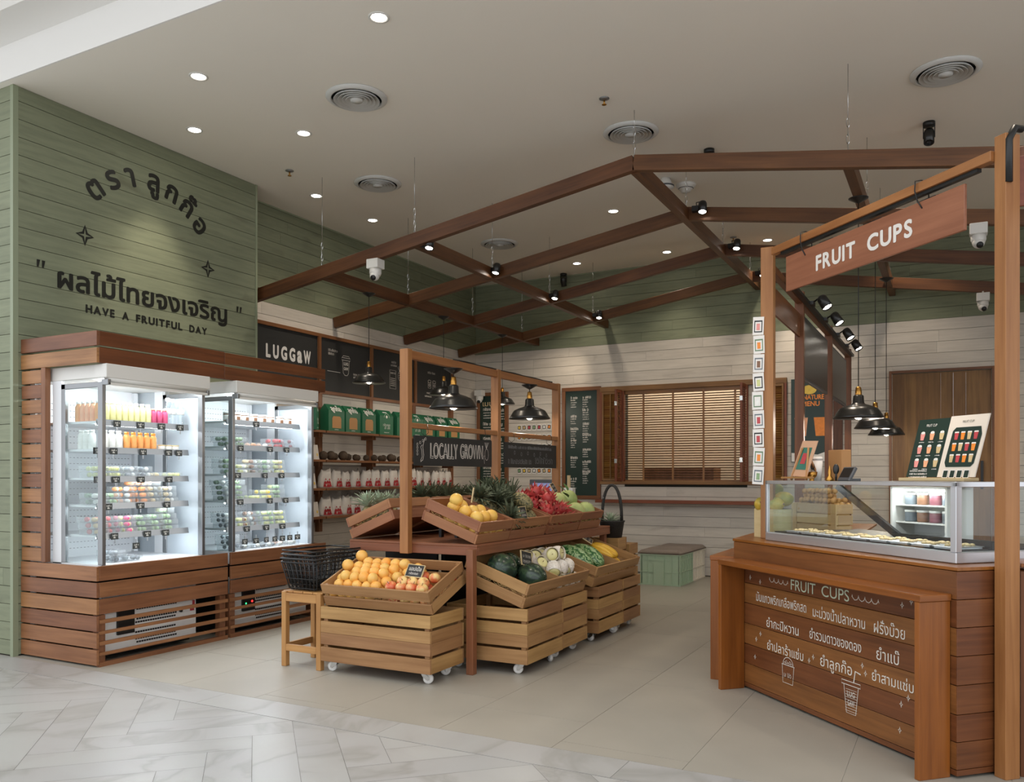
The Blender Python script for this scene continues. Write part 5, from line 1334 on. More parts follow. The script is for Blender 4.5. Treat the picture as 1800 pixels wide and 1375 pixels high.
scd = sign_card(.11, .07, '~dr'); put(scd, Mx, (.13, .20, .225), (R(-50), 0, R(15)), 'price board lying on the dragonfruit, green and brown', None)
t, Mx = top_crate(5.685, 6.09, 'tilted slatted crate of green pomelos, at the far end of the display table')
pm = fruit('pomelo', 'pomelo', 'pomelo', (.078, .078, .085), fn=lambda p: 1 - .16 * max(0, p.z) ** 2 * (1 - .3 * p.z), stem=[(0, 0, .06), (.002, 0, .085)])
for i, (x, y, z) in enumerate(((-.105, .10, .095), (.08, .10, .095), (-.09, .27, .11), (.08, .27, .13))): put(pm, Mx, (x, y, z), (rf.uniform(-.4, .2), rf.uniform(-.3, .3), i), 'green pomelo in the far table crate, %s' % ('front left', 'front right', 'back left with leaves beside it', 'back right')[i], 'pomelos')
def leafm(): 
    mb = MB(); mb.idx([(0, 0, 0), (.02, .03, .004), (.022, .06, .0), (0, .10, -.01), (-.022, .06, 0), (-.02, .03, .004), (0, .05, .008)], [(0, 1, 6), (1, 2, 6), (2, 3, 6), (3, 4, 6), (4, 5, 6), (5, 0, 6)]); return mb
lf = solo('pomelo_leaf', leafm(), M_['leaf'], 'x', 'leaf')
for i, (x, y, z, r_) in enumerate(((-.11, .22, .21, .6), (-.02, .25, .21, -.5), (-.16, .17, .19, 1.4))): put(lf, Mx, (x, y, z), (.5, .2, r_), 'broad green leaf on the pomelos, %s of three' % ORD[i], 'pomelo leaves')
# crates facing the shelving on the other side of the table
def back_crate(y0, y1, label): return tilted('tilted_crate', label, y1 - y0, .36, .135, (-3.375, (y0 + y1) / 2, TZ), R(-90), R(22), 'crate_red', grp=gt)
t, Mx = back_crate(4.20, 4.66, 'tilted slatted crate facing the shelving, seen end on beside the near post')
pp = pineapple('pale_leaf', True, 'pale_pineapple', 40, .11)
for i, (x, y) in enumerate(((.13, .10), (0, .10), (-.13, .10))): put(pp, Mx, (x, y, .10), (R(-15), 0, i), 'pale leaved pineapple in the crate facing the shelving, %s from the post' % ORD[i], 'pale pineapples', .9)
t, Mx = back_crate(4.70, 5.2, 'tilted slatted crate of leafy pineapples facing the shelving, middle of the table')
for i in range(6):
    r_, c = divmod(i, 3); put(pa, Mx, (-.15 + c * .15, .10 + r_ * .14, .10), (R(-12), .1, i), 'leafy pineapple behind the near post, %s of the %s row' % (ORD[c], ('front', 'rear')[r_]), 'leafy pineapples facing the shelving', .95)
t, Mx = back_crate(5.25, 5.75, 'tilted slatted crate of pineapples facing the shelving, far part of the table')
for i in range(3): put(pa, Mx, (-.15 + i * .15, .16, .10), (R(-12), .1, i), 'pineapple far along the table facing the shelving, %s of three' % ORD[i], 'far pineapples facing the shelving', .95)
# ------------------------------------------------------------------ hanging roof frame
root = thing('roof_frame', 'brown timber gabled roof frame hanging on wires under the ceiling', 'roof frame', (-1.926, 7.2, 3.28))
RX = -1.926; SL = .158; RZ = 3.275
def rz_(x): return RZ - SL * abs(x - RX)
for k, y in enumerate((5.41, 6.65, 7.87, 9.05)):
    for xe in (LX + .012, 1.9):
        mb = MB(); mb.bar((RX, y, RZ), (xe, y, rz_(xe)), .052, .105, tint=random.uniform(.2, .8)); part('rafter', mb, M_['beam'], root, bev=.002)
for x, ya, yb_ in ((-4.66, 5.43, BY - .012), (-3.73, 5.43, BY - .012), (RX, 5.43, BY - .012), (-.57, 5.43, BY - .012), (.9, 5.43, BY - .012)):
    mb = MB(); dz = 0 if x != RX else -.012; mb.box(x - .03, x + .03, ya, yb_, rz_(x) - .05 + dz, rz_(x) + .048 + dz, tint=random.uniform(.3, .7)); part('purlin', mb, M_['beam'], root, bev=.002)
for x in (-4.66, -3.73, RX, -.57):
    for y in (5.41, 6.65, 7.87, 9.05):
        z0 = rz_(x) + .05
        mb = MB(); mb.tube([(x, y, z0 + .2), (x, y, ZC)], .0022, 5)
        for i in range(4):
            zc = z0 + .025 + i * .05
            P = [(x + (.008 * math.cos(a) if i % 2 else 0), y + (0 if i % 2 else .008 * math.cos(a)), zc + .03 * math.sin(a)) for a in [q * PI / 5 for q in range(10)]]
            mb.tube(P, .0024, 4, True)
        part('hanger_chain', mb, M_['chrome'], root)
# clamp spotlights on the frame
def clamp_spot():
    t = thing('clamp_spotlight', 'x', 'spotlight')
    mb = MB(); mb.box(-.035, .035, -.03, .03, -.02, .02, tint=.5); mb.tube([(0, 0, .02), (.0, -.02, .045), (.03, -.03, .045), (.05, -.03, .02)], .004, 5); part('clamp', mb, M_['black'], t)
    mb = MB(); M = Matrix.Translation((.05, -.03, -.005)) @ Matrix.Rotation(R(-18), 4, 'X'); mb.lathe([(0, .055), (.028, .052), (.033, .04), (.036, -.04), (.031, -.04), (.029, -.03)], n=18, M=M); part('spot_head', mb, M_['shade'], t)
    mb = MB(); mb.lathe([(.029, -.034), (0, -.034)], n=16, M=M); part('lamp_face', mb, M_['lamp'], t)
    return t
cs = clamp_spot()
gsp = 'clamp spotlights on the roof frame'
for i, (x, y, l) in enumerate(((-3.72, 5.47, 'clamp spotlight under the front rafter, on the inner left purlin'), (-3.73, 6.60, 'clamp spotlight at the second rafter crossing of the inner left purlin'), (-3.73, 7.82, 'clamp spotlight at the third rafter crossing of the inner left purlin'), (-3.73, 9.0, 'clamp spotlight at the rearmost crossing of the inner left purlin'),
        (RX + .05, 6.60, 'clamp spotlight at the ridge, on the second rafter'), (RX + .05, 7.82, 'clamp spotlight at the ridge, on the third rafter'), (RX + .05, 9.0, 'clamp spotlight at the ridge, on the rear rafter beside the kiosk post'))):
    z = rz_(x) + (.02 if i else -.03)
    stand(cs, (x + .05, y, z), l, gsp, rot=random.uniform(-.3, .3))
    tg = ((-2.4, y - .6, .7), (-3.4, y + .3, .8), (-5.4, y + .2, 1.6), (-4.8, BY, 1.9), (-2.2, 5.6, .8), (-2.6, BY, 1.6), (-1.2, BY, 2.0))[i]
    spot_light('spot_beam', (x + .09, y - .05, z - .09), tg, 22, 64, .8)
# ------------------------------------------------------------------ ceiling fixtures
def downlight():
    t = thing('downlight', 'x', 'ceiling light')
    mb = MB(); mb.lathe([(.045, 0), (.058, 0), (.058, -.004), (.046, -.006), (.042, .0)], n=24); part('trim_ring', mb, M_['plastic'], t)
    mb = MB(); mb.lathe([(0, -.0025), (.042, -.0025)], n=20); mb.f[-1:] ; part('lamp_face', mb, M_['lamp'], t)
    return t
dl = downlight()
DL = [(-2.76, 3.665, 'largest looking downlight, nearest the mall, above the middle of the front'), (-4.161, 3.681, 'downlight nearest the top of the green sign wall, front row'), (-4.829, 4.236, 'downlight close to the green sign wall, second back'), (-4.176, 4.649, 'downlight right of the one by the green sign wall'),
      (-5.01, 5.739, 'downlight beyond the sprinkler near the left wall'), (-5.005, 6.545, 'small downlight deep along the left wall'), (-2.835, 7.379, 'downlight alone between the front rafter and second rafter'), (-3.909, 8.995, 'small rear downlight left of two above the third rafter'),
      (-2.828, 9.007, 'small rear downlight right of two near the back wall'), (-1.746, 9.048, 'rear downlight peeping above the left kiosk post')]
for x, y, l in DL:
    stand(dl, (x, y, ZC), l, 'recessed ceiling downlights')
    wall = (x, y) in ((-4.829, 4.236), (-4.161, 3.681))
    spot_light('downlight_beam', (x, y, ZC - .03), (SX, 4.25, 2.3) if wall else (x, y, 0), 26 if wall else 27, 50 if wall else 95, .8, (1, .88, .72), .04)
for x, y in ((-1.0, 3.9), (.2, 4.4), (-.4, 6.6), (1.2, 6.2), (1.0, 8.4), (-.4, 8.8)):
    spot_light('downlight_beam', (x, y, ZC - .03), (x, y, 0), 27, 95, .7, (1, .85, .68), .04)
def diffuser(r=.2):
    t = thing('air_diffuser', 'x', 'air vent')
    mb = MB(); mb.lathe([(r * .93, 0), (r, -.002), (r, -.008), (r * .86, -.022), (r * .82, -.02), (r * .84, 0)], n=40); part('outer_ring', mb, M_['vent'], t)
    mb = MB(); mb.lathe([(0, -.001), (r * .85, -.001)], n=32); part('dark_throat', mb, M_['ventdark'], t)
    for q in (.68, .54, .41, .29):
        mb = MB(); mb.lathe([(r * q, -.004), (r * (q + .075), -.026), (r * (q + .068), -.028), (r * (q - .01), -.006)], n=36); part('ring_blade', mb, M_['vent'], t)
    mb = MB(); mb.lathe([(r * .22, -.010), (r * .2, -.028), (0, -.032)], n=28); part('centre_disc', mb, M_['vent'], t)
    return t
df = diffuser()
for x, y, l in ((-3.474, 4.372, 'round ceiling air vent nearest the green sign wall'), (-4.334, 5.739, 'round ceiling air vent behind the first, along the left wall'), (-2.071, 5.743, 'round ceiling air vent just above the ridge of the roof frame'), (-4.307, 7.837, 'small looking rear air vent over the inner left purlin'), (-.05, 5.786, 'round ceiling air vent at the upper right')):
    stand(df, (x, y, ZC), l, 'round air vents')
def sprinkler():
    t = thing('sprinkler', 'x', 'sprinkler'); mb = MB(); mb.lathe([(.034, 0), (.034, -.004), (.012, -.012), (.008, -.012)], n=18); part('escutcheon', mb, M_['alu'], t)
    mb = MB(); mb.tube([(0, 0, -.01), (0, 0, -.04)], .006, 8); mb.lathe([(.016, -.04), (.016, -.043), (0, -.043)], n=12); part('head', mb, M_['brass'], t); return t
sp = sprinkler()
for x, y, l in ((-4.792, 5.167, 'ceiling sprinkler above the end of the green sign wall'), (-2.042, 5.15, 'ceiling sprinkler in the middle of the ceiling'), (-2.04, 8.774, 'ceiling sprinkler far back above the ridge')): stand(sp, (x, y, ZC), l, 'ceiling sprinklers')
t = thing('smoke_detector', 'white smoke detector on the ceiling, right of the ridge beam', 'smoke detector', (-2.03, 7.0, ZC))
mb = MB(); mb.lathe([(.085, ZC), (.085, ZC - .012), (.07, ZC - .03), (.045, ZC - .05), (.04, ZC - .065), (0, ZC - .07)], (-2.03, 7.0, 0), 24); part('housing', mb, M_['plastic'], t)
mb = MB(); mb.lathe([(.071, ZC - .0285), (.06, ZC - .0385)], (-2.03, 7.0, 0), 24); part('vent_band', mb, M_['greypl'], t)
t = thing('ceiling_speaker', 'small white bell shaped detector beside the round smoke detector', 'smoke detector', (-2.14, 6.78, ZC))
mb = MB(); mb.lathe([(.04, ZC), (.05, ZC - .03), (.07, ZC - .075), (.05, ZC - .09), (0, ZC - .095)], (-2.14, 6.78, 0), 20); part('housing', mb, M_['plastic'], t)
mb = MB(); mb.lathe([(.072, ZC - .06), (.072, ZC - .072)], (-2.14, 6.78, 0), 20); part('vent_band', mb, M_['greypl'], t)
def track_head(loc, label, tilt, target, pw=30):
    t = thing('ceiling_spotlight', label, 'spotlight', loc); x, y, z = loc
    mb = MB(); mb.lathe([(.04, z), (.04, z - .03), (0, z - .03)], (x, y, 0), 16)
    for s in (-1, 1): mb.box(x + s * .036 - .003, x + s * .036 + .003, y - .008, y + .008, z - .11, z - .02, tint=.5)
    part('bracket', mb, M_['black'], t)
    M = Matrix.Translation((x, y, z - .10)) @ Matrix.Rotation(tilt, 4, 'X')
    mb = MB(); mb.lathe([(0, .055), (.03, .05), (.034, .035), (.034, -.055), (.03, -.055), (.028, -.045)], n=18, M=M); part('spot_head', mb, M_['shade'], t)
    mb = MB(); mb.lathe([(.028, -.048), (0, -.048)], n=16, M=M); part('lens', mb, M_['greypl'] if pw < 1 else M_['lamp'], t)
track_head((-.16, 6.569, ZC), 'black ceiling spotlight at the upper right, unlit, left of the tall kiosk post', R(-20), (0, 0, 0), 0)
track_head((-1.655, 6.33, ZC), 'black ceiling spotlight half hidden behind the right front rafter', R(-20), (0, 0, 0), 0)
track_head((-4.255, 9.38, ZC), 'small black ceiling spotlight close to the back wall', R(20), (0, 0, 0), 0)
def cctv(loc, label, up):
    t = thing('security_camera', label, 'security camera', loc, group=None); x, y, z = loc
    mb = MB(); mb.box(x - .055, x + .055, y - .05, y + .05, z, z + .075, tint=.5); part('mount_box', mb, M_['plastic'], t, bev=.004)
    mb = MB(); mb.lathe([(.048, z), (.048, z - .035), (.04, z - .055)], (x, y, 0), 20); mb.ball((x, y - .01, z - .055), .04, n=16, m=10); part('dome', mb, M_['plastic'], t)
    mb = MB(); mb.lathe([(.022, 0), (.022, .012), (0, .012)], n=14, M=Matrix.Translation((x + .008, y - .035, z - .075)) @ Matrix.Rotation(R(120), 4, 'X')); part('lens', mb, M_['black'], t)
    if up:
        mb = MB(); mb.tube([(x, y, z + .07), (x, y, up)], .008, 8); part('drop_pole', mb, M_['plastic'], t)
cctv((-4.09, 5.385, rz_(-4.09) - .13), 'white dome security camera under the front rafter at the left', rz_(-4.09) - .045)
cctv((.145, 6.62, rz_(.145) - .13), 'white dome security camera beside the tall kiosk post, upper one', rz_(.145) - .045)
cctv((.235, 9.02, rz_(.235) - .14), 'white dome security camera on the rear rafter, lower one by the tall post', rz_(.235) - .045)
cctv((-5.46, 9.40, 2.19), 'white security camera on the back wall corner just above the display frame beam', 0)
# ------------------------------------------------------------------ back wall
def framed_board(x0, x1, z0, z1, label, fw=.045):
    t = thing('menu_board', label, 'menu board', ((x0 + x1) / 2, BY - .02, (z0 + z1) / 2))
    mb = MB(); mb.box(x0 + fw, x1 - fw, BY - .02, BY, z0 + fw, z1 - fw); part('panel', mb, M_['menugreen'], t)
    for q in ((x0, x1, z0, z0 + fw), (x0, x1, z1 - fw, z1), (x0, x0 + fw, z0 + fw, z1 - fw), (x1 - fw, x1, z0 + fw, z1 - fw)):
        mb = MB(); mb.box(q[0], q[1], BY - .035, BY, q[2], q[3], tint=.4); part('frame_rail', mb, M_['shelf'], t, bev=.002)
    return t, plane((0, BY - .0215, 0), (1, 0, 0), (0, 0, 1))
t, Mp = framed_board(-5.535, -5.075, .86, 2.235, 'tall green menu board in a wooden frame, partly behind the middle display post')
rr = random.Random(8); z = 2.0; mb = MB()
text(mb, 'เมนู', Mp, -5.45, -5.30, 2.06, .05, .01, ref='thai'); part('heading', mb, M_['c_tan'], t)
while z > 1.0:
    mb = MB(); scrib(mb, Mp, -5.44, -5.30, z, .035, .008, rr)
    for k in range(3): scrib(mb, Mp, -5.44, -5.28 + .03 * rr.random(), z - .035 - k * .033, .013, .0035, rr)
    part('menu_entry', mb, M_['chalk'], t); mb = MB(); scrib(mb, Mp, -5.25, -5.14, z - .02, .035, .008, rr)
    for k in range(3): scrib(mb, Mp, -5.25, -5.13, z - .055 - k * .033, .013, .0035, rr)
    part('menu_entry', mb, M_['chalk'], t); z -= .19
t, Mp = framed_board(-4.31, -3.80, .865, 2.24, 'tall green menu board in a wooden frame, left of the serving window')
mb = MB(); rr = random.Random(9)
for x, zs_ in ((-4.195, (2.10, 1.87, 1.715, 1.575, 1.36, 1.10)), (-4.035, (2.10, 1.945, 1.775, 1.64, 1.46, 1.31, 1.19))):
    for z in zs_:
        mb = MB(); wd = rr.uniform(.07, .115); scrib(mb, Mp, x, x + wd, z, .030, .008, rr); scrib(mb, Mp, x, x + .07, z - .025, .014, .004, rr)
        for k in range(rr.randint(2, 4)): scrib(mb, Mp, x, x + rr.uniform(.05, .085), z - .052 - k * .027, .012, .003, rr)
        part('menu_entry', mb, M_['chalk'], t)
# picture cards pinned in rows
rr = random.Random(12)
for r_, z in enumerate((1.765, 1.64, 1.52, 1.40, 1.215)):
    for c in range(8):
        x = -4.92 + c * .0705; s = rr.random()
        mb = MB(); M = Matrix.Translation((x, BY - .004, z)) @ Matrix.Rotation(rr.uniform(-.2, .2), 4, 'Y')
        mb.box(-.026, .026, -.002, .002, -.036, .036, M, mi=0); mb.box(-.021, .021, -.003, -.0019, -.024, .026, M, mi=1); mb.box(-.012, .012, -.004, -.0029, -.016, .018, M, mi=2)
        solo('picture_card', mb, [M_['paper'], M_['black'], M_[('c_orange', 'c_white', 'c_tan', 'c_red', 'c_green', 'c_yellow')[rr.randint(0, 5)]]],
             'small picture card on the white wall, %s in the %s row from the top' % (ORD[c], ORD[r_]), 'card', 'picture cards between the menu boards', loc=(x, BY - .004, z), world=True)
# serving window: frame, venetian blind, folded louvred shutters
root = thing('window_1', None, None, (-2.75, BY, 1.08)); root['kind'] = 'structure'
for q in ((-3.80, -1.62, 2.165, 2.225), (-3.80, -1.62, 1.05, 1.088), (-3.80, -3.775, 1.088, 2.165), (-1.645, -1.62, 1.088, 2.165), (-3.515, -3.495, 1.088, 2.165), (-2.055, -2.035, 1.088, 2.165)):
    mb = MB(); mb.box(q[0], q[1], BY - .04, BY + .02, q[2], q[3], tint=.4); part('window_frame', mb, M_['redwood'] if q[1] - q[0] < .1 else M_['door'], root, bev=.002)
t = thing('venetian_blind', 'wide wooden venetian blind in the serving window, light showing between slats', 'blind', (-2.77, BY - .02, 1.6))
mb = MB()
z = 1.10
while z < 2.15:
    M = Matrix.Translation((0, BY + .012, z)) @ Matrix.Rotation(R(-14), 4, 'X'); mb.box(-3.49, -2.06, -.0165, .0165, -.0012, .0012, M, tint=random.random()); z += .0285
part('slats', mb, M_['slat'], t)
for x in (-3.259, -2.9, -2.541, -2.182):
    mb = MB(); mb.box(x - .012, x + .012, BY - .012, BY - .010, 1.09, 2.16, tint=.3); part('ladder_tape', mb, M_['blind'], t)
mb = MB(); mb.box(-3.49, -2.06, BY - .008, BY + .032, 2.125, 2.165, tint=.4); part('head_rail', mb, M_['blind'], t)
mb = MB(); mb.box(-3.49, -2.06, BY - .006, BY + .026, 1.088, 1.102, tint=.3); part('bottom_rail', mb, M_['blind'], t)
def louvre(x0, x1, label, y=BY - .04):
    t = thing('louvred_shutter', label, 'shutter', ((x0 + x1) / 2, y, 1.6)); mb = MB(); z = 1.12
    while z < 2.15:
        mb.box(x0 + .015, x1 - .015, -.016, .016, -.002, .002, Matrix.Translation((0, y + .018, z)) @ Matrix.Rotation(R(-50), 4, 'X'), tint=random.random()); z += .026
    part('slats', mb, M_['blind'], t)
    for q in ((x0, x0 + .018), (x1 - .018, x1), ((x0 + x1) / 2 - .006, (x0 + x1) / 2 + .006)):
        mb = MB(); mb.box(q[0], q[1], y - .004, y + .03, 1.095, 2.16, tint=.5); part('stile', mb, M_['door'], t)
    for z0, z1 in ((1.092, 1.12), (2.135, 2.162)):
        mb = MB(); mb.box(x0, x1, y - .002, y + .034, z0, z1, tint=.5); part('rail', mb, M_['door'], t)
louvre(-3.772, -3.56, 'wooden louvred shutter left of the serving window, closed'); louvre(-1.95, -1.65, 'wooden louvred shutter right of the serving window, beyond the kiosk post')
for x, sgn, l in ((-3.53, 1, 'red brown shutter leaf folded out at the left of the serving window'), (-2.07, 1, 'red brown shutter leaf folded out at the right of the serving window')):
    t = thing('folded_shutter', l, 'shutter', (x, BY - .15, 1.6))
    e = (x + .0, BY - .20)
    for (y0, y1) in ((BY - .22, BY - .185), (BY - .075, BY - .042)):
        mb = MB(); mb.box(x - .013, x + .013, y0, y1, 1.085, 2.175, tint=.5); part('stile', mb, M_['redwood'], t, bev=.002)
    for z0, z1 in ((1.085, 1.12), (2.14, 2.175)):
        mb = MB(); mb.box(x - .012, x + .012, BY - .185, BY - .075, z0, z1, tint=.5); part('rail', mb, M_['redwood'], t)
    mb = MB(); z = 1.135
    while z < 2.14:
        mb.box(-.013, .013, BY - .185, BY - .075, -.0015, .0015, Matrix.Translation((x, 0, z)) @ Matrix.Rotation(R(35), 4, 'Y'), tint=random.random()); z += .026
    part('slats', mb, M_['blind'], t)
    for z in (1.30, 1.98):
        mb = MB(); mb.box(x - .016, x + .016, BY - .2225, BY - .219, z, z + .05); part('hinge', mb, M_['chrome'], t)
mb = MB(); mb.box(-3.80, -1.62, BY - .20, BY, .832, .868, tint=.5); solo('wall_ledge', mb, M_['redwood'], 'long red brown ledge on the white wall below the serving window', 'ledge', loc=(-2.7, BY - .1, .85), world=True, bev=.002)
# door
root = thing('door_1', None, None, (-.13, BY, 0)); root['kind'] = 'structure'
for q in ((-.60, -.575, 0, 2.232), (.325, .35, 0, 2.232), (-.575, .325, 2.207, 2.232)):
    mb = MB(); mb.box(q[0], q[1], BY - .03, BY + .02, q[2], q[3], tint=.4); part('door_frame', mb, M_['shelf'], root, bev=.002)
mb = MB()
for k in range(8):
    x = -.572 + k * .1118; V = Matrix.Rotation(R(90), 4, 'Y')
    mb.box(-2.2, -.01, x + .0003, x + .1115, 0, .03, Matrix.Translation((0, BY + .01, 0)) @ Matrix(((0, 1, 0, 0), (0, 0, 1, 0), (-1, 0, 0, 0), (0, 0, 0, 1))), tint=random.uniform(.4, .7))
part('door_leaf', mb, M_['door'], root)
mb = MB(); mb.box(.225, .25, BY - .03, BY - .015, 1.02, 1.30); mb.box(.232, .243, BY - .015, BY + .012, 1.04, 1.06); mb.box(.232, .243, BY - .015, BY + .012, 1.26, 1.28); part('door_handle', mb, M_['black'], root)
# dark poster board with cups, right of the shutters
t = thing('poster_board', 'dark poster with orange capital letters, seen between the kiosk posts', 'poster', (-1.35, BY - .02, 1.8))
mb = MB(); mb.box(-1.575, -1.16, BY - .025, BY, 1.30, 2.20); part('panel', mb, M_['menugreen'], t)
Mp = plane((0, BY - .0265, 0), (1, 0, 0), (0, 0, 1))
mb = MB(); text(mb, 'SIGNATURE', Mp, -1.53, -1.235, 1.975, .05, .03); part('lettering', mb, M_['c_orange'], t); mb = MB(); text(mb, 'MENU', Mp, -1.46, -1.28, 1.905, .05, .03); part('lettering', mb, M_['c_orange'], t)
mb = MB(); mb.tris(circ(-1.385, 2.08, .075, .05, 18), [tuple(range(18))], Mp); part('orange_picture', mb, M_['c_yellow'], t)
for x, m in ((-1.47, 'c_peach'), (-1.27, 'c_orange')):
    mb = MB(); mb.tris([(x - .07, 1.78), (x - .05, 1.58), (x + .05, 1.58), (x + .07, 1.78)], [(0, 1, 2, 3)], Mp); part('cup_picture', mb, M_[m], t)
mb = MB(); mb.tris([(-1.57, 1.40), (-1.57, 1.305), (-1.165, 1.305), (-1.165, 1.43), (-1.3, 1.38)], [(0, 1, 2, 3, 4)], plane((0, BY - .0262, 0), (1, 0, 0), (0, 0, 1))); part('white_foot', mb, M_['paper'], t)
mb = MB(); mb.box(-1.14, -1.05, BY - .035, BY, 1.375, 1.97, tint=.3); solo('wooden_wall_panel', mb, M_['beam'], 'narrow dark wooden panel on the wall behind the kiosk posts', 'panel', loc=(-1.1, BY - .02, 1.67), world=True)
# storage crates with cushions
def storage(y0, y1, m, label, cl):
    x0, x1, h = -2.955, -2.515, .325
    t = thing('plastic_crate', label, 'crate', (-2.735, (y0 + y1) / 2, 0))
    mb = MB(); th = .01
    i = .012
    for q in ((x0 + i, x1 - i, y0 + i, y0 + i + th), (x0 + i, x1 - i, y1 - i - th, y1 - i), (x0 + i, x0 + i + th, y0 + i, y1 - i), (x1 - i - th, x1 - i, y0 + i, y1 - i)): mb.box(*q, 0, h)
    mb.box(x0 + i, x1 - i, y0 + i, y1 - i, 0, .008); part('walls', mb, M_[m], t)
    mb = MB()
    for z0, z1, e in ((0, .012, 0), (.135, .144, .003), (.262, .270, .006), (h - .012, h, 0)):
        mb.box(x0 + e, x1 - e, y0 + e, y0 + .02, z0, z1); mb.box(x0 + e, x1 - e, y1 - .02, y1 - e, z0, z1); mb.box(x0 + e, x0 + .02, y0 + .02, y1 - .02, z0, z1); mb.box(x1 - .02, x1 - e, y0 + .02, y1 - .02, z0, z1)
    part('horizontal_rib', mb, M_[m], t)
    mb = MB()
    for f in (.0, .18, .36, .60, .80, .985): xx = x0 + .004 + f * (x1 - x0 - .012); mb.box(xx, xx + .006, y0 + .003, y0 + .015, .01, h - .01); mb.box(xx, xx + .006, y1 - .015, y1 - .003, .01, h - .01)
    for k in range(9): yy = y0 + .01 + k / 8 * (y1 - y0 - .028); mb.box(x1 - .015, x1 - .003, yy, yy + .008, .01, h - .01); mb.box(x0 + .003, x0 + .015, yy, yy + .008, .01, h - .01)
    part('vertical_rib', mb, M_[m], t)
    mb = MB(); mb.box(x0 + .155, x0 + .265, y0 - .003, y0 + .012, .0, .255); mb.box(x0 + .15, x0 + .27, y0 - .008, y0 + .012, .255, .275); part('handle_plate', mb, M_[m], t)
    c = thing('cushion', cl, 'cushion', (-2.735, (y0 + y1) / 2, h)); mb = MB(); n = 16; vs = []; fs = []
    for a in range(n + 1):
        for b in range(n + 1):
            u, v = a / n, b / n; e = min(1, min(u, 1 - u, v, 1 - v) * 9); d = (1 - e) ** 2
            vs.append((x0 - .02 + u * (x1 - x0 + .03), y0 - .005 + v * (y1 - y0 + .005), h + .002 + .046 * (1 - d * .75) + .006 * noise.noise(Vector((u * 2, v * 2, y0)))))
    b0 = len(vs)
    for a in range(n):
        for b in range(n): i_ = a * (n + 1) + b; fs.append((i_, i_ + n + 1, i_ + n + 2, i_ + 1))
    ring = [a * (n + 1) for a in range(n + 1)] + [n * (n + 1) + b for b in range(1, n + 1)] + [a * (n + 1) + n for a in range(n - 1, -1, -1)] + [b for b in range(n - 1, 0, -1)]
    low = []
    for q in ring: low.append(len(vs)); vs.append((vs[q][0], vs[q][1], h + .002))
    for k in range(len(ring)): l = (k + 1) % len(ring); fs.append((ring[k], ring[l], low[l], low[k]))
    fs.append(tuple(low)); mb.idx(vs, fs); part('cover', mb, M_['cushion'], c)
storage(8.47, 8.965, 'cratepale', 'pale green ribbed plastic crate by the back wall, used as a seat', 'taupe seat cushion on the green plastic crate')
storage(8.975, 9.45, 'cratewhite', 'cream ribbed plastic crate behind the green one at the wall', 'taupe seat cushion on the cream plastic crate')
# black basket with a tall handle, on a little wooden crate at the table's end
def small_box(x0, x1, y0, y1, top, label):
    t = thing('slatted_box', label, 'crate', ((x0 + x1) / 2, (y0 + y1) / 2, 0)); n_ = 6; h = top / n_
    for k in range(n_):
        for q in ((x0, x1, y0, y0 + .014), (x0, x1, y1 - .014, y1), (x0, x0 + .014, y0 + .014, y1 - .014), (x1 - .014, x1, y0 + .014, y1 - .014)):
            mb = MB(); mb.box(*q, k * h + .006, (k + 1) * h - .006, tint=random.random()); part('side_board', mb, M_['crate'], t)
    mb = MB(); mb.box(x0 + .014, x1 - .014, y0 + .014, y1 - .014, top - .022, top - .008, tint=.5); part('lid', mb, M_['crate'], t)
    for x in (x0 + .014, x1 - .029):
        for y in (y0 + .014, y1 - .028): mb = MB(); mb.box(x, x + .015, y, y + .014, 0, top - .022, tint=.5); part('corner_post', mb, M_['crate'], t)
small_box(-2.63, -2.40, 6.35, 6.552, .652, 'tall slatted wooden box at the end of the table, under the black basket')
small_box(-2.62, -2.38, 6.565, 6.77, .59, 'lower slatted wooden box behind the one with the black basket')
t = thing('handled_basket', 'black wicker basket with tall hoop handle at the far end of the table', 'basket', (-2.49, 6.45, .645))
mb = MB(); mb.lathe([(0, .646), (.075, .646), (.092, .77), (.098, .775), (.098, .785), (.09, .785), (.072, .66), (0, .66)], (-2.49, 6.45, 0), 24)
mb.v = [(-2.49 + (v[0] + 2.49) * 1.1, v[1], v[2]) for v in mb.v]; part('bowl', mb, M_['wicker'], t)
mb = MB(); mb.tube([(-2.49 - .085 * math.cos(R(a)), 6.45, .775 + .30 * math.sin(R(a)) ** .8) for a in range(0, 181, 12)], .013, 8); part('hoop_handle', mb, M_['wicker'], t)
put(pp, Matrix.Translation((-2.50, 6.44, .70)), (0, 0, 0), (0, 0, 0), 'spiky green plant top growing out of the black handled basket', None, .8)
# checkout desk behind the table with its screen
t = thing('checkout_desk', 'small wooden checkout desk hidden behind the far fruit crates', 'desk', (-3.2, 6.85, 0))
mb = MB(); mb.box(-3.55, -2.92, 6.62, 7.05, .80, .83, tint=.4); part('desk_top', mb, M_['shelf'], t)
mb = MB(); mb.box(-3.52, -2.95, 6.65, 7.02, 0, .80, tint=.3); part('desk_body', mb, M_['shelf'], t)
t = thing('cash_display', 'grey checkout screen with pale blue display behind the dragonfruit', 'screen', (-3.28, 6.8, .83))
mb = MB(); mb.box(-3.42, -3.145, 6.79, 6.83, .985, 1.118); part('housing', mb, M_['greypl'], t, bev=.005)
mb = MB(); mb.box(-3.385, -3.18, 6.787, 6.7905, 1.012, 1.085); part('display', mb, M_['screen'], t)
mb = MB(); mb.tube([(-3.28, 6.815, .83), (-3.28, 6.815, .99)], .02, 10); mb.lathe([(.08, .83), (.08, .845), (0, .85)], (-3.28, 6.815, 0), 18); part('stand', mb, M_['greypl'], t)
t = thing('tool_holder', 'white holder with a pale wooden stick standing beside the checkout screen', 'holder', (-3.03, 6.8, .83))
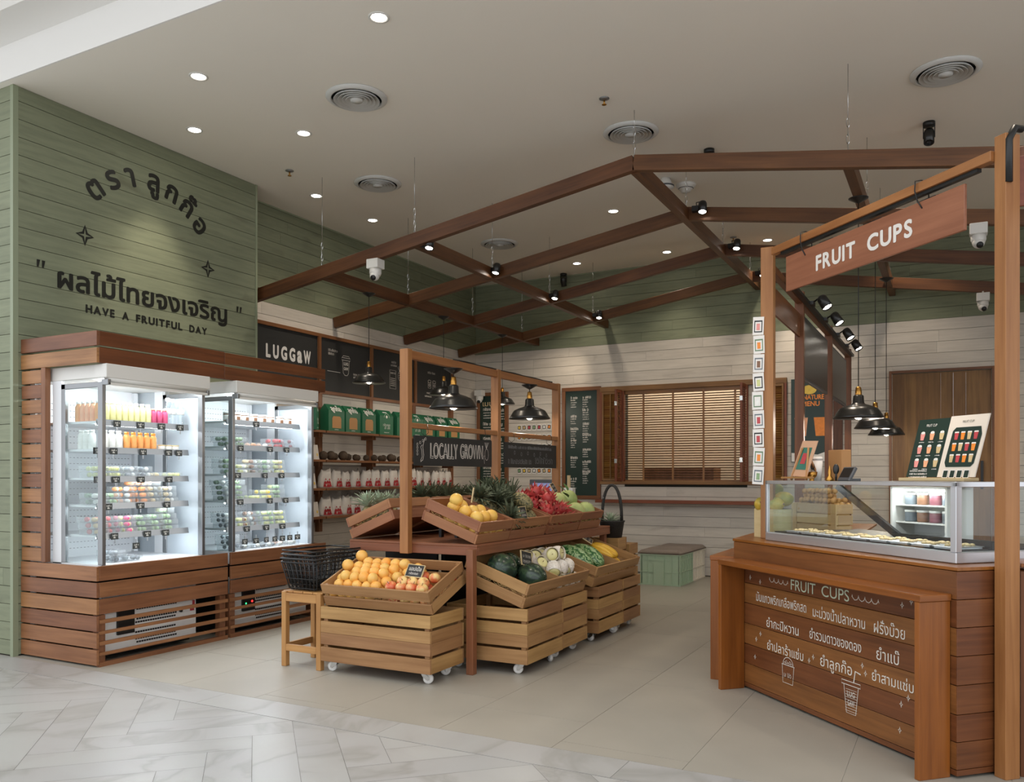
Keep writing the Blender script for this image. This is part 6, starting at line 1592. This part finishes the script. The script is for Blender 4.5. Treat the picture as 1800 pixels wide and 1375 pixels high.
mb = MB(); mb.box(-3.075, -2.985, 6.77, 6.84, .83, 1.045, tint=.5); part('cup_body', mb, M_['plastic'], t, bev=.004)
mb = MB(); mb.box(-3.045, -3.02, 6.79, 6.81, .95, 1.155, tint=.5); part('stick', mb, M_['pine'], t)
# ------------------------------------------------------------------ the corner kiosk (local u along its front, n outwards, z up)
PKX, PKY = -.129, 3.505
KM = Matrix(((-c45, -c45, 0, PKX), (c45, -c45, 0, PKY), (0, 0, 1, 0), (0, 0, 0, 1)))
def kp(u, n_, z=0): return KM @ Vector((u, n_, z))
def kbox(mb, u0, u1, n0, n1, z0, z1, tint=None, mi=0): mb.box(u0, u1, n0, n1, z0, z1, KM, tint, mi)
def kthing(name, label, cat, u, n_, z=0, group=None):
    p = kp(u, n_, z); return thing(name, label, cat, tuple(p), R(135), group)
root = kthing('kiosk_counter', 'plank clad wooden kiosk counter under the glass case', 'counter', .75, -.6)
ub = (.012, .036, .141, .245, .356, .466, .574, .681, .789)
F0 = (.005, 3.58); F1 = (-1.084, 4.67)
for i in range(8):
    z0, z1 = ub[i], ub[i + 1] - .0025
    mb = MB(); kbox(mb, -.042, 1.498, -.169, -.149, z0, z1, tint=(.3, .75, .2, .8, .35, .85, .25, .6)[i]); part('front_board', mb, M_['kiosk'], root, bev=.0012)
    mb = MB(); kbox(mb, -.044, -.024, -.40, -.1492, z0, z1, tint=(.2, .3, .15, .3, .25, .15, .3, .2)[i]); part('end_board', mb, M_['kiosk'], root, bev=.0012)
    mb = MB(); mb.box(F1[0], F1[0] + .02, F1[1] + .012, 6.6, z0, z1, tint=random.random()); part('side_board', mb, M_['kiosk'], root, bev=.0012)
top = [(.010, 3.580), (-1.09, 4.672), (-1.09, 6.6), (-.50, 6.6), (-.50, 5.2), (.55, 4.12)]
mb = MB(); mb.prism(top, .789, .802); uvw = [(p[0] * .7 - p[1] * .7, p[0] * .7 + p[1] * .7) for p in mb.v]; mb.uv = [[uvw[i] for i in f] for f in mb.f]; part('countertop', mb, M_['ledge'], root, bev=.0015)
mb = MB(); mb.prism([(-.02, 3.63), (-1.06, 4.69), (-1.06, 6.55), (-.55, 6.55), (-.55, 5.2), (.20, 3.88)], 0, .785); part('inner_body', mb, M_['black'], root)
for i in range(7):
    mb = MB(); mb.box(.24, 1.6, 3.745, 3.763, .012 + i * .11, .119 + i * .11, tint=random.random()); part('front_board', mb, M_['kiosk'], root, bev=.0012)
mb = MB(); mb.box(.222, .2395, 3.73, 4.0, 0, .785, tint=.3); part('end_panel', mb, M_['kiosk'], root)
mb = MB(); mb.box(.222, 1.62, 3.72, 4.7, .8022, .816, tint=.5); part('countertop', mb, M_['ledge'], root, bev=.0015)
# chalk menu written straight on the boards
Kp = plane(kp(0, -.1475, 0), kp(-1, 0, 0) - kp(0, 0, 0), (0, 0, 1))      # x runs to the right as seen
def X_(u): return -u
mb = MB()
for s, u0, u1, z, h in (('มันแกวพริกเกลือพริกสด', 1.278, .859, .490, .036), ('มะม่วงน้ำปลาหวาน', .809, .453, .482, .036), ('ฝรั่งบ๊วย', .398, .219, .48, .038), ('ยำกะปิหวาน', 1.185, .918, .368, .036), ('ยำรวมดาวของดอง', .833, .477, .374, .036),
                        ('ยำแบ๊', .383, .25, .368, .038), ('ยำปลาร้าแซ่บ', 1.179, .881, .252, .036), ('ยำลูกก๊อ', .754, .536, .260, .038), ('ยำสามแซ่บ', .41, .172, .272, .034)):
    mb = MB(); text(mb, s, Kp, X_(u0), X_(u1), z, h, ref='thai'); part('chalk_menu_line', mb, M_['chalk'], root)
for wd_, ua, ub_ in (('FRUIT', .98, .79), ('CUPS', .745, .555)):
    mb = MB(); text(mb, wd_, Kp, X_(ua), X_(ub_), .587, .052); part('chalk_title', mb, M_['chalkgreen'], root)
mb = MB()
def wav(u0, u1, z): mb.stroke([(X_(u0) + (X_(u1) - X_(u0)) * i / 26 + .008 * math.cos(i * 1.1), z + .012 * math.sin(i * 1.1)) for i in range(27)], Kp, .003)
wav(1.168, .995, .615); wav(.545, .36, .612)
for u, z in ((1.335, .606), (1.243, .593), (.235, .619), (.185, .641), (1.24, .32), (1.278, .286), (1.29, .189), (.837, .265), (.806, .288), (.47, .32), (.45, .29), (.201, .247), (.24, .212), (.248, .103)): sparkle(mb, Kp, X_(u), z, .009, .014, .0028)
mb.stroke([(X_(1.05), .205), (X_(1.045), .115), (X_(.965), .115), (X_(.955), .205)], Kp, .003); mb.stroke([(X_(1.055), .205), (X_(.95), .205)], Kp, .003); mb.stroke([(X_(1.045), .205)] + [(X_(1.0025 + .042 * math.cos(R(a))), .205 + .04 * math.sin(R(a))) for a in range(20, 161, 20)] + [(X_(.96), .205)], Kp, .003)
for k in range(5): mb.stroke(circ(X_(1.03 - k * .014), .212 + .008 * (k % 2), .007, .007, 8), Kp, .002, closed=True)
scrib(mb, Kp, X_(1.035), X_(.975), .145, .022, .0025, random.Random(2))
mb.stroke([(X_(.59), .215), (X_(.572), .09), (X_(.512), .09), (X_(.495), .215)], Kp, .003); mb.stroke([(X_(.605), .215), (X_(.605), .232), (X_(.482), .232), (X_(.482), .215)], Kp, .003, closed=True); mb.stroke([(X_(.525), .232), (X_(.515), .285), (X_(.48), .278)], Kp, .006)
text(mb, 'LUG', Kp, X_(.568), X_(.518), .165, .024); text(mb, 'GAW', Kp, X_(.564), X_(.52), .125, .024)
for k in range(9): mb.stroke([(X_(.580 - k * .0003), .10 + k * .012), (X_(.503 + k * .0003), .10 + k * .012)], Kp, .0016)
part('chalk_drawing', mb, M_['chalk'], root)
# open frames leaning on the counter like narrow tables
root = kthing('ledge_table', 'narrow wooden ledge table framing the chalk menu of the kiosk', 'table', .7, -.07)
mb = MB(); kbox(mb, -.02, 1.418, -.148, 0, .674, .70, tint=.5); part('ledge_top', mb, M_['ledge'], root, bev=.002)
for u0 in (-.015, 1.388): mb = MB(); kbox(mb, u0, u0 + .026, -.147, -.001, 0, .6735, tint=.5); part('leg_panel', mb, M_['ledge'], root, bev=.002)
root = thing('ledge_table', 'narrow wooden ledge table along the blind facing side of the kiosk', 'table', (-1.15, 5.6, 0))
mb = MB(); mb.box(-1.225, -1.0845, 4.70, 6.5, .674, .70, tint=.5); part('ledge_top', mb, M_['ledge'], root, bev=.002)
for y0 in (4.702, 6.47): mb = MB(); mb.box(-1.222, -1.0846, y0, y0 + .026, 0, .6735, tint=.5); part('leg_panel', mb, M_['ledge'], root, bev=.002)
# frame of posts and beams
root = kthing('kiosk_canopy', 'tall timber post frame around the kiosk carrying signs and spotlights', 'frame', .7, -.32)
def kpost(u, n_, z0, z1, name='post'):
    mb = MB(); kbox(mb, u - .026, u + .026, n_ - .035, n_ + .035, z0, z1, tint=.5); return part(name, mb, M_['post'], root, bev=.002)
kpost(-.080, -.352, 0, 2.447); mb = MB(); mb.box(-.955, -.887, 4.755, 4.825, .8025, 2.42, tint=.6); part('post', mb, M_['post'], root, bev=.002)
mb = MB(); kbox(mb, -.053, 1.37, -.335, -.300, 2.355, 2.395, tint=.4); part('front_beam', mb, M_['post'], root, bev=.002)
mb = MB(); kbox(mb, .02, 1.30, -.334, -.312, 2.340, 2.3545, tint=.5); part('lamp_track', mb, M_['black'], root)
for y in (6.02, 7.52, 8.97):
    mb = MB(); mb.box(-.975, -.915, y - .025, y + .025, .0 if y > 6.6 else .8025, 2.42, tint=.35); part('post', mb, M_['kiosk'], root, bev=.002)
for a, b in ((4.826, 5.995), (6.045, 7.495), (7.545, 8.945)):
    mb = MB(); mb.box(-.965, -.925, a, b, 2.335, 2.38, tint=.3); part('side_beam', mb, M_['kiosk'], root, bev=.002)
mb = MB(); mb.box(-.912, -.88, 5.3, 8.9, 2.33, 2.352, tint=.5); part('lamp_track', mb, M_['black'], root)
mb = MB(); mb.tube([kp(-.107, -.33, 2.26), kp(-.107, -.33, 2.42), kp(-.105, -.36, 2.468), kp(-.1, -.40, 2.47)], .014, 8); part('cable_duct', mb, M_['black'], root)
mb = MB(); mb.box(.215, 1.68, 3.73, 3.765, 2.37, 2.41, tint=.4); part('side_beam', mb, M_['kiosk'], root, bev=.002)
mb = MB(); mb.box(1.68, 1.74, 3.72, 3.78, 0, 2.44, tint=.4); part('post', mb, M_['post'], root, bev=.002)
# hanging sign
t = kthing('hanging_sign', 'red brown wooden sign with white capital letters hanging at the kiosk front', 'sign', .65, -.3, 2.2)
mb = MB(); kbox(mb, .062, 1.225, -.306, -.292, 2.123, 2.307, tint=.5); part('sign_board', mb, M_['signwood'], t, bev=.002)
Sp = plane(kp(0, -.2905, 0), kp(-1, 0, 0) - kp(0, 0, 0), (0, 0, 1))
for wd_, xa, xb_ in (('FRUIT', -.976, -.690), ('CUPS', -.610, -.334)):
    mb = MB(); text(mb, wd_, Sp, xa, xb_, 2.177, .072, .035, track=.10); part('lettering', mb, M_['whitepaint'], t)
for u in (.30, 1.08):
    mb = MB(); mb.tube([kp(u - .02, -.291, 2.275), kp(u, -.286, 2.31), kp(u + .02, -.290, 2.36), kp(u + .018, -.291, 2.402), kp(u + .015, -.318, 2.408), kp(u + .005, -.345, 2.402), kp(u, -.345, 2.33), kp(u - .01, -.312, 2.29)], .003, 5); part('hook_wire', mb, M_['black'], t)
t = thing('hanging_sign', 'red brown wooden sign cut off at the right edge of the picture', 'sign', (.7, 3.7, 2.27))
mb = MB(); mb.box(.172, 1.25, 3.705, 3.72, 2.175, 2.366, tint=.2); part('sign_board', mb, M_['redwood'], t, bev=.002)
t = thing('fascia_sign', 'plain brown wooden panel hanging behind the left front kiosk post', 'panel', (-.945, 5.37, 2.19))
mb = MB(); mb.box(-.952, -.938, 4.84, 5.99, 2.105, 2.262, tint=.4); part('sign_board', mb, M_['kiosk'], t)
for a, b, l in ((6.06, 7.35, 'dark grey menu screen seen edge on, between the second and third kiosk posts'), (7.56, 8.70, 'dark grey menu screen seen edge on, farther back beside the rear kiosk post')):
    t = thing('menu_screen', l, 'screen', (-.945, (a + b) / 2, 2.05), group=None)
    mb = MB(); mb.box(-.958, -.932, a, b, 1.825, 2.275); part('screen_body', mb, M_['greypl'], t, bev=.003)
    mb = MB(); mb.box(-.932, -.9305, a + .02, b - .02, 1.845, 2.255); part('display', mb, M_['shade'], t)
def head_(t, p, d):
    p = Vector(p); q = p + Vector((.09, -.02, -.005))
    mb = MB(); mb.box(p.x - .02, p.x + .02, p.y - .05, p.y + .05, p.z - .012, p.z + .012); mb.tube([p, p + Vector((.05, -.02, .03)), q + Vector((0, 0, .03))], .006, 6); part('arm', mb, M_['black'], t)
    z = Vector(d).normalized(); x = z.orthogonal().normalized(); y = z.cross(x); M = Matrix(((x.x, y.x, z.x, q.x), (x.y, y.y, z.y, q.y), (x.z, y.z, z.z, q.z), (0, 0, 0, 1)))
    mb = MB(); mb.lathe([(0, -.055), (.028, -.052), (.034, -.035), (.037, .045), (.033, .045), (.031, .03)], n=20, M=M); part('spot_head', mb, M_['shade'], t)
    mb = MB(); mb.lathe([(.031, .034), (0, .034)], n=18, M=M); part('lamp_face', mb, M_['lamp'], t)
    return q
for i, y in enumerate((6.10, 6.78, 7.55, 8.22)):
    t = thing('track_spotlight', 'black track spotlight along the kiosk side beam, %s from the front' % ORD[i], 'spotlight', (-.87, y, 2.35), group='track spotlights of the kiosk')
    q = head_(t, (-.88, y, 2.345), (.5, -.25, -.85))
    spot_light('track_beam', q + Vector((.02, -.01, -.06)), (-.3, y - .4, .8), 16, 60, .7)
for i, u in enumerate((.30, .62, .95)):
    t = kthing('track_spotlight', 'black spotlight on the track behind the front sign, %s from the right' % ORD[i], 'spotlight', u, -.36, 2.31, 'spotlights behind the front sign')
    p = kp(u, -.345, 2.315)
    mb = MB(); kbox(mb, u - .05, u + .05, -.36, -.33, 2.30, 2.326); part('driver_box', mb, M_['black'], t)
    mb = MB(); M = KM @ Matrix.Translation((u, -.385, 2.295)) @ Matrix.Rotation(R(35), 4, 'X'); mb.lathe([(0, .05), (.03, .045), (.035, -.05), (.03, -.05), (.028, -.04)], n=18, M=M); part('spot_head', mb, M_['shade'], t)
    mb = MB(); mb.lathe([(.028, -.042), (0, -.042)], n=16, M=M); part('lamp_face', mb, M_['lamp'], t)
    spot_light('track_beam', KM @ Vector((u, -.42, 2.23)), kp(u, -.8, .8), 14, 60, .7)
# pendants over the kiosk
pk_ = pendant(1.266); g = 'black enamel pendant lamps'
for i, (y, l) in enumerate(((6.03, 'nearest'), (7.37, 'middle'), (8.61, 'farthest'))):
    lamp_at(pk_, (-.57, y, 1.53 + .005), 'black pendant lamp over the kiosk, %s of the row of three' % l, 1.0)
# glass display case
area_light('case_fill_light', kp(.72, -.30, 1.095), (R(-25), 0, R(135)), 1.1, .03, 1.4, (.95, .98, 1))  # added light without a fitting, brightens the goods in the case
root = kthing('display_case', 'stainless steel and glass refrigerated display case on the kiosk', 'display case', .7, -.5, .802)
c0, c1, d0, d1, zt = .058, 1.346, -.86, -.247, 1.125
mb = MB(); kbox(mb, c0, c1, d0, d1, .8025, .848); part('base', mb, M_['steel'], root, bev=.004)
mb = MB(); kbox(mb, c0 + .0, c1, d1 - .026, d1, zt - .018, zt); kbox(mb, c0, c0 + .026, d0 + .2, d1, zt - .02, zt + .002); kbox(mb, c1 - .02, c1, d0 + .2, d1, zt - .018, zt); kbox(mb, c0, c1, d0 + .2, d0 + .23, zt - .018, zt); part('top_rail', mb, M_['steel'], root, bev=.002)
for q in ((c0, c0 + .03, d1 - .03, d1), (c1 - .018, c1, d1 - .018, d1), (c0, c0 + .022, d0 + .2, d0 + .222)):
    mb = MB(); kbox(mb, *q, .848, zt - .018); part('corner_stile', mb, M_['steel'], root, bev=.002)
mb = MB(); kbox(mb, c0 + .03, c1 - .018, d1 - .010, d1 - .004, .848, zt - .018); part('front_glass', mb, M_['case'], root)
mb = MB(); kbox(mb, c0 + .004, c0 + .010, d0 + .222, d1 - .03, .848, zt - .02); part('end_glass', mb, M_['glass'], root)
mb = MB(); kbox(mb, c1 - .012, c1 - .006, d0 + .22, d1 - .018, .848, zt - .018); part('end_glass', mb, M_['glass'], root)
mb = MB(); kbox(mb, c0 + .026, c1 - .02, d0 + .23, d1 - .026, zt - .010, zt - .004); part('top_glass', mb, M_['glass'], root)
mb = MB(); kbox(mb, c0 + .03, c1 - .03, d0 + .03, d1 - .04, .8482, .853); part('well', mb, M_['black'], root)
mb = MB(); kbox(mb, c0 + .10, c0 + .115, d0 + .22, d1 - .04, .853, .858)
mb.bar(kp(.95, -.40, 1.10), kp(.60, -.46, .87), .02, .03); mb.bar(kp(.60, -.46, .87), kp(.08, -.46, .87), .02, .03); part('dark_inner_bar', mb, M_['black'], root)  # dark bar slanting down inside the case, then running level
gp_ = 'steel food pans in the display case'
def pan():
    t = thing('food_pan', 'x', 'food pan'); mb = MB(); mb.box(-.05, .05, -.075, .075, 0, .008); mb.box(-.055, .055, -.08, .08, .008, .0105); part('pan_body', mb, M_['steel'], t, bev=.002)
    mb = MB(); rr = random.Random(3)
    for k in range(14): mb.ball((rr.uniform(-.038, .038), rr.uniform(-.06, .06), .013), (.012, .012, .008), n=8, m=5)
    part('cut_fruit', mb, M_['c_tan'], t); return t
pn_ = pan()
for i in range(9):
    p = kp(.16 + i * .125, -.36, .8532); stand(pn_, p, 'shallow pan of cut fruit in the glass case, %s from the right' % ORD[i], gp_, rot=R(135))
t = kthing('chiller_reflection_box', 'white lit box with jars imitating the chiller reflection in the glass case', 'chiller', .52, -.60, .853)  # added box with jars, imitates the chillers' reflection in the case glass
mb = MB(); kbox(mb, .36, .70, -.645, -.63, .854, 1.10); kbox(mb, .36, .372, -.63, -.50, .854, 1.10); kbox(mb, .688, .70, -.63, -.50, .854, 1.10); kbox(mb, .36, .70, -.63, -.50, 1.09, 1.10); part('reflection_box_body', mb, M_['plastic'], t)
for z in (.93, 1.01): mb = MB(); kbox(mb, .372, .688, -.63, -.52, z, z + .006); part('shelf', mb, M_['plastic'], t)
mb = MB(); kbox(mb, .38, .68, -.53, -.50, 1.080, 1.0895); part('light_tube', mb, M_['led'], t)  # added glow that brightens the imitated reflection
for r_, z in enumerate((.9365, 1.0165)):  # jars added as part of the imitated chiller reflection
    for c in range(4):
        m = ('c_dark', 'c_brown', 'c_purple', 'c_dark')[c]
        mb = MB(); mb.lathe([(.024, 0), (.026, .004), (.026, .042), (.023, .046)], n=12); tt = thing('fruit_jar', 'dark jar in the box imitating the chiller reflection, %s on the %s shelf' % (ORD[c], ('lower', 'upper')[r_]), 'jar', tuple(kp(.64 - c * .075, -.565, z)), 0, 'jars of the imitated chiller reflection'); part('jar_body', mb, M_[m], tt, world=False)
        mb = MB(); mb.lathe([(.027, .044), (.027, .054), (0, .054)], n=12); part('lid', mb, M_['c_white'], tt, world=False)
# wooden boxes of papaya and longan behind and beside the case
def box_crate(u0, u1, n0, n1, z0, z1, label, rows_):
    t = kthing('wooden_box', label, 'crate', (u0 + u1) / 2, (n0 + n1) / 2, z0)
    h = (z1 - z0 - .008 * (rows_ - 1)) / rows_
    for i in range(rows_):
        a = z0 + i * (h + .008)
        for q in ((u0, u1, n1 - .01, n1), (u0, u1, n0, n0 + .01), (u0, u0 + .01, n0 + .01, n1 - .01), (u1 - .01, u1, n0 + .01, n1 - .01)):
            mb = MB(); kbox(mb, *q, a, a + h, tint=random.random()); part('side_board', mb, M_['pine'], t, bev=.001)
    if rows_ > 1:
        for u in (u0, u1 - .045): mb = MB(); kbox(mb, u, u + .045, n1, n1 + .008, z0, z1, tint=.6); part('corner_batten', mb, M_['pine'], t, bev=.001)
    mb = MB(); kbox(mb, u0 + .01, u1 - .01, n0 + .01, n1 - .01, z0 + .002, z0 + .01); part('base_board', mb, M_['pine'], t)
    mb = MB(); kbox(mb, u0 + .012, u1 - .012, n0 + .012, n1 - .012, z0 + .05, z1 - .05); part('filler', mb, M_['straw'], t)
    return t
box_crate(1.475, 1.89, -.92, -.81, .8025, .985, 'pale wooden slatted box heaped with longans behind the glass case', 3)
box_crate(1.40, 1.585, -.46, -.335, .8025, .965, 'pale wooden box of papayas beside the left kiosk post', 1)
pp_ = thing('papaya', 'x', 'papaya'); mb = MB(); mb.ball((0, 0, 0), (.052, .05, .075), n=16, m=12, fn=lambda p: 1 + .08 * p.z); part('skin', mb, M_['papaya'], pp_)
mb = MB(); mb.tube([(0, 0, .07), (0, 0, .085)], .006, 6); part('stem', mb, M_['c_brown'], pp_)
for i, (u, n_, z, rx_) in enumerate(((1.555, -.37, .985, 1.3), (1.455, -.37, .99, 1.5), (1.505, -.40, 1.06, 1.2), (1.56, -.435, 1.0, 1.4), (1.45, -.435, 1.02, 1.6))):
    stand(pp_, kp(u, n_, z), 'green and yellow papaya on the pale wooden box, %s' % ('front left', 'front right', 'highest one', 'back left', 'back right')[i], 'papayas', scale=.86); o = [q for q in bpy.data.objects if q.get('label', '').startswith('green and yellow papaya')][-1]; o.rotation_euler = (rx_, .2, i * 1.1)
lg = thing('longan', 'x', 'longan'); mb = MB(); mb.ball((0, 0, 0), .0165, n=10, m=7); part('skin', mb, M_['longan'], lg)
rl = random.Random(19); k = 0
for lay in range(5):
    for a in range(11 - lay):
        for b in range(3 if lay < 3 else 2):
            if rl.random() < .12: continue
            stand(lg, kp(1.495 + a * .037 + lay * .018 + rl.uniform(-.006, .006), -.828 - b * .036 - (lay % 2) * .016 + rl.uniform(-.004, .004), .952 + lay * .027 + rl.uniform(-.004, .004)), 'small tan longan in the heap filling the slatted box behind the glass case', 'longans in the slatted box'); k += 1
# menu stand on the case, easel card, till, cups
t = kthing('menu_stand', 'tilted double page cup menu, green and cream, standing on the glass case', 'menu', .34, -.48, zt + .003)
def lean(u, z): return kp(u, -.455 - .065 * (z - 1.13) / .28, z)
def quad(mb, u0, u1, z0, z1, off, skew=0): 
    o = KM.to_3x3() @ Vector((0, 1, 0)) * off
    mb.idx([lean(u0, z0) + o, lean(u1, z0) + o, lean(u1 - skew, z1) + o, lean(u0 - skew, z1) + o], [(0, 1, 2, 3)], sm=False)
def slab(u0, u1, z0, z1, m, nm):
    mb = MB(); o = KM.to_3x3() @ Vector((0, -.006, 0)); P = [lean(u0, z0), lean(u1, z0), lean(u1 - .02, z1), lean(u0 - .02, z1)]; P += [p + o for p in P]
    mb.idx(P, [(0, 3, 2, 1), (4, 5, 6, 7), (0, 1, 5, 4), (1, 2, 6, 5), (2, 3, 7, 6), (3, 0, 4, 7)], sm=False); return part(nm, mb, M_[m], t)
slab(.555, .375, 1.145, 1.405, 'menugreen', 'green_page'); slab(.374, .175, 1.145, 1.41, 'card', 'cream_page')
mb = MB(); kbox(mb, .19, .56, -.50, -.42, zt + .003, 1.142, tint=.5); part('wooden_foot', mb, M_['pine'], t, bev=.002)
Lp = plane(lean(0, 1.13) + KM.to_3x3() @ Vector((0, .0015, 0)), kp(-1, 0, 0) - kp(0, 0, 0), lean(0, 1.41) - lean(0, 1.13))
g_ = MB(); g_.tris([(-.335, .06), (-.205, .06), (-.19, .075), (-.175, .2), (-.185, .235), (-.315, .235), (-.33, .22), (-.345, .08)], [(0, 1, 2, 3, 4, 5, 6, 7)], Lp); part('green_field', g_, M_['menugreen'], t)
Lp2 = Lp @ Matrix.Translation((0, 0, .0008)); wt = MB()
def cup_(polys, m):
    mb = MB()
    for p in polys: mb.tris(p, [tuple(range(len(p)))], Lp2)
    part('cup_picture', mb, M_[m], t)
CM = ('c_pink', 'c_peach', 'c_tan', 'c_white')
for r_ in range(3):
    for c in range(3):
        x, z = -.512 + c * .055 + r_ * -.004 + .014, .215 - r_ * .062
        cup_([[(x - .014, z), (x - .009, z - .03), (x + .009, z - .03), (x + .014, z)]], CM[c % 3]); cup_([circ(x, z + .004, .012, .007, 10)], 'c_white'); wt = MB(); scrib(wt, Lp2, x - .014, x + .014, z - .042, .005, .001, random.Random(c)); part('caption', wt, M_['paper'], t)
for r_ in range(3):
    for c in range(4):
        x, z = -.318 + c * .034 + .012 - r_ * .003, .21 - r_ * .05
        wt = MB(); cup_([[(x - .011, z), (x - .008, z - .03), (x + .008, z - .03), (x + .011, z)]], ('c_red', 'c_orange', 'c_tan')[(c + r_) % 3]); wt.tris([(x - .012, z), (x + .012, z), (x + .01, z + .006), (x - .01, z + .006)], [(0, 1, 2, 3)], Lp2); part('cup_rim', wt, M_['paper'], t)
wt = MB(); text(wt, 'FRUIT CUP', Lp2, -.485, -.425, .247, .012); part('page_title', wt, M_['paper'], t); wt = MB()
for k in range(3): scrib(wt, Lp2, -.535, -.43, .04 - k * .014, .007, .0014, random.Random(k))
part('white_lettering', wt, M_['paper'], t); wt = MB()
for c in range(4):
    x = -.345 + c * .037; wt.tris([(x, .0), (x + .03, .0), (x + .032, .048), (x + .002, .048)], [(0, 1, 2, 3)], Lp2)
part('small_card', wt, M_['paper'], t)
dk = MB()
for c in range(4): x = -.345 + c * .037; dk.tris([(x + .004, .014), (x + .027, .014), (x + .029, .044), (x + .006, .044)], [(0, 1, 2, 3)], Lp @ Matrix.Translation((0, 0, .0014)))
text(dk, 'FRUIT CUP', Lp2, -.285, -.225, .255, .010); part('dark_lettering', dk, M_['menugreen'], t)
t = kthing('easel_card', 'tan picture card on a small wooden easel on the glass case, left end', 'menu card', 1.24, -.42, zt + .003)
P = [kp(1.335, -.40, 1.15), kp(1.20, -.40, 1.145), kp(1.165, -.445, 1.335), kp(1.29, -.445, 1.34)]
def card_(mb, inset, off):
    c = sum(P, Vector()) / 4; o = KM.to_3x3() @ Vector((0, 1, .25)) * off; mb.idx([c + (p - c) * inset + o for p in P], [(0, 1, 2, 3)], sm=False)
mb = MB(); o = KM.to_3x3() @ Vector((0, -.005, 0)); mb.idx(P + [p + o for p in P], [(0, 1, 2, 3), (7, 6, 5, 4), (0, 4, 5, 1), (1, 5, 6, 2), (2, 6, 7, 3), (3, 7, 4, 0)], sm=False); part('card', mb, M_['tan'], t)
mb = MB(); card_(mb, .62, .0015); part('picture', mb, M_['c_teal'], t)
mb = MB(); card_(mb, .30, .0025); part('picture_detail', mb, M_['c_red'], t)
mb = MB(); kbox(mb, 1.16, 1.38, -.42, -.37, 1.136, 1.146, tint=.5); mb.bar(kp(1.33, -.40, zt + .003), kp(1.27, -.43, 1.30), .01, .01); mb.bar(kp(1.20, -.40, zt + .003), kp(1.22, -.43, 1.30), .01, .01); mb.bar(kp(1.26, -.53, zt + .003), kp(1.25, -.44, 1.28), .01, .01); part('easel', mb, M_['stool'], t)
t = kthing('till', 'dark grey card terminal tilted back on top of the glass case', 'till', 1.04, -.52, zt - .003)
Mt_ = KM @ Matrix.Translation((1.04, -.50, 1.126)) @ Matrix.Rotation(R(180), 4, 'Z') @ Matrix.Rotation(R(-32), 4, 'X')
mb = MB(); mb.box(-.045, .045, -.0, .018, .0, .085, Mt_); part('screen_body', mb, M_['greypl'], t, bev=.004)
mb = MB(); mb.box(-.036, .036, -.0012, .0002, .02, .075, Mt_); part('display', mb, M_['shade'], t)
mb = MB(); kbox(mb, 1.0, 1.08, -.58, -.51, zt - .003, zt + .012); part('foot', mb, M_['greypl'], t)
t = kthing('paper_cup', 'white paper cup with a round dark emblem on the glass case', 'cup', 1.275, -.52, zt - .003)
mb = MB(); c = kp(1.275, -.52, zt - .003); mb.lathe([(.026, 0), (.033, .115), (.031, .115)], c, 20); mb.lathe([(.034, .114), (.034, .124), (.028, .132), (0, .132)], c, 20); part('cup_body', mb, M_['paper'], t)
mb = MB(); mb.tris(circ(0, .075, .018, n=16), [tuple(range(16))], plane(kp(1.262, -.486, zt), kp(-1, 0) - kp(0, 0), (0, 0, 1))); part('emblem', mb, M_['menugreen'], t)
t = kthing('gold_cup', 'small gold fluted cup standing behind the easel card', 'cup', 1.235, -.46, zt - .003)
mb = MB(); mb.lathe([(.016, 0), (.012, .006), (.012, .012), (.026, .028), (.030, .05), (.027, .05), (.02, .02), (0, .016)], kp(1.235, -.46, zt - .003), 16); part('bowl', mb, M_['brass'], t)
t = kthing('lucky_figurine', 'small gold and black ornament between the cup and the terminal', 'ornament', 1.14, -.5, zt - .003)
mb = MB(); c = kp(1.14, -.5, zt - .003); mb.lathe([(.02, 0), (.022, .012), (.008, .03), (.010, .05), (.004, .075), (0, .085)], c, 14); part('gold_body', mb, M_['brass'], t)
mb = MB(); mb.ball(kp(1.115, -.52, zt + .060), (.016, .010, .028), n=12, m=8); mb.tube([kp(1.115, -.52, zt), kp(1.115, -.52, zt + .05)], .006, 6); part('black_disc', mb, M_['black'], t)
t = kthing('card_box', 'plain brown cardboard box standing behind the paper cup', 'box', 1.20, -.62, zt - .003)
mb = MB(); kbox(mb, 1.17, 1.28, -.66, -.60, zt - .003, zt + .165); part('carton', mb, M_['kraft'], t, bev=.002)
# strip of picture cards taped to the left post
rr = random.Random(17)
for i in range(9):
    z = 1.985 - i * .104; dx = rr.uniform(-.004, .004)
    mb = MB(); M = Matrix.Translation((-.966 + dx, 4.749, z)) @ Matrix.Rotation(rr.uniform(-.06, .06), 4, 'Y')
    mb.box(-.030, .030, -.001, .001, -.05, .05, M, mi=0); mb.box(-.022, .022, -.0018, -.0009, -.036, .030, M, mi=1); mb.box(-.017, .017, -.0026, -.0017, -.03, .022, M, mi=0); mb.box(-.009, .009, -.0034, -.0025, -.024, .012, M, mi=2)
    solo('picture_card', mb, [M_['paper'], M_[('black', 'c_dkgreen', 'c_dark')[i % 3]], M_[('c_pink', 'c_orange', 'c_brown', 'c_lime', 'c_white', 'c_red', 'c_red', 'c_orange', 'c_green')[i]]], 'picture card taped to the left kiosk post, %s from the top' % ORD[i], 'card', 'picture cards on the kiosk post', loc=(-.966, 4.749, z), world=True)
